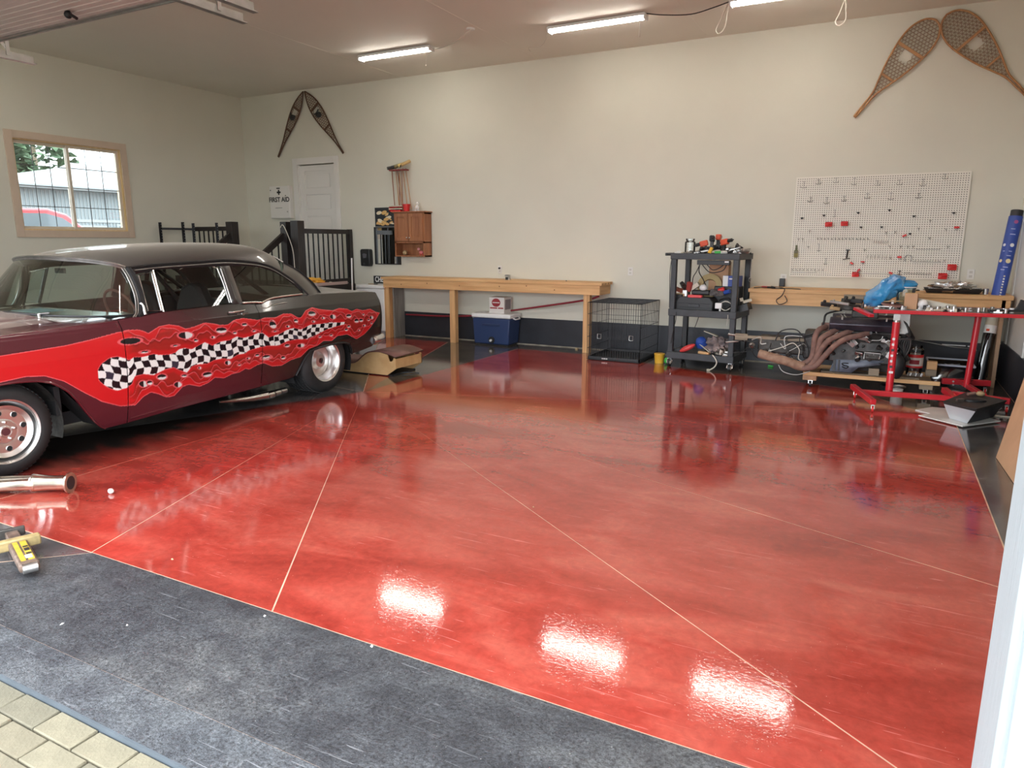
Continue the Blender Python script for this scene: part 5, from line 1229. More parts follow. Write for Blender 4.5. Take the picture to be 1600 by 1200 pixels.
def clipr(u, v, w, h, lab, tilt):
    x, z = uv(u, v); o = thing('tool_clip', lab, 'clip', (x, -.03, z), 0, 'red clips on the pegboard')
    T = Matrix.Translation((x, -.035, z)) @ Matrix.Rotation(tilt, 4, 'Y')
    B(T).bx(-w/2, w/2, -.02, .012, -h/2, h/2).build('body', m_redpl, o, bev=.003); B(T).tube([(-w*.3, -.01, -h/2), (-w*.2, -.01, -h/2-.02), (w*.2, -.01, -h/2-.02), (w*.3, -.01, -h/2)], .003, 5).build('wire', m_hook, o)
clipr(.43, .925, .045, .02, 'small tilted red clip just above the square red bin', -.9)
clipr(.45, .84, .042, .014, 'flat red clip in the lower middle of the pegboard', 0)
clipr(.385, .855, .04, .018, 'slanted red clip beside the long black hook', .6)
clipr(.66, .79, .045, .022, 'red clip left of the horseshoe holder', 0)
clipr(.675, .585, .045, .02, 'tilted red clip at right centre of the pegboard', -.5)
clipr(.955, .51, .05, .022, 'rounded red clip near the right edge of the pegboard', 0)
clipr(.62, .945, .04, .022, 'red clip behind the blue bag at the pegboard bottom', .4)
x, z = uv(.035, .76)
t = thing('paint_brush', 'olive handled brush hanging at the left edge of the pegboard', 'brush', (x, -.04, z))
B().prism([(-.008, .10), (.008, .10), (.010, .05), (.022, .03), (-.022, .03), (-.010, .05)], -.008, .008, TR(x, -.04, z, 0, R(90))).build('handle', M('olive_handle', (.10, .11, .04), .5), t)
B().bx(x-.024, x+.024, -.05, -.03, z+.0, z+.03).build('ferrule', M('tarnished_ferrule', (.16, .15, .09), .6), t)
for k in range(5): B().bx(x-.024+k*.01, x-.016+k*.01, -.047, -.033, z-.05-.006*(k % 2), z).build('bristle_tuft', M('bristle', (.30, .28, .12), .9) if k == 0 else bpy.data.materials['bristle'], t)

# things on the right bench
t = thing('paint_tray', 'long black tray heaped with crumpled clear film on the right bench', 'tray', (11.36, -.38, 1.0))
B().add([(11.12, -.46, 1.005), (11.62, -.46, 1.005), (11.62, -.30, 1.005), (11.12, -.30, 1.005), (11.09, -.49, 1.055), (11.65, -.49, 1.055), (11.65, -.27, 1.055), (11.09, -.27, 1.055)], [(0, 3, 2, 1), (0, 1, 5, 4), (1, 2, 6, 5), (2, 3, 7, 6), (3, 0, 4, 7)]).build('body', m_black, t, solid=.006, bev=.003)
B().grid(28, 16, lambda i, j: lump(11.37, -.38, 1.06, .20, .09, .055, 9, .9, 28, 4)(i, j), True).build('plastic_film', glass('crumpled_film', (.80, .74, .68), .35, .2), t)
for k in range(6): B().lathe([(.018, 0), (.022, .018), (.017, .018)], 12, TR(11.16+k*.08, -.44+.02*(k % 2), 1.035)).build('ring', m_blackm, t)
tag(B().lathe([(.026, 0), (.028, .06), (.024, .065), (.024, .06), (.022, .004)], 18, TR(11.68, -.42, 1.0)).build('can', m_steel, ang=30), 'small open metal can right of the black tray', 'can')
tag(B().lathe([(.022, 0), (.026, .008), (.015, .016), (1e-4, .016)], 16, TR(11.04, -.12, 1.0)).build('lid', m_black, ang=30), 'little black lid alone on the bench under the pegboard', 'lid')
for k, (x, y, c, lb) in enumerate(((9.33, -.40, 'm_redpl', 'red handled screwdriver behind the cart on the right bench'), (9.40, -.45, 'm_black', 'black handled screwdriver lying near the charger cable'))):
    o = thing('screwdriver', lb, 'tool', (x, y, 1.0)); B().cyl((x, y, 1.012), (x+.10, y-.03, 1.012), .011, 8).build('handle', globals()[c], o); B().cyl((x+.10, y-.03, 1.012), (x+.22, y-.065, 1.006), .004, 6).build('shaft', m_steel, o)
cord('cord', [(9.25, -.52, 1.006), (9.38, -.50, 1.015), (9.5, -.56, 1.006), (9.66, -.52, 1.01), (9.80, -.57, 1.006)], .005, m_bcord, 'black cord lying along the front edge of the right bench')

# ================================================================ UTILITY CART
CT = TR(8.745, -.66, 0, R(-5.5))
t = cart = thing('utility_cart', 'charcoal three-shelf utility cart loaded with tools by the wire crate', 'cart', (8.745, -.66, 0), R(-5.5))
def tray(z, h, name='shelf'):
    w, d = .415, .29
    return B(CT).bx(-w, w, -d, d, z-.012, z).bx(-w, w, -d-.012, -d+.012, z-h*.7, z+h*.3).bx(-w, w, d-.012, d+.012, z-h*.7, z+h*.3).bx(-w-.012, -w+.012, -d-.012, d+.012, z-h*.7, z+h*.3).bx(w-.012, w+.012, -d-.012, d+.012, z-h*.7, z+h*.3).build(name, m_grey, t, bev=.006)
tray(.165, .085); tray(.71, .085); tray(1.405, .075)
for sx in (-1, 1):
    for sy in (-1, 1):
        x, y = sx*.385, sy*.262
        B(CT).prism([(x-.034, y-.03), (x+.034, y-.03), (x+.034, y+.03), (x-.034, y+.03)], .14, 1.375).build('post', m_grey if sy < 0 else m_black, t, bev=.008)
        c = B(CT).bx(x-.022, x+.022, y-.02, y+.02, .085, .105).beam((x-.022, y, .10), (x-.026, y-.03, .045), .028, .005, (0, 1, 0)).beam((x+.022, y, .10), (x+.022, y-.03, .045), .028, .005, (0, 1, 0)).build('caster_fork', m_chrome, t)
        B(CT).cyl((x-.014, y-.03, .05), (x+.014, y-.03, .05), .05, 22).build('wheel', m_black, c)
        B(CT).cyl((x-.016, y-.03, .05), (x+.016, y-.03, .05), .022, 14).build('wheel_hub', m_white, c)
B(CT).bx(-.50, -.425, -.29, .29, 1.405, 1.43).bx(-.50, -.47, -.30, .30, 1.395, 1.43).build('push_handle', m_black, t, bev=.006)
def cx_(x, y, z): return tuple(CT @ Vector((x, y, z)))
def CTT(x, y, z, rz=0, rx=0, ry=0): return CT @ TR(x, y, z, rz, rx, ry)
ZT3, ZT2, ZT1 = 1.408, .713, .168
t = thing('glass_jar', 'empty clear glass jar on the top left of the cart', 'jar', cx_(-.28, -.02, ZT3)); B(CTT(-.28, -.02, ZT3)).lathe([(.06, 0), (.066, .01), (.066, .15), (.05, .17), (.05, .19)], 24, None, True, False).build('body', m_clear, t, ang=30)
B(CTT(-.28, -.02, ZT3)).lathe([(.052, .175), (.056, .178), (.056, .195), (.050, .198)], 24, None, False, False).build('rim', m_clear, t)
def drill(x, y, z, rz, tilt, c, lab, group='cordless tools on the cart'):
    o = thing('cordless_tool', lab, 'power tool', cx_(x, y, z), 0, group)
    T = CTT(x, y, z+.09, rz, 0, tilt)
    B(T).bx(-.045, .055, -.03, .03, -.0, .07).build('body', c, o, bev=.012)
    B(T).cyl((.055, 0, .038), (.11, 0, .038), .022, 14).cyl((.11, 0, .038), (.135, 0, .038), .012, 10, .006).build('chuck', m_black, o)
    B(T).beam((-.005, 0, .01), (-.02, 0, -.075), .032, .04, (0, 1, 0)).build('grip', m_black, o, bev=.006)
    B(T).bx(-.055, .03, -.032, .032, -.10, -.065).build('battery', c if c is m_black else m_grey, o, bev=.005)
    return o
drill(-.08, -.05, ZT3+.015, R(200), R(15), m_orange, 'orange cordless tool on the left of the cart top heap')
drill(.0, -.03, ZT3+.07, R(-80), R(-10), m_grey, 'dark grey cordless tool in the centre of the cart top heap')
drill(.045, .08, ZT3+.09, R(95), R(0), m_orange, 'orange topped tool at the back of the cart top heap')
drill(.17, -.06, ZT3+.03, R(-20), R(-12), m_orange, 'orange cordless tool on the right of the cart top heap')
m_asst = [m_black, m_grey, m_steel, m_cream, m_white2, m_redpl, m_green, m_yellow, m_blue2, m_tan, m_dirtym]
def rolltape(x, y, z, r, w, mt, lab, rx=0, rz=0, cat='tape roll', nm='tape_roll'):
    return tag(B(CTT(x, y, z, rz, rx)).lathe([(r*.55, 0), (r, 0), (r, w), (r*.55, w), (r*.55, 0)], 24, None, False, False).build(nm, mt, ang=30), lab, cat)
rolltape(-.36, -.22, ZT3+.003, .045, .03, m_white2, 'white tape roll at the left front of the cart top', R(15))
rolltape(-.22, -.22, ZT3+.003, .04, .03, m_steel, 'silver tape roll second from left on the cart top front', R(10))
tag(B(CTT(.10, -.22, ZT3)).cyl((0, 0, .025), (.09, .02, .03), .022, 14).build('tube', m_green), 'green plastic bottle lying on the cart top front', 'bottle')
tag(B(CTT(.03, -.21, ZT3)).cyl((0, 0, .02), (.02, .03, .085), .022, 12).build('glue_bottle', m_yellow), 'yellow bottle leaning in the cart top heap', 'bottle')
tag(B(CTT(.21, -.22, ZT3, R(30), R(20))).bx(-.035, .035, -.02, .02, 0, .05).build('block', m_white, bev=.004), 'small white block at the cart top front edge', 'block')
tag(B(CTT(-.05, -.18, ZT3)).beam((-.12, 0, .02), (.05, .03, .055), .03, .018).build('spatula', m_white2), 'white plastic spatula across the cart top heap', 'tool')
def coil(x, y, z, r, mt, lab, n=4, rr=.006, sq=1., tilt=0):
    pts = [tuple(CTT(x, y, z, 0, tilt) @ Vector((r*(1+.08*math.sin(3.1*a))*math.cos(a), sq*r*(1+.1*math.cos(2.3*a))*math.sin(a), .010+.008*(a/(2*PI))+.006*math.sin(5*a)))) for a in [2*PI*n*i/(n*14) for i in range(n*14)]]
    return tag(B().tube(pts, rr, 6).build('cable_coil', mt, ang=80), lab, 'cable')
coil(-.16, -.08, ZT3, .10, m_bcord, 'black cable coil under the orange tool on the cart top', 4, .007)
coil(.32, .02, ZT3, .07, m_galv, 'grey wire coil at the right end of the cart top', 4, .004)
random.seed(31)
names = [('bolt', 'bolt', 'bolts scattered on the cart'), ('socket', 'socket', 'sockets scattered on the cart')]
def scatter(n, xr, yr, z, seed, place, sz=.02, spill=0):
    random.seed(seed)
    for k in range(n):
        x, y = random.uniform(*xr), random.uniform(*yr); a = random.uniform(0, PI); mt = random.choice([m_steel, m_black, m_grey, m_dirtym, m_steel, m_cream])
        if k % 2: o = B(CTT(x, y, z+sz*.35+spill*random.random(), a)).cyl((-sz, 0, 0), (sz, 0, .004), sz*.3, 6).cyl((sz, 0, .004), (sz*1.25, 0, .004), sz*.55, 6).build('bolt', mt); tag(o, 'loose bolt '+place, 'bolt', 'loose bolts '+place)
        else: o = B(CTT(x, y, z+sz*.5+spill*random.random(), a, R(90))).lathe([(sz*.3, -sz*.8), (sz*.5, -sz*.8), (sz*.5, sz*.8), (sz*.3, sz*.8)], 10, None, False, False).build('socket', mt); tag(o, 'small metal socket '+place, 'socket', 'small sockets '+place)
scatter(22, (.16, .40), (-.26, .22), ZT3, 32, 'heaped on the right of the cart top', .03, .05)
scatter(10, (-.38, -.05), (-.26, .0), ZT3, 33, 'on the left of the cart top', .025, .02)
random.seed(61)
for k in range(14):
    x, y = random.uniform(-.22, .34), random.uniform(-.12, .20); w = random.uniform(.02, .04)
    o = B(CTT(x, y, ZT3+w+.02+random.uniform(0, .10)*(1-abs(x-.05)*2), random.uniform(0, 3), random.uniform(-.4, .4), random.uniform(-.4, .4))).bx(-w*1.3, w*1.3, -w*.7, w*.7, -w*.6, w*.6).cyl((w*.5, 0, w*.4), (w*1.8, 0, w*.7), w*.35, 10).build('tool_part', [m_black, m_grey, m_dirtym, m_black, m_steel][k % 5], bev=.004)
    tag(o, 'dark tool part in the heap on the middle of the cart top', 'part', 'dark tool parts heaped on the cart top')
for k, (x, y, a, l, lb) in enumerate(((.22, .12, .3, .16, 'black pliers standing out at the back of the cart top'), (.33, -.15, -.2, .14, 'long grey wrench at the right front of the cart top'), (.12, .16, 1.0, .18, 'dark ratchet lying at the back of the cart top'))):
    o = thing('hand_tool', lb, 'tool', cx_(x, y, ZT3)); B(CTT(x, y, ZT3+.06, a)).beam((-l/2, -.01, 0), (l*.1, 0, .02), .016, .012).beam((-l/2, .02, .01), (l*.1, 0, .02), .016, .012).build('handle', m_black if k != 1 else m_steel, o); B(CTT(x, y, ZT3+.06, a)).beam((l*.1, 0, .02), (l*.42, 0, .035), .028, .014).build('head', m_steel, o)
t = thing('tin_tray', 'crumpled foil tray on the right end of the cart top', 'tray', cx_(.36, .06, ZT3)); B(CTT(.36, .06, ZT3+.02, .3)).add([(-.06, -.10, 0), (.06, -.10, 0), (.06, .10, 0), (-.06, .10, 0), (-.085, -.13, .05), (.085, -.12, .06), (.09, .13, .045), (-.08, .12, .055)], [(0, 3, 2, 1), (0, 1, 5, 4), (1, 2, 6, 5), (2, 3, 7, 6), (3, 0, 4, 7)]).build('body', m_steel, t, solid=.003)
# power strip under the top
t = thing('power_strip', 'black power strip fixed under the cart top with hanging cables', 'power strip', cx_(.10, -.20, 1.31)); B(CTT(.10, -.24, 1.315)).bx(-.20, .20, -.02, .03, -.025, .03).build('body', m_black, t, bev=.004)
B(CTT(.10, -.24, 1.315)).bx(.14, .19, -.0215, -.02, .005, .022).build('label', m_white2, t)
for p in ([(-.14, 0, 1.30), (-.19, .02, 1.20), (-.24, .03, 1.10), (-.25, .1, .9), (-.22, .12, .75)], [(.0, -.2, 1.30), (.08, -.21, 1.23), (.16, -.21, 1.25), (.22, -.2, 1.30)], [(-.06, -.2, 1.30), (.05, -.21, 1.20), (.2, -.2, 1.22), (.25, -.2, 1.30)], [(-.08, -.2, 1.30), (-.09, -.19, 1.2), (-.06, -.1, 1.1), (-.03, -.05, 1.0)]):
    B(CT).tube(spline(p, 6), .006, 6).build('cable', m_bcord, t, ang=80)
# middle shelf
t = thing('toolbox', 'black toolbox with a red handle on the cart middle shelf', 'toolbox', cx_(-.12, -.13, ZT2))
B(CTT(-.12, -.13, ZT2)).prism([(-.24, 0), (.24, 0), (.24, .12), (.20, .175), (-.20, .175), (-.24, .12)], -.12, .10, TR(0, 0, 0, 0, R(90))).build('body', m_black, t, bev=.012)
B(CTT(-.12, -.13, ZT2)).bx(-.21, .21, -.108, -.098, .095, .10).bx(-.21, .21, -.108, -.098, .045, .05).bx(-.07, .07, -.112, -.10, .06, .09).build('front_rib', m_grey, t, bev=.002)
B(CTT(-.12, -.13, ZT2)).bx(-.08, .10, -.13, -.06, .17, .205).build('handle', M('coral_red_plastic', (.80, .10, .11), .4), t, bev=.012)
t = thing('work_gloves', 'grey knotted work gloves on the toolbox', 'gloves', cx_(.12, .02, ZT2+.18)); B(CT).grid(20, 11, lambda i, j: lump(.12, -.10, ZT2+.23, .10, .07, .045, 17, .6, 20, 4)(i, j), True).build('body', M('grey_knit', (.13, .12, .12), .95), t)
rolltape(-.02, .05, ZT2+.30, .15, .05, M('tan_leather_belt', (.46, .35, .17), .7, var=.2), 'big tan leather ring standing on the cart middle shelf', R(75), R(10), 'ring', 'leather_ring')
t = thing('carton', 'creased cardboard box at the back of the cart middle shelf', 'box', cx_(.04, .17, ZT2)); B(CTT(.06, .17, ZT2+.0, R(5))).bx(-.12, .12, -.07, .09, .0, .60).build('body', m_card, t)
B(CTT(.06, .17, ZT2+.60, R(5))).bx(-.12, .12, -.09, -.02, -.0, .006).build('flap', m_card, t)
t = thing('carton', 'white and blue printed box on the cart middle shelf right', 'box', cx_(.26, .05, ZT2)); B(CTT(.26, .05, ZT2+.28, R(-4), 0)).bx(-.10, .10, -.06, .07, .03, .16).build('body', M('blue_carton', (.05, .09, .36), .5), t)
B(CTT(.26, .05, ZT2+.28, R(-4))).bx(-.10, -.035, -.062, -.06, .03, .16).bx(-.02, .05, -.062, -.06, .115, .13).bx(.06, .085, -.062, -.06, .125, .14).build('white_print', m_white2, t)
t = thing('carton', 'flat black case supporting the blue box on the cart', 'case', cx_(.22, .10, ZT2)); B(CTT(.22, .10, ZT2, R(3))).bx(-.17, .14, -.10, .12, .0, .31).build('body', m_black, t, bev=.01)
t = thing('goggles', 'white and black goggles on the heap above the toolbox', 'goggles', cx_(-.04, -.08, ZT2+.22)); B(CTT(-.05, -.12, ZT2+.29)).sph((0, 0, 0), .05, 14, (1, .7, .8)).build('lens', m_white2, t); B(CTT(-.06, -.10, ZT2+.26)).bx(-.13, .10, -.05, .05, -.06, .0).build('frame', m_black, t, bev=.015)
tag(B(CTT(-.15, -.10, ZT2+.30, 0, 0, R(-35))).bx(-.07, .05, -.03, .03, -.02, .035).build('block', m_cream, bev=.004), 'cream block leaning against the tan leather ring', 'block')
for k, (x, z, mt, w, lb) in enumerate(((-.33, .21, m_tan, .06, 'tan wood scrap at the left end of the cart middle shelf'), (-.34, .27, M('rust_brown', (.25, .07, .04), .6), .055, 'rusty brown part above the tan scrap on the cart'), (-.30, .33, m_dirtym, .05, 'dark oily part on top of the left heap on the cart'), (-.22, .32, M('brick_red', (.40, .06, .05), .6), .06, 'brick red part left of the leather ring'), (-.27, .235, m_steel, .04, 'shiny bracket on the left heap of the cart'))):
    B_ = B(CTT(x, -.14, ZT2+z-.02, k*.7, k*.3, .4*k)).bx(-w, w, -.03, .03, -.025, .02).cyl((-w*.5, 0, 0), (w*1.1, 0, .03), .018, 10); tag(B_.build('scrap_part', mt, bev=.005), lb, 'part')
tag(B(CTT(-.33, -.14, ZT2)).bx(-.05, .04, -.06, .06, 0, .20).build('crate_block', m_black, bev=.008), 'black block under the left heap on the cart middle shelf', 'block')
tag(B(CTT(.19, -.10, ZT2+.26)).cyl((-.05, 0, 0), (.02, 0, .02), .028, 14).build('can', m_redpl), 'red can lying right of the goggles on the cart', 'can')
tag(B(CTT(.27, -.12, ZT2+.24)).cyl((-.05, 0, 0), (.02, -.02, .02), .026, 14).build('can', m_blue2), 'blue can lying right of the red can on the cart', 'can')
coil(.25, -.15, ZT2+.10, .09, m_bcord, 'black cable tangle on the right of the cart middle shelf', 4, .007, .8, R(55))
coil(.30, -.10, ZT2+.02, .08, m_bcord, 'black cable coil low on the right of the middle shelf', 3, .007, .8, R(20))
coil(.27, -.19, ZT2+.08, .07, m_cord, 'thin white cable loop on the right of the middle shelf', 2, .004, .8, R(70))
t = thing('adapter', 'white power adapter on the right of the cart middle shelf', 'adapter', cx_(.20, -.23, ZT2)); B(CTT(.19, -.235, ZT2+.03, .1)).bx(-.04, .04, -.02, .02, .02, .09).build('body', m_white2, t, bev=.006); B(CTT(.19, -.235, ZT2)).cyl((.02, 0, 0), (.02, 0, .05), .012, 8).build('plug', m_white2, t)
t = thing('box_stack', 'small tilted black box with white packets at the cart right corner', 'box', cx_(.45, -.05, .80)); B(CTT(.455, -.05, .765, 0, 0, R(-18))).bx(-.05, .07, -.10, .08, -.03, .05).build('body', m_black, t); B(CTT(.47, -.07, .85, .3, 0, R(-18))).bx(-.03, .07, -.05, .03, -.01, .02).bx(-.06, -.02, -.04, .0, .02, .06).build('packet', m_cream, t)
# bottom shelf
t = thing('respirator', 'blue plastic mask shell on the cart bottom shelf', 'mask', cx_(-.06, .05, ZT1)); B(CT).lathe([(.075, 0), (.078, .03), (.06, .09), (.02, .12), (1e-4, .122)], 20, TR(-.06, -.02, ZT1+.10, 0, R(35))).build('shell', m_blue2, t); B(CTT(-.06, .02, ZT1)).bx(-.05, .05, -.04, .04, 0, .09).build('base', m_black, t)
tag(B(CTT(-.20, -.16, ZT1+.065, R(10), 0, R(-28))).sph((0, 0, 0), .11, 18, (1, .42, .32)).build('red_cap', M('coral_red_plastic2', (.82, .07, .07), .35)), 'red oval plastic cap at the left of the cart bottom shelf', 'cap')
t = thing('rag_bag', 'crumpled grey and pinkish rag bundle on the cart bottom shelf', 'rag', cx_(.12, 0, ZT1)); B(CT).grid(26, 14, lambda i, j: lump(.14, -.02, ZT1+.10, .15, .12, .10, 41, .6, 26, 3)(i, j), True).build('body', M('rag_grey_pink', (.42, .32, .30), .95, col2=(.16, .14, .15), vs_=9), t)
B(CT).grid(20, 10, lambda i, j: lump(.26, -.14, ZT1+.04, .12, .07, .045, 43, .6, 20, 3)(i, j), True).build('foil', m_steel, t)
for k, (a, b_, lb) in enumerate((((-.08, -.10, .30), (.10, -.14, .19), 'wood stick leaning on the red cap in the bottom shelf'), ((.05, -.05, .33), (.26, -.12, .21), 'long pale stick lying across the rag bundle'), ((-.04, -.19, .20), (.10, -.20, .19), 'short wood block at the cart bottom shelf front'))):
    tag(B(CT).beam((a[0], a[1], a[2]-.0), b_, .018 if k < 2 else .05, .008 if k < 2 else .03).build('stick', m_cream if k < 2 else m_pine), lb, 'stick')
tag(B(CTT(.05, -.02, ZT1+.255, .0, 0, R(18))).bx(-.09, .09, -.03, .03, -.006, .006).build('brush_head', m_cream, bev=.004), 'cream flat plate on top of the cart bottom shelf heap', 'plate')
tag(B(CTT(.34, -.12, ZT1)).cyl((0, 0, 0), (0, 0, .10), .028, 16).build('roll', m_cream), 'cream paper roll standing at the right of the bottom shelf', 'roll')
tag(B(CTT(-.36, -.10, ZT1+.02, .3)).bx(-.04, .05, -.05, .05, -.02, .02).cyl((.0, 0, .01), (.09, .03, .03), .014, 8).build('gadget', m_grey), 'small grey gadget at the left of the cart bottom shelf', 'gadget')
cord('cord', [cx_(.16, -.28, .19), cx_(.20, -.315, .17), cx_(.235, -.325, .11), cx_(.21, -.33, .05), cx_(.16, -.35, .012)], .008, m_cord, 'thick white cord hanging from the cart bottom shelf to the floor')
tag(B(CTT(.145, -.355, .012, .8)).bx(-.018, .018, -.012, .012, -.012, .012).build('plug', m_cream, bev=.004), 'cream plug at the end of the thick white cord', 'plug')
cord('cord', [cx_(-.32, -.305, .70), cx_(-.315, -.315, .6), cx_(-.34, -.315, .48), cx_(-.37, -.315, .30)], .005, m_bcord, 'black cable hanging on the left cart post')
cord('cord', [cx_(.33, -.305, .70), cx_(.335, -.315, .66), cx_(.325, -.315, .57)], .004, m_cord, 'short white cable hanging from the middle shelf right')
cord('cord', [cx_(-.20, .2, .69), cx_(-.2, .22, .6), cx_(-.24, .2, .45)], .005, m_bcord, 'black cable hanging behind the middle shelf')
cord('cord', [cx_(-.445, -.2, 1.38), cx_(-.455, -.22, 1.2), cx_(-.455, -.2, .95), cx_(-.45, -.2, .74)], .005, m_bcord, 'dark cord tied down the left rear of the cart')
t = thing('hook_strap', 'steel carabiner hanging on the right rear cart post', 'clip', cx_(.43, .22, 1.1)); B(CT).tube([(.43+.018*math.cos(a), .22, 1.10+.026*math.sin(a)) for a in [2*PI*i/12 for i in range(12)]], .004, 6, True).tube([(.43, .22, 1.37), (.43, .22, 1.126)], .003, 5).build('body', m_steel, t)

# ================================================================ ENGINE ON ITS DOLLY
t = dolly = thing('engine_dolly', 'low wooden dolly on casters under the old engine', 'dolly', (10.65, -1.2, 0))
B().bx(9.98, 11.28, -1.49, -1.45, .125, .165).build('front_rail', m_pine, t, bev=.003); B().bx(9.98, 11.28, -.95, -.91, .125, .165).build('rear_rail', m_pine, t)
B().bx(9.98, 10.12, -1.50, -.90, .075, .125).build('cross_board', M('stained_board', (.40, .23, .13), .7, var=.2, vs_=9), t, bev=.003); B().bx(11.1, 11.22, -1.48, -.92, .075, .125).build('cross_board', m_oldwood, t)
B().bx(10.15, 11.1, -1.30, -1.12, .12, .155).build('deck_board', m_oldwood, t)
B().bx(10.62, 10.72, -1.40, -1.02, .165, .24).build('support_block', m_oldwood, t)
for x, y in ((10.06, -1.46), (11.16, -1.44), (10.06, -.94), (11.16, -.96)):
    c = B().beam((x-.018, y, .078), (x-.018, y-.01, .035), .004, .03).beam((x+.018, y, .078), (x+.018, y-.01, .035), .004, .03).bx(x-.025, x+.025, y-.02, y+.02, .068, .075).build('caster_fork', m_chrome, t)
    B().cyl((x-.012, y-.01, .033), (x+.012, y-.01, .033), .033, 16).build('wheel', m_black, c)
t = eng = thing('engine', 'old oily V8 engine with rusty exhaust headers on a wooden dolly', 'engine', (10.55, -1.2, .165))
m_block = M('oily_block', (.055, .052, .05), .45, .3, var=.6, vs_=10, bump=.5, bs=25)
m_cover = M('dark_valve_cover', (.045, .04, .055), .3, .4, var=.4, vs_=9, bump=.2, bs=20)
m_rust = M('rusty_header', (.30, .17, .135), .75, .15, col2=(.17, .10, .085), vs_=14, bump=.3, bs=60)
m_rust2 = M('rusty_collector', (.42, .27, .19), .75, .1, col2=(.22, .12, .08), vs_=12, bump=.3, bs=50)
B().prism([(-.26, .30), (.26, .30), (.26, .52), (.17, .62), (-.17, .62), (-.26, .52)], 10.22, 10.86, TR(0, -1.2, 0) @ Matrix(((0, 0, 1, 0), (1, 0, 0, 0), (0, 1, 0, 0), (0, 0, 0, 1)))).build('block', m_block, t, bev=.012)
for s in (-1, 1):
    hd = B().prism([(-.08, -.05), (.08, -.05), (.08, .06), (-.08, .06)], 10.20, 10.86, TR(0, -1.2+s*.18, .63) @ Matrix(((0, 0, 1, 0), (1, 0, 0, 0), (0, 1, 0, 0), (0, 0, 0, 1))) @ Matrix.Rotation(s*R(-40), 4, 'Z')).build('cylinder_head', m_block, t, bev=.008)
    B().prism([(-.075, 0), (.075, 0), (.065, .075), (.03, .09), (-.03, .09), (-.065, .075)], 10.20, 10.86, TR(0, -1.2+s*.225, .68) @ Matrix(((0, 0, 1, 0), (1, 0, 0, 0), (0, 1, 0, 0), (0, 0, 0, 1))) @ Matrix.Rotation(s*R(-32), 4, 'Z')).build('valve_cover', m_cover, t, bev=.02)
    for k in range(2): B().cyl((10.32+k*.42, -1.2+s*.27, .755), (10.32+k*.42, -1.2+s*.275, .785), .012, 10).build('cover_bolt', m_steel, t)
B().bx(10.24, 10.84, -1.30, -1.10, .66, .76).bx(10.40, 10.66, -1.28, -1.12, .76, .84).build('intake_manifold', m_dirtym, t, bev=.012)
B().lathe([(.11, 0), (.12, .01), (.12, .05), (.11, .06), (1e-4, .065)], 28, TR(10.36, -1.2, .84)).build('air_cleaner', m_dirtym, t)
B().prism([(-.14, .30), (.14, .30), (.10, .19), (-.10, .19)], 10.28, 10.84, TR(0, -1.2, 0) @ Matrix(((0, 0, 1, 0), (1, 0, 0, 0), (0, 1, 0, 0), (0, 0, 0, 1)))).build('oil_pan', m_dirtym, t, bev=.01)
B().add([(10.28, -1.46, .32), (10.76, -1.46, .34), (10.72, -1.44, .29), (10.52, -1.46, .25), (10.46, -1.47, .19), (10.24, -1.46, .19)], [(0, 1, 2, 3, 4, 5)]).build('grey_sheet', M('blue_grey_sheet', (.27, .31, .38), .45, col2=(.12, .14, .19), vs_=9, bump=.3, bs=12), t, solid=.01)
B().bx(10.27, 10.295, -1.475, -1.465, .20, .32).bx(10.32, 10.335, -1.475, -1.465, .20, .32).build('sheet_stripe', m_black, t)
B().tube(spline([(10.42, -1.475, .29), (10.36, -1.475, .285), (10.375, -1.475, .265), (10.42, -1.475, .255), (10.40, -1.475, .235), (10.36, -1.475, .25)], 4), .006, 5).build('hook_mark', m_black, t)
B().bx(10.56, 10.72, -1.50, -1.44, .345, .43).build('starter_plate', m_dirtym, t, bev=.015); B().tube([(10.565, -1.505, .355), (10.565, -1.505, .425), (10.715, -1.505, .42), (10.71, -1.505, .36)], .006, 6).build('plate_rim', m_galv, t)
tag_ = B(TR(10.80, -1.47, .40, 0, 0, R(25))).bx(-.03, .03, -.02, .02, -.03, .035).build('oil_filter_cap', m_white2, t, bev=.008)
H1 = [([(10.16, -1.40, .66), (10.10, -1.50, .63), (10.07, -1.53, .54), (10.07, -1.53, .42), (10.05, -1.53, .32), (9.98, -1.52, .26), (9.90, -1.51, .255)]),
      ([(10.30, -1.42, .655), (10.22, -1.52, .61), (10.14, -1.56, .55), (10.12, -1.56, .44), (10.10, -1.56, .31), (10.03, -1.54, .225), (9.90, -1.52, .215)]),
      ([(10.45, -1.42, .655), (10.33, -1.52, .60), (10.22, -1.57, .54), (10.15, -1.585, .44), (10.10, -1.59, .32), (10.03, -1.57, .23), (9.93, -1.55, .24)]),
      ([(10.62, -1.42, .635), (10.50, -1.52, .60), (10.38, -1.56, .565), (10.28, -1.59, .49), (10.18, -1.60, .36), (10.10, -1.60, .25), (9.98, -1.57, .215)])]
for P in H1:
    h = B().tube(spline(P, 8), .030, 12).build('header_pipe', m_rust, t, ang=80)
    p = P[0]; B().bx(p[0]-.045, p[0]+.045, p[1]+.005, p[1]+.022, p[2]-.045, p[2]+.045).build('flange', m_rust, h, bev=.01)
B().tube(spline([(10.0, -1.545, .225), (9.92, -1.53, .235), (9.84, -1.51, .26), (9.70, -1.48, .285), (9.50, -1.45, .325)], 4), .05, 16, rs=None).build('collector_pipe', m_rust2, t, ang=80)
B().cyl((9.502, -1.45, .3246), (9.4985, -1.4495, .3253), .042, 16).build('pipe_bore', m_black, t)
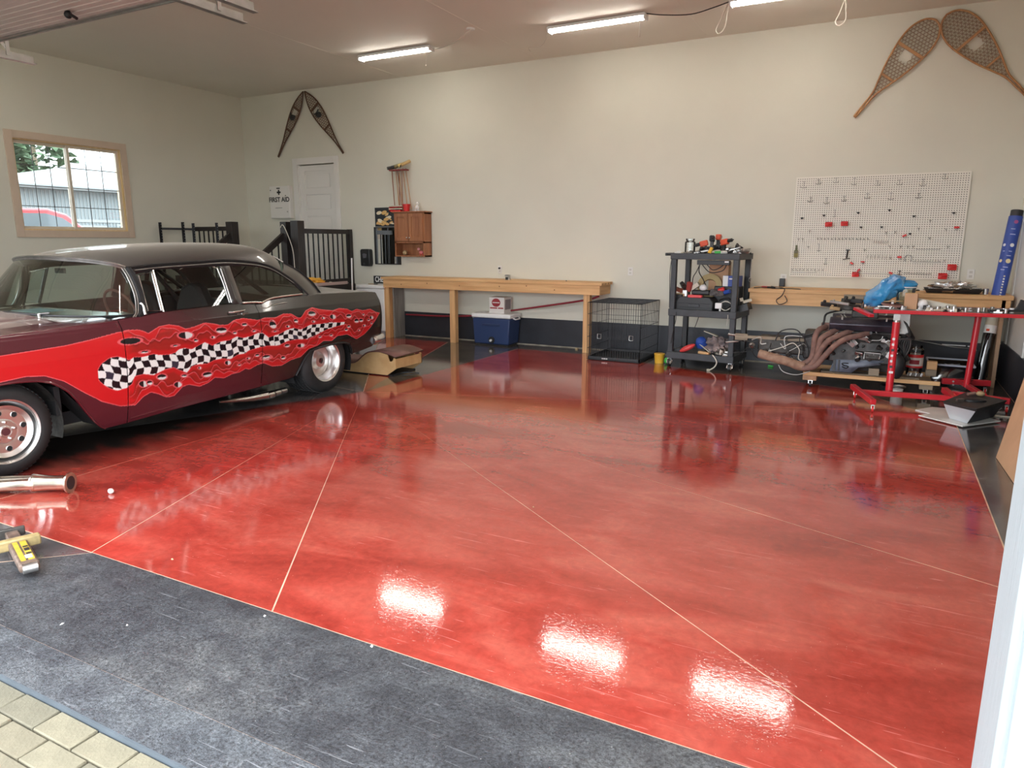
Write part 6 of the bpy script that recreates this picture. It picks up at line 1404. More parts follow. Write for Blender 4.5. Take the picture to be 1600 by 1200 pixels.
B().prism([(-.16, -.15), (.16, -.15), (.16, .12), (.10, .16), (-.10, .16), (-.16, .12)], 9.95, 10.22, TR(0, -1.2, .44) @ Matrix(((0, 0, 1, 0), (1, 0, 0, 0), (0, 1, 0, 0), (0, 0, 0, 1)))).build('bell_housing', m_block, t, bev=.02)
B().prism([(-.11, -.11), (.11, -.11), (.11, .08), (-.11, .08)], 9.45, 9.95, TR(0, -1.15, .42) @ Matrix(((0, 0, 1, 0), (1, 0, 0, 0), (0, 1, 0, 0), (0, 0, 0, 1)))).build('gearbox', m_dirtym, t, bev=.015)
B().bx(9.30, 10.0, -1.33, -1.29, .475, .505).bx(9.20, 9.34, -1.32, -1.28, .45, .52).build('frame_bar', m_oldwood, t); B().tube([(9.20, -1.30, .50), (9.12, -1.30, .505)], .014, 8).tube([(9.24, -1.30, .43), (9.10, -1.30, .41)], .010, 8).build('linkage', m_steel, t)
random.seed(77)
for k in range(12):
    x0_ = random.uniform(9.25, 9.95); z0_ = random.uniform(.30, .50)
    P = [(x0_+random.uniform(-.02, .02)+j*random.uniform(-.05, .09), -1.38-.06*random.random(), z0_+random.uniform(-.10, .10)) for j in range(4)]
    B().tube(spline(P, 5), random.choice([.004, .005, .007]), 6).build('wire', random.choice([m_bcord, m_dirtym, m_steel, m_bcord]), t, ang=80)
B().tube(spline([(10.02, -1.44, .30), (10.0, -1.46, .45), (9.90, -1.46, .60), (9.80, -1.45, .62), (9.70, -1.44, .58), (9.66, -1.44, .48)], 5), .007, 6).build('wire', m_bcord, t, ang=80)
B().tube(spline([(9.60, -1.46, .36), (9.75, -1.47, .42), (9.85, -1.47, .47), (9.92, -1.47, .40), (9.92, -1.47, .30), (10.0, -1.47, .26)], 5), .005, 6).build('wire', m_cord, t, ang=80)
B().tube(spline([(9.72, -1.50, .22), (9.78, -1.52, .15), (9.92, -1.53, .13), (10.05, -1.52, .18)], 5), .005, 6).build('wire', m_galv, t, ang=80)
for k, (x, z) in enumerate(((9.40, .40), (9.55, .34), (9.68, .30), (9.80, .33), (9.86, .27))):
    B().sph((x, -1.36, z), .035, 10, (1, .8, 1)).cyl((x, -1.38, z), (x+.03, -1.42, z+.02), .015, 8).build('fitting', [m_steel, m_dirtym, m_chrome, m_dirtym, m_steel][k], t)
for P in ([(10.12, -1.38, .62), (10.14, -1.40, .72), (10.16, -1.36, .80), (10.3, -1.3, .84)], [(10.10, -1.36, .60), (10.05, -1.36, .56), (9.95, -1.36, .53), (9.7, -1.34, .50)], [(10.13, -1.39, .65), (10.02, -1.38, .57), (9.9, -1.38, .54)]):
    B().tube(spline(P, 5), .011, 8).build('hose', m_bcord, t, ang=80)
for P in ([(10.30, -1.40, .80), (10.34, -1.45, .76), (10.33, -1.46, .72), (10.26, -1.46, .69)], [(10.33, -1.40, .80), (10.40, -1.46, .73), (10.46, -1.47, .68), (10.62, -1.47, .66), (10.66, -1.47, .63)], [(10.34, -1.40, .79), (10.43, -1.46, .70), (10.48, -1.47, .66)], [(10.62, -1.47, .55), (10.70, -1.49, .56), (10.72, -1.49, .60)]):
    B().tube(spline(P, 5), .006, 6).build('plug_lead', m_galv, t, ang=80)
# front of engine: pulleys, belts and hoses at the right
for x, y, z, r_, nm in ((10.92, -1.25, .42, .11, 'crank_pulley'), (10.92, -1.30, .62, .07, 'water_pump_pulley'), (10.92, -1.08, .70, .05, 'alternator_pulley')):
    B().cyl((x-.03, y, z), (x+.03, y, z), r_, 24).cyl((x-.08, y, z), (x-.03, y, z), r_*.4, 12).build(nm, m_dirtym, t)
for k in range(7): B().tube(spline([(10.86+.02*k, -1.40+.01*k, .80-.03*k), (10.94+.01*k, -1.42, .70-.02*k), (10.98-.02*k, -1.42, .50+.01*k), (10.90+.015*k, -1.40, .30+.01*k)], 5), .012, 6).build('hose', m_bcord if k % 3 else m_dirtym, t, ang=80)
B().bx(10.82, 10.96, -1.42, -1.36, .62, .85).build('front_bracket', m_galv, t, bev=.01)
tag(B().sph((10.88, -1.52, .30), .09, 14, (.8, .5, 1.5)).build('inner_tube', m_black), 'black rubber piece leaning against the engine near the red post', 'rubber')
random.seed(91)
for k in range(48):
    x, z = random.uniform(10.2, 10.95), random.uniform(.34, .64); w = random.uniform(.015, .045)
    b_ = B(TR(x, -1.455-.02*random.random(), z, random.uniform(-.5, .5), random.uniform(-.5, .5), random.uniform(-1, 1)))
    (b_.bx(-w, w, -.02, .02, -w*.5, w*.5) if k % 2 else b_.cyl((0, .02, 0), (0, -.03, 0), w*.5, 10)).build('bracket' if k % 2 else 'bolt_head', [m_dirtym, m_steel, m_black, m_galv][k % 4], t, bev=.003)
# heap on top of the engine
for k, (x, y, z, a, l, w, mt, lb) in enumerate(((10.17, -1.38, .90, .2, .16, .05, m_black, 'black part on the left of the heap over the engine'), (10.28, -1.45, .93, -.3, .20, .03, m_galv, 'long grey lever on the heap over the engine'), (10.36, -1.35, .94, .5, .14, .06, m_dirtym, 'oily casting on the heap over the engine'), (10.24, -1.48, .87, .1, .10, .04, m_tan, 'small tan wood scrap on the engine heap'), (10.44, -1.38, .95, -.1, .12, .05, m_black, 'black box part behind the blue bag edge'))):
    tag(B(TR(x, y, z, a, .2, .1)).bx(-l/2, l/2, -w/2, w/2, -w*.4, w*.4).cyl((-l*.3, 0, 0), (-l*.3, -.01, w*.9), w*.35, 8).build('engine_part', mt, bev=.006), lb, 'part')

# ================================================================ RED WORK TABLE ON WHEELS
t = rt = thing('work_stand', 'red steel work table on wheeled T feet heaped with parts', 'table', (11.1, -1.8, 0))
B().beam((10.61, -2.02, .905), (11.93, -1.93, .905), .045, .034).build('top_rail', m_redp, t, bev=.004)
B().beam((10.55, -1.36, .905), (11.90, -1.28, .905), .045, .034).build('top_rail', m_redp, t, bev=.004)
B().beam((10.45, -1.92, .915), (10.60, -2.20, .875), .05, .03).build('end_arm', m_redp, t, bev=.004)
for x in (10.63, 11.25, 11.85): B().beam((x, -2.0, .905), (x-.02, -1.32, .905), .04, .03).build('cross_rail', m_redp, t)
B().add([(10.62, -2.0, .920), (11.92, -1.92, .920), (11.89, -1.30, .920), (10.58, -1.37, .920)], [(0, 1, 2, 3)]).build('tray_sheet', M('dark_tray_sheet', (.16, .14, .13), .5, .3), t, solid=.004)
lg = B().cyl((10.82, -1.93, .11), (10.82, -1.93, .80), .034, 20).build('front_leg', m_redp, t)
B().cyl((10.82, -1.93, .80), (10.82, -1.93, .885), .026, 18).build('inner_tube', m_steel, t); B().bx(10.79, 10.845, -1.966, -1.962, .82, .88).build('clamp_plate', m_galv, t)
dc = B()
random.seed(4)
for k in range(7):
    z = .66-.055*k; w = random.uniform(.012, .024)
    B(TR(10.822, -1.93, 0)).bx(-.022, -.022+w*1.6, -.0365, -.034, z-.034, z-.012).build('decal_mark', m_white2 if k % 3 != 2 else m_black, lg)
B().cyl((11.52, -1.36, .12), (11.545, -1.38, .885), .030, 20).build('rear_leg', m_redp, t); B().cyl((11.545, -1.38, .885), (11.545, -1.38, .892), .05, 18).build('leg_plate', m_redp, t)
B().beam((10.56, -2.05, .10), (11.40, -1.96, .10), .05, .05).build('base_bar', m_redp, t, bev=.004)
B().beam((10.49, -1.80, .105), (10.69, -2.50, .10), .05, .05).build('foot_bar', m_redp, t, bev=.004)
B().beam((11.32, -1.12, .12), (11.76, -1.04, .12), .05, .06).build('foot_bar', m_redp, t, bev=.004)
B().beam((11.36, -1.80, .115), (11.82, -1.94, .115), .05, .055).build('foot_bar', m_redp, t, bev=.004)
B().beam((11.48, -1.10, .13), (11.62, -1.85, .13), .045, .045).build('base_bar', m_redp, t, bev=.004); B().beam((11.30, -1.75, .14), (11.38, -2.0, .10), .05, .05).build('gusset', m_redp, t)
B().add([(11.44, -1.12, .15), (11.60, -1.10, .15), (11.535, -1.36, .17), (11.50, -1.36, .17)], [(0, 1, 2, 3)]).build('web_plate', m_redp, t, solid=.01)
for x, y in ((10.52, -1.86), (10.69, -2.46), (11.40, -1.99), (11.80, -1.92), (11.72, -1.05)):
    c = B().cyl((x, y, .075), (x, y, .062), .018, 10).beam((x-.012, y, .07), (x-.012, y-.008, .03), .004, .022).beam((x+.012, y, .07), (x+.012, y-.008, .03), .004, .022).build('caster_fork', m_steel, t)
    B().cyl((x-.009, y-.006, .028), (x+.009, y-.006, .028), .028, 16).build('wheel', m_redpl, c)
for x, y in ((11.42, -1.14), (11.42, -1.17)): B().cyl((x, y-.02, .13 if y > -1.15 else .10), (x, y-.032, .13 if y > -1.15 else .10), .010, 8).build('bolt', m_steel, t)
# things on the red table
t = thing('bucket', 'clear bucket holding the blue bag on the red table', 'bucket', (10.86, -1.66, .922)); B().lathe([(.075, 0), (.088, .20), (.095, .20), (.095, .21), (.085, .21)], 26, TR(10.88, -1.62, .925), True, False).build('body', glass('frosted_plastic', (.70, .80, .80), .12, .2), t, ang=30)
B().lathe([(.097, .195), (.100, .20), (.097, .205)], 26, TR(10.88, -1.62, .925), False, False).build('rim', m_white2, t)
m_bag = M('blue_plastic_film', (.03, .26, .62), .25, col2=(.05, .40, .80), vs_=8, bump=.6, bs=14)
bb = m_bag.node_tree.nodes['Principled BSDF']; bb.inputs['Transmission Weight'].default_value = .25
t = thing('plastic_bag', 'crumpled bright blue plastic bag spilling over the clear bucket', 'bag', (10.70, -1.7, .93))
def bag(cx, cy, cz, rx, ry, rz, seed, tilt):
    def f(i, j):
        n = 40; a = 2*PI*i/n; b = PI*j/22; d = Vector((math.cos(a)*math.sin(b), math.sin(a)*math.sin(b), math.cos(b)))
        k = 1+.28*noise.noise(d*1.6+Vector((seed, 0, 0)))+.16*abs(noise.noise(d*4.5+Vector((seed, 3, 0))))*2-.12*abs(noise.noise(d*9+Vector((seed, 5, 0))))
        x, y, z = d.x*rx*k, d.y*ry*k, d.z*rz*k
        return (cx+x+tilt*z, cy+y, max(.925, cz+z))
    return f
B().grid(40, 23, bag(10.67, -1.68, 1.06, .115, .11, .15, 2, .55), True).build('lower_bulge', m_bag, t, ang=180)
B().grid(40, 23, bag(10.77, -1.66, 1.15, .10, .10, .085, 6, .1), True).build('upper_fold', m_bag, t, ang=180)
B().lathe([(.085, 0), (.10, .03), (.075, .055), (.03, .035), (1e-4, .03)], 26, TR(10.88, -1.62, 1.125, 0, R(8))).build('bucket_liner', m_bag, t, ang=60)
t = thing('carton', 'small upright brown cardboard box on the red table', 'box', (10.93, -1.80, .922)); B(TR(10.93, -1.80, .922, R(-8))).bx(-.055, .055, -.04, .04, 0, .155).build('body', m_card, t, bev=.002); B(TR(10.93, -1.80, .922, R(-8))).bx(-.056, .056, -.041, .041, .150, .156).build('flap', m_ply, t)
tag(B().sph((11.03, -1.82, .975), .045, 18, (1, 1, .95)).cyl((11.01, -1.83, .922), (11.02, -1.83, .94), .02, 10).build('white_ball', m_white2), 'white ball shaped part beside the brown box on the red table', 'part')
t = thing('parts_tray', 'long pale plastic tray on the red table', 'tray', (11.13, -1.70, .922)); B(TR(11.14, -1.66, .93, R(-12), 0, R(9))).bx(-.20, .17, -.06, .06, 0, .012).bx(-.20, .17, -.06, -.05, 0, .06).bx(-.20, .17, .05, .06, 0, .06).bx(-.20, -.19, -.05, .05, 0, .06).bx(.16, .17, -.05, .05, 0, .06).build('body', M('pale_tray', (.72, .69, .60), .4), t, bev=.006)
t = thing('brake_disc', 'pair of stacked brown friction discs on the red table', 'disc', (10.77, -1.85, .93)); B(TR(10.77, -1.84, .955, 0, R(6), R(6))).lathe([(.03, 0), (.10, 0), (.10, .012), (.03, .012)], 28, None, True, True).build('lower_disc', M('rosy_brown_disc', (.30, .16, .14), .5), t); B(TR(10.78, -1.80, .985, 0, R(-5), R(-3))).lathe([(.03, 0), (.09, 0), (.09, .010), (.03, .010)], 28, None, True, True).build('upper_disc', m_tan, t)
B(TR(10.77, -1.84, .97)).cyl((0, -.02, 0), (0, -.02, .035), .012, 8).build('stub', m_white2, t)
def scat(n, seed, x0, x1, y0, y1, z, place, sz=.016):
    random.seed(seed)
    for k in range(n):
        x, y = random.uniform(x0, x1), random.uniform(y0, y1); a = random.uniform(0, PI); mt = random.choice([m_steel, m_chrome, m_dirtym, m_cream, m_steel, m_white2]); s_ = sz*random.uniform(.7, 1.3)
        if k % 3 == 0: o = B(TR(x, y, z, a)).lathe([(s_*.4, 0), (s_*.8, 0), (s_*.8, s_*1.9), (s_*.4, s_*1.9)], 12, None, False, False).build('socket', mt); tag(o, 'small metal socket '+place, 'socket', 'small sockets '+place)
        elif k % 3 == 1: o = B(TR(x, y, z+s_*.4, a)).cyl((-s_*1.4, 0, 0), (s_*1.4, 0, 0), s_*.4, 6).cyl((s_*1.4, 0, 0), (s_*1.8, 0, 0), s_*.75, 6).build('bolt', mt); tag(o, 'loose bolt '+place, 'bolt', 'loose bolts '+place)
        else: o = B(TR(x, y, z, a)).bx(-s_*1.5, s_*1.5, -s_*.5, s_*.5, 0, s_*.5).bx(-s_*.5, s_*.5, -s_*.5, s_*.5, s_*.5, s_*1.3).build('bracket', mt); tag(o, 'small bracket '+place, 'bracket', 'small brackets '+place)
scat(30, 101, 10.50, 10.95, -1.98, -1.55, .922, 'scattered on the left end of the red table')
scat(34, 102, 11.0, 11.40, -1.97, -1.82, .923, 'scattered along the middle of the red table', .02)
scat(16, 103, 11.40, 11.75, -1.93, -1.75, .925, 'scattered on the right end of the red table', .02)
for k, (x, y, a, lb) in enumerate(((10.60, -1.96, .6, 'steel wrench on the left end of the red table'), (10.70, -1.93, -.3, 'steel wrench under the friction discs'), (11.35, -1.87, .1, 'steel wrench in the middle of the red table'), (11.62, -1.86, .25, 'bright curved handle at the foot of the blue tube'))):
    o = thing('wrench', lb, 'tool', (x, y, .93), 0, 'wrenches on the red table'); T = TR(x, y, .938+.006*k, a)
    B(T).bx(-.06, .06, -.006, .006, 0, .006).build('shank', m_steel, o); B(T).lathe([(.008, 0), (.016, 0), (.016, .008), (.008, .008)], 12, TR(.065, 0, 0), False, False).build('ring_end', m_chrome, o)
t = thing('clamp', 'black plastic bar clamp at the right end of the red table', 'clamp', (11.80, -1.85, .93))
B().beam((11.56, -1.87, .94), (11.90, -1.83, .95), .05, .02).build('bar', m_black, t, bev=.004); B(TR(11.80, -1.84, .95)).prism([(-.05, 0), (.07, 0), (.04, .09), (.0, .10), (-.02, .03)], -.02, .02, TR(0, 0, 0, 0, R(90))).build('jaw', m_black, t, bev=.006)
# under the table
t = thing('jar', 'clear tub with red label on the dolly behind the red post', 'jar', (11.05, -1.12, .165)); B().lathe([(.075, 0), (.078, .27), (.060, .29), (.060, .31)], 26, TR(11.05, -1.12, .167), True, False).build('body', m_clear, t, ang=30); B().lathe([(.0795, .08), (.0795, .22)], 26, TR(11.05, -1.12, .167), False, False).build('label', M('jar_label', (.72, .66, .60), .6), t)
B().lathe([(.0802, .19), (.0802, .222)], 26, TR(11.05, -1.12, .167), False, False).lathe([(.0802, .08), (.0802, .10)], 26, TR(11.05, -1.12, .167), False, False).build('label_band', m_redpl, t); B().lathe([(.081, .12), (.081, .165)], 8, TR(11.05, -1.12, .167), False, False, R(-130), R(-60)).build('label_print', m_dred, t)
for k in range(6): tag(B().cyl((10.99+.025*k, -1.25, .17), (11.0+.025*k, -1.24, .20), .010, 8).build('nut', m_white2 if k % 2 else m_steel), 'small metal nut in front of the clear tub', 'nut', 'small nuts in front of the clear tub')
t_ = [tag(B().bx(11.16, 11.26, -1.16, -1.06, .165, .235).build('wood_block', m_oldwood, bev=.003), 'grey wood block on the dolly end, lower of two', 'block'), tag(B().bx(11.165, 11.26, -1.155, -1.065, .236, .32).build('wood_block', m_pine, bev=.003), 'yellow pine block on top of the grey one on the dolly', 'block')]
t = thing('plastic_bin', 'clear lidded storage tub on the floor behind the red table', 'bin', (11.40, -.80, 0)); B().add([(11.24, -.98, .0), (11.56, -.98, .0), (11.56, -.60, .0), (11.24, -.60, .0), (11.20, -1.02, .27), (11.60, -1.02, .27), (11.60, -.56, .27), (11.20, -.56, .27)], [(0, 3, 2, 1), (0, 1, 5, 4), (1, 2, 6, 5), (2, 3, 7, 6), (3, 0, 4, 7)]).build('body', glass('cloudy_plastic', (.62, .66, .72), .2, .15), t, solid=.004)
B().tube([(11.19, -1.03, .275), (11.61, -1.03, .275), (11.61, -.55, .275), (11.19, -.55, .275)], .012, 6, True).build('rim', M('grey_blue_rim', (.40, .44, .52), .4), t); B().grid(24, 12, lambda i, j: lump(11.40, -.80, .14, .14, .16, .11, 51, .5, 24, 3)(i, j), True).build('contents', M('bin_contents', (.10, .11, .14), .7, col2=(.30, .33, .38), vs_=12), t)
t = thing('can', 'squat white can with open lid on the floor behind the red base bar', 'can', (10.87, -1.62, 0)); B().lathe([(.055, 0), (.055, .075), (.058, .08)], 22, TR(10.90, -1.60, 0), True, True).build('body', m_white2, t, ang=30); B(TR(10.92, -1.57, .095, 0, R(-25))).lathe([(.06, 0), (.06, .008)], 22).build('lid', m_steel, t)
tag(B().lathe([(.10, 0), (.11, .05), (.10, .055), (.095, .01)], 24, TR(11.42, -1.35, 0)).build('pan', m_dirtym, ang=30), 'dark round pan on the floor under the red table rear foot', 'pan')
tag(B().lathe([(.11, 0), (.12, .045), (.11, .05), (.10, .01)], 24, TR(10.86, -1.25, .0)).build('pan', m_black, ang=30), 'black oil pan on the floor beneath the engine dolly', 'pan')
tag(B().cyl((9.47, -.36, .012), (9.53, -.38, .012), .012, 10).build('lighter', m_green), 'tiny bright green cap on the floor right of the cart', 'debris')
tag(B().bx(11.62, 11.70, -.03, -.021, .36, .375).bx(11.36, 11.60, -.03, -.021, .365, .378).build('tape_strip', m_white2), 'white tape strip on the dark wall base behind the red table', 'tape')
cord('cord', [(10.98, -.25, .45), (11.2, -.20, .41), (11.45, -.18, .37), (11.60, -.16, .36), (11.70, -.15, .34)], .006, m_galv, 'grey rod lying slanted behind the red table legs')

# ================================================================ CORNER: TUBE, BLACK AND GREY BOX, BOARD
t = thing('long_tube', 'long leaning tube, blue printed above and clear below, in the right corner', 'tube', (11.71, -.56, 0))
p0, p1 = Vector((11.705, -.60, .02)), Vector((11.885, -.27, 1.90)); dv = p1-p0
def tp(f): return p0+dv*f
B().cyl(tp(0), tp(.47), .060, 22).build('clear_tube', glass('dark_clear_tube', (.25, .27, .30), .15), t, ang=50)
B().cyl(tp(.01), tp(.45), .030, 10).cyl(tp(.01)+Vector((.028, 0, 0)), tp(.4)+Vector((.028, 0, 0)), .014, 6).build('rolled_contents', m_black, t)
B().cyl(tp(.335), tp(.42), .0615, 22).build('label', m_cream, t); B().cyl(tp(.30), tp(.345), .062, 22).build('label_paper', m_white2, t)
q = (tp(.322)-Vector((.03, .056, 0))); B().box(q, (.03, .012, .025)).build('label_print', m_orange, t)
B().cyl(tp(.455), tp(.965), .066, 26).build('blue_sleeve', M('blue_printed_sleeve', (.03, .075, .36), .35, var=.15, vs_=3), t, ang=50)
B().cyl(tp(.965), tp(1.0), .058, 22).build('end_cap', m_black, t)
zax = dv.normalized(); cdir = (Vector((10.651, -9.72, 1.2))-tp(.7)); cdir = (cdir-zax*cdir.dot(zax)).normalized(); xax = zax.cross(cdir)
def onT(f, off, r=.0672): 
    a = off; n_ = cdir*math.cos(a)+xax*math.sin(a); o_ = tp(f)+n_*r; m4 = Matrix((zax.cross(n_), zax, n_)).transposed().to_4x4(); m4.translation = o_; return m4
for f_, a, mt, rr in ((.80, .35, m_white2, .020), (.80, -.75, m_white2, .016), (.71, .30, M('cream_dot', (.80, .68, .40), .5), .024), (.71, -.80, bpy.data.materials['cream_dot'], .018), (.93, .2, M('purple_print', (.35, .08, .25), .5), .020)):
    B(onT(f_, a)).lathe([(1e-4, .0015), (rr, .0)], 18).build('round_print', mt, t)
for f_, a, w in ((.765, .3, .03), (.765, -.6, .02), (.675, .1, .045), (.66, -.2, .035), (.89, 0, .04), (.86, .1, .05), (.74, .2, .04)):
    B(onT(f_, a)).bx(-w/2, w/2, -.004, .004, -.001, .0012).build('line_print', M('pale_blue_print', (.45, .50, .75), .5) if 'pale_blue_print' not in bpy.data.materials else bpy.data.materials['pale_blue_print'], t)
for k in range(9): B(onT(.50+.0155*k, .25)).bx(-.008, .008, -.008, .008, -.001, .0012).build('letter_print', m_white2 if k % 4 else m_cream, t)
t = thing('foam_sheet', 'two overlapping white foam sheets on the floor under the grey box', 'sheet', (11.35, -2.4, 0))
B().prism([(11.05, -2.22), (11.20, -2.02), (11.45, -2.02), (11.50, -2.3), (11.20, -2.37)], .001, .010).build('rear_sheet', m_white, t); B().prism([(11.065, -2.495), (11.386, -2.765), (11.70, -2.40), (11.62, -2.32), (11.50, -2.15), (11.24, -2.30)], .011, .020).build('front_sheet', m_white, t)
t = thing('speaker_box', 'tapered grey box with black top on white foam sheets', 'box', (11.47, -2.45, .02))
Tq = [(11.225, -2.66), (11.46, -2.875), (11.735, -2.36), (11.45, -2.10)]; Bq = [(11.305, -2.52), (11.425, -2.665), (11.655, -2.29), (11.49, -2.20)]
def quad(q, z): return [(x, y, z) for x, y in q]
def lerpq(a, b, f): return [(p[0]+(r[0]-p[0])*f, p[1]+(r[1]-p[1])*f) for p, r in zip(a, b)]
fs = [(0, 3, 2, 1), (4, 5, 6, 7), (0, 1, 5, 4), (1, 2, 6, 5), (2, 3, 7, 6), (3, 0, 4, 7)]
Mq = lerpq(Bq, Tq, .82)
B().add(quad(Bq, .022)+quad(Mq, .17), [fs[0], fs[1], fs[3], fs[4], fs[5]]).build('body', m_grey, t)
B().add(quad(Bq, .022)[:2]+quad(Mq, .17)[:2], [(0, 1, 3, 2)]).build('grey_front', M('flat_grey_panel', (.62, .64, .67), .5), t)
B().add(quad(Mq, .17)+quad(Tq, .20), fs).build('top_rim', m_black, t, bev=.004)
B(TR(11.47, -2.50, .20, .4)).lathe([(.10, 0), (.10, .012), (.07, .02), (1e-4, .02)], 28, Matrix.Diagonal((1, .75, 1, 1))).build('round_lid', m_black, t)
tag(B(TR(11.36, -2.60, .20, .5)).bx(-.03, .03, -.012, .012, 0, .022).build('latch_piece', m_steel), 'small silver latch on the black top of the tapered box', 'latch')
tag(B().sph((11.54, -2.28, .225), .03, 12, (1.2, 1, .8)).build('tan_ball', m_tan), 'tan lump lying at the back of the black box top', 'part')
tag(B().cyl((11.44, -2.30, .215), (11.50, -2.27, .225), .014, 8).build('brown_peg', m_rust), 'brown peg beside the tan lump on the box top', 'part')
tag(B().bx(11.70, 11.78, -2.05, -1.98, 0, .03).cyl((11.72, -2.0, .03), (11.75, -2.0, .06), .012, 8).build('bolt_piece', m_chrome, bev=.003), 'small shiny caster piece on floor right of the black box', 'part')
tag(B().bx(11.60, 11.90, -2.14, -2.12, .001, .01).build('thin_strip', m_cream), 'thin pale strip lying on the floor right of the black box', 'strip')
t = thing('leaning_board', 'large tan board leaning on the right wall at the photo edge', 'board', (11.6, -4.2, 0))
u0 = Vector((11.525, -3.645, .004)); u1 = Vector((11.57, -4.75, .004)); up = Vector((11.885, -2.75, 1.22)); 
dn = (u1-u0); B().add([u0, u1, up+dn, up, u0+Vector((.015, 0, .004)), u1+Vector((.015, 0, .004)), up+dn+Vector((.012, 0, .004)), up+Vector((.012, 0, .004))], [(0, 3, 2, 1), (4, 5, 6, 7), (0, 1, 5, 4), (1, 2, 6, 5), (2, 3, 7, 6), (3, 0, 4, 7)]).build('panel', m_card, t)

# ================================================================ FOREGROUND LEFT
t = thing('exhaust_pipe', 'bright twin-to-one exhaust pipe section on the floor by the front wheel', 'pipe', (6.0, -7.35, 0))
ax0, ax1 = Vector((6.195, -7.255, .062)), Vector((5.70, -7.53, .062)); dd = (ax0-ax1).normalized(); sd = Vector((-dd.y, dd.x, 0))
m_pipe = M('stained_stainless_pipe', (.62, .57, .47), .28, 1., var=.25, vs_=9)
B().tube([ax0, ax0-dd*.12, ax0-dd*.22], .050, 22, rs=[.046, .046, .056]).build('collector', m_pipe, t, ang=40)
B().tube([ax0-dd*.005, ax0+dd*.006], .066, 24).build('flange', m_pipe, t); B().cyl(ax0+dd*.0065, ax0+dd*.0075, .043, 20).build('pipe_bore', m_black, t)
for s in (-1, 1): B().tube(spline([ax0-dd*.20+sd*s*.022, ax0-dd*.30+sd*s*.034, ax0-dd*.60+sd*s*.05+Vector((0, 0, -.012))], 5), .037, 18).build('branch_pipe', m_pipe, t, ang=60)
B().tube([ax0-dd*.215, ax0-dd*.225], .0605, 22, rs=[.059, .059]).build('weld_seam', m_steel, t)
tag(B().sph((6.45, -7.155, .017), .019, 10, (1.2, .9, .9)).build('pebble', m_paper), 'white pebble alone on the red floor near the exhaust pipe', 'stone')
T = TR(6.95, -7.965, .0, R(-20))
ja, jb_ = Vector((6.70, -7.86, .03)), Vector((7.225, -8.05, .03)); jd = (jb_-ja).normalized(); js = Vector((-jd.y, jd.x, 0))
t = thing('bottle_jack', 'worn brown and yellow hand jack lying on the dark floor at left', 'jack', (6.98, -7.95, 0)); m_jb = M('worn_brown_steel', (.20, .14, .11), .55, .4, var=.4, vs_=20, bump=.3, bs=40); m_jy = M('jack_yellow_paint', (.50, .37, .04), .5, var=.2, vs_=25)
jm = Matrix((jd, js, Vector((0, 0, 1)))).transposed().to_4x4(); jm.translation = ja
B(jm).bx(.20, .53, -.042, .042, .0, .045).build('body', m_jb, t, bev=.010); B(jm).bx(.22, .49, -.026, -.006, .045, .049).bx(.22, .49, .004, .030, .045, .049).build('yellow_decal', m_jy, t)
B(jm).bx(.33, .37, .006, .028, .0492, .0502).bx(.30, .32, .006, .028, .0492, .0502).bx(.40, .42, .006, .028, .0492, .0502).build('decal_print', m_black, t); B(jm).bx(.43, .475, -.004, .024, .0492, .0505).build('white_decal', m_white2, t)
B(jm).bx(.155, .20, -.095, .10, .0, .055).build('cross_bar', m_cream if False else M('worn_cream_paint', (.38, .29, .13), .5, var=.3, vs_=18), t, bev=.008)
B(jm).bx(-.02, .155, -.03, .03, .0, .035).build('foot', m_jb, t, bev=.006); B(jm).bx(-.02, .0, -.075, .06, .0, .05).build('toe_plate', m_dirtym, t, bev=.005)
B(jm).cyl((.535, -.03, .022), (.535, .03, .022), .024, 14).build('ram_end', m_steel, t)
for k, (x, y, sx, sy, mt, lb) in enumerate(((7.62, -7.60, .018, .010, m_tan, 'tan chip on the red floor near the left front corner'), (9.0, -7.75, .012, .02, m_white2, 'white chip on the black strip at centre front'), (7.75, -8.22, .02, .006, m_white2, 'white sliver on the dark apron at left front'), (8.0, -8.1, .008, .008, m_paper, 'white speck on the dark apron right of the sliver'), (8.92, -6.12, .010, .008, m_tan, 'tan crumb on the red floor at centre'), (8.45, -7.78, .012, .012, m_paper, 'white crumb on the black strip by the middle joint'))):
    sx *= .55; sy *= .55
    tag(B(TR(x, y, 0, k*.8)).add([(-sx, 0, 0), (0, -sy, 0), (sx, 0, 0), (0, sy, 0), (0, 0, .006)], [(0, 1, 4), (1, 2, 4), (2, 3, 4), (3, 0, 4), (3, 2, 1, 0)]).build('debris_chip', mt), lb, 'debris')

# ================================================================ OUTSIDE
gr_ = struct(B().bx(-60, 40, -60, 40, -.5, -.31).build('ground', M('gravel_ground', (.16, .155, .145), .95, var=.2, vs_=3)))
m_sid = M('pale_blue_siding', (.20, .24, .26), .6); m_sid2 = M('siding_white', (.28, .305, .315), .6); m_rf = M('white_metal_roof', (.20, .215, .225), .5)
t = thing('outbuilding', 'pale blue outbuilding with white roof seen through the window', 'building', (-11, 3.5, -.3))
B().bx(-14, -9, .45, 9, -.31, 2.92).build('wall', m_sid, t)
for k in range(84): B().bx(-9.0, -8.985, .47+k*.1, .49+k*.1, 1.0, 2.90).build('batten', m_sid2, t)
B().bx(-9.02, -8.97, .45, 6.2, 2.08, 2.16).build('trim_board', m_sid2, t)
B().bx(-9.02, -8.96, 1.55, 3.05, -.31, 2.0).build('garage_door', m_sid2, t); B().bx(-9.0, -8.975, 3.35, 3.42, -.31, 2.05).bx(-9.0, -8.975, 4.05, 4.12, -.31, 2.05).bx(-9.0, -8.975, 3.42, 4.05, 1.98, 2.05).build('door_frame', m_sid2, t)
B().bx(-9.05, -8.55, .2, 6.4, 2.90, 2.99).build('fascia', m_rf, t)
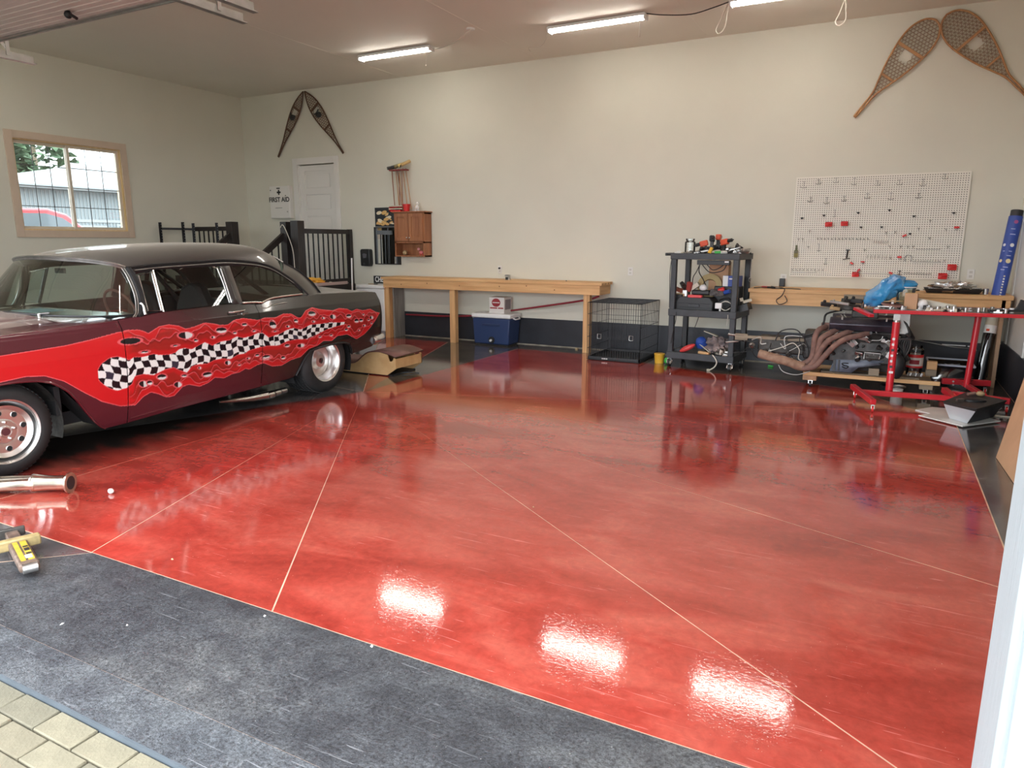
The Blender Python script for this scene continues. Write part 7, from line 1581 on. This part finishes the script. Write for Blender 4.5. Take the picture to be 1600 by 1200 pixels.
B().add([(-8.5, .1, 2.95), (-8.5, 9, 2.95), (-14.5, 9, 2.95), (-14.5, .1, 2.95), (-11.5, 3.2, 3.68), (-11.5, 9, 3.72)], [(0, 1, 5, 4), (0, 4, 3), (3, 4, 5, 2), (1, 2, 5)]).build('roof', m_rf, t)
t = thing('neighbour_roof', 'farther building with white roof behind the outbuilding', 'building', (-20, 8, -.3)); B().bx(-24, -18, 8.5, 18, -.31, 3.6).build('wall', m_sid2, t); B().add([(-17.6, 8.2, 3.6), (-17.6, 18, 3.6), (-24.4, 18, 3.6), (-24.4, 8.2, 3.6), (-21, 9.5, 4.9), (-21, 18, 4.9)], [(0, 1, 5, 4), (3, 4, 5, 2), (0, 4, 3), (1, 2, 5)]).build('roof', m_rf, t)
t = thing('pickup', 'red pickup parked outside, partly seen through the window', 'vehicle', (-4.2, -1.9, -.31))
prof = [(-4.4, .0), (-4.4, .95), (-3.0, 1.02), (-2.9, 1.55), (-2.65, 1.72), (-1.7, 1.74), (-1.35, 1.66), (-.55, 1.12), (.55, 1.02), (.62, .3), (.62, .0)]
B().prism([(y, z*1.18+.12) for y, z in prof], -5.1, -3.4, Matrix(((0, 0, 1, 0), (1, 0, 0, 0), (0, 1, 0, 0), (0, 0, 0, 1)))).build('body', M('red_car_paint', (.45, .03, .05), .3, coat=.6), t, bev=.04)
B().prism([(-2.80, 1.45), (-2.72, 1.95), (-2.5, 2.07), (-1.75, 2.08), (-1.45, 2.0), (-.75, 1.52)], -3.41, -3.385, Matrix(((0, 0, 1, 0), (1, 0, 0, 0), (0, 1, 0, 0), (0, 0, 0, 1)))).build('side_window', M('dark_car_glass', (.10, .13, .16), .08), t)
for y in (-3.6, -.2): B().cyl((-3.6, y, .08), (-3.38, y, .08), .39, 24).build('wheel', m_rubber, t)
def tree(x, y, h, r, seed, lb, c1, c2):
    t = thing('evergreen_tree', lb, 'tree', (x, y, -.31), 0, 'evergreens beyond the outbuilding'); B().cyl((x, y, -.31), (x, y, h*.9), .22, 10, .06).build('trunk', m_oldwood, t)
    random.seed(seed); V = []; F = []
    for k in range(2200):
        zf = random.random()**.8; z = .8+zf*(h-.8); rr = r*(1-zf*.85)*math.sqrt(random.uniform(.35, 1)); a = random.uniform(0, 2*PI); c = Vector((x+rr*math.cos(a), y+rr*math.sin(a), z)); s_ = random.uniform(.18, .38); u = Vector((random.uniform(-1, 1), random.uniform(-1, 1), random.uniform(-.6, .2))).normalized()*s_; v = u.cross(Vector((random.uniform(-1, 1), random.uniform(-1, 1), 1))).normalized()*s_*.5
        n_ = len(V); V += [c-u, c+v, c+u, c-v]; F.append((n_, n_+1, n_+2, n_+3))
    o = B().add(V, F).build('foliage', M('evergreen_%d' % seed, c1, .8, col2=c2, vs_=2.0), t); o['kind'] = 'stuff'
for k, (x, y, h, r_) in enumerate(((-24, 7.0, 10, 3.0), (-28, 12.0, 10.5, 3.2), (-27, 19.0, 8.0, 2.8), (-17, 4.6, 7.5, 1.9), (-30, 22.5, 8.5, 2.8))):
    tree(x, y, h, r_, 200+k, ['evergreen farthest left beyond the white roof', 'tall evergreen behind the roof peak', 'evergreen behind the middle of the window', 'nearest evergreen at the left of the window', 'evergreen farthest right beyond the white roofs'][k], (.10, .17, .09), (.04, .08, .045))
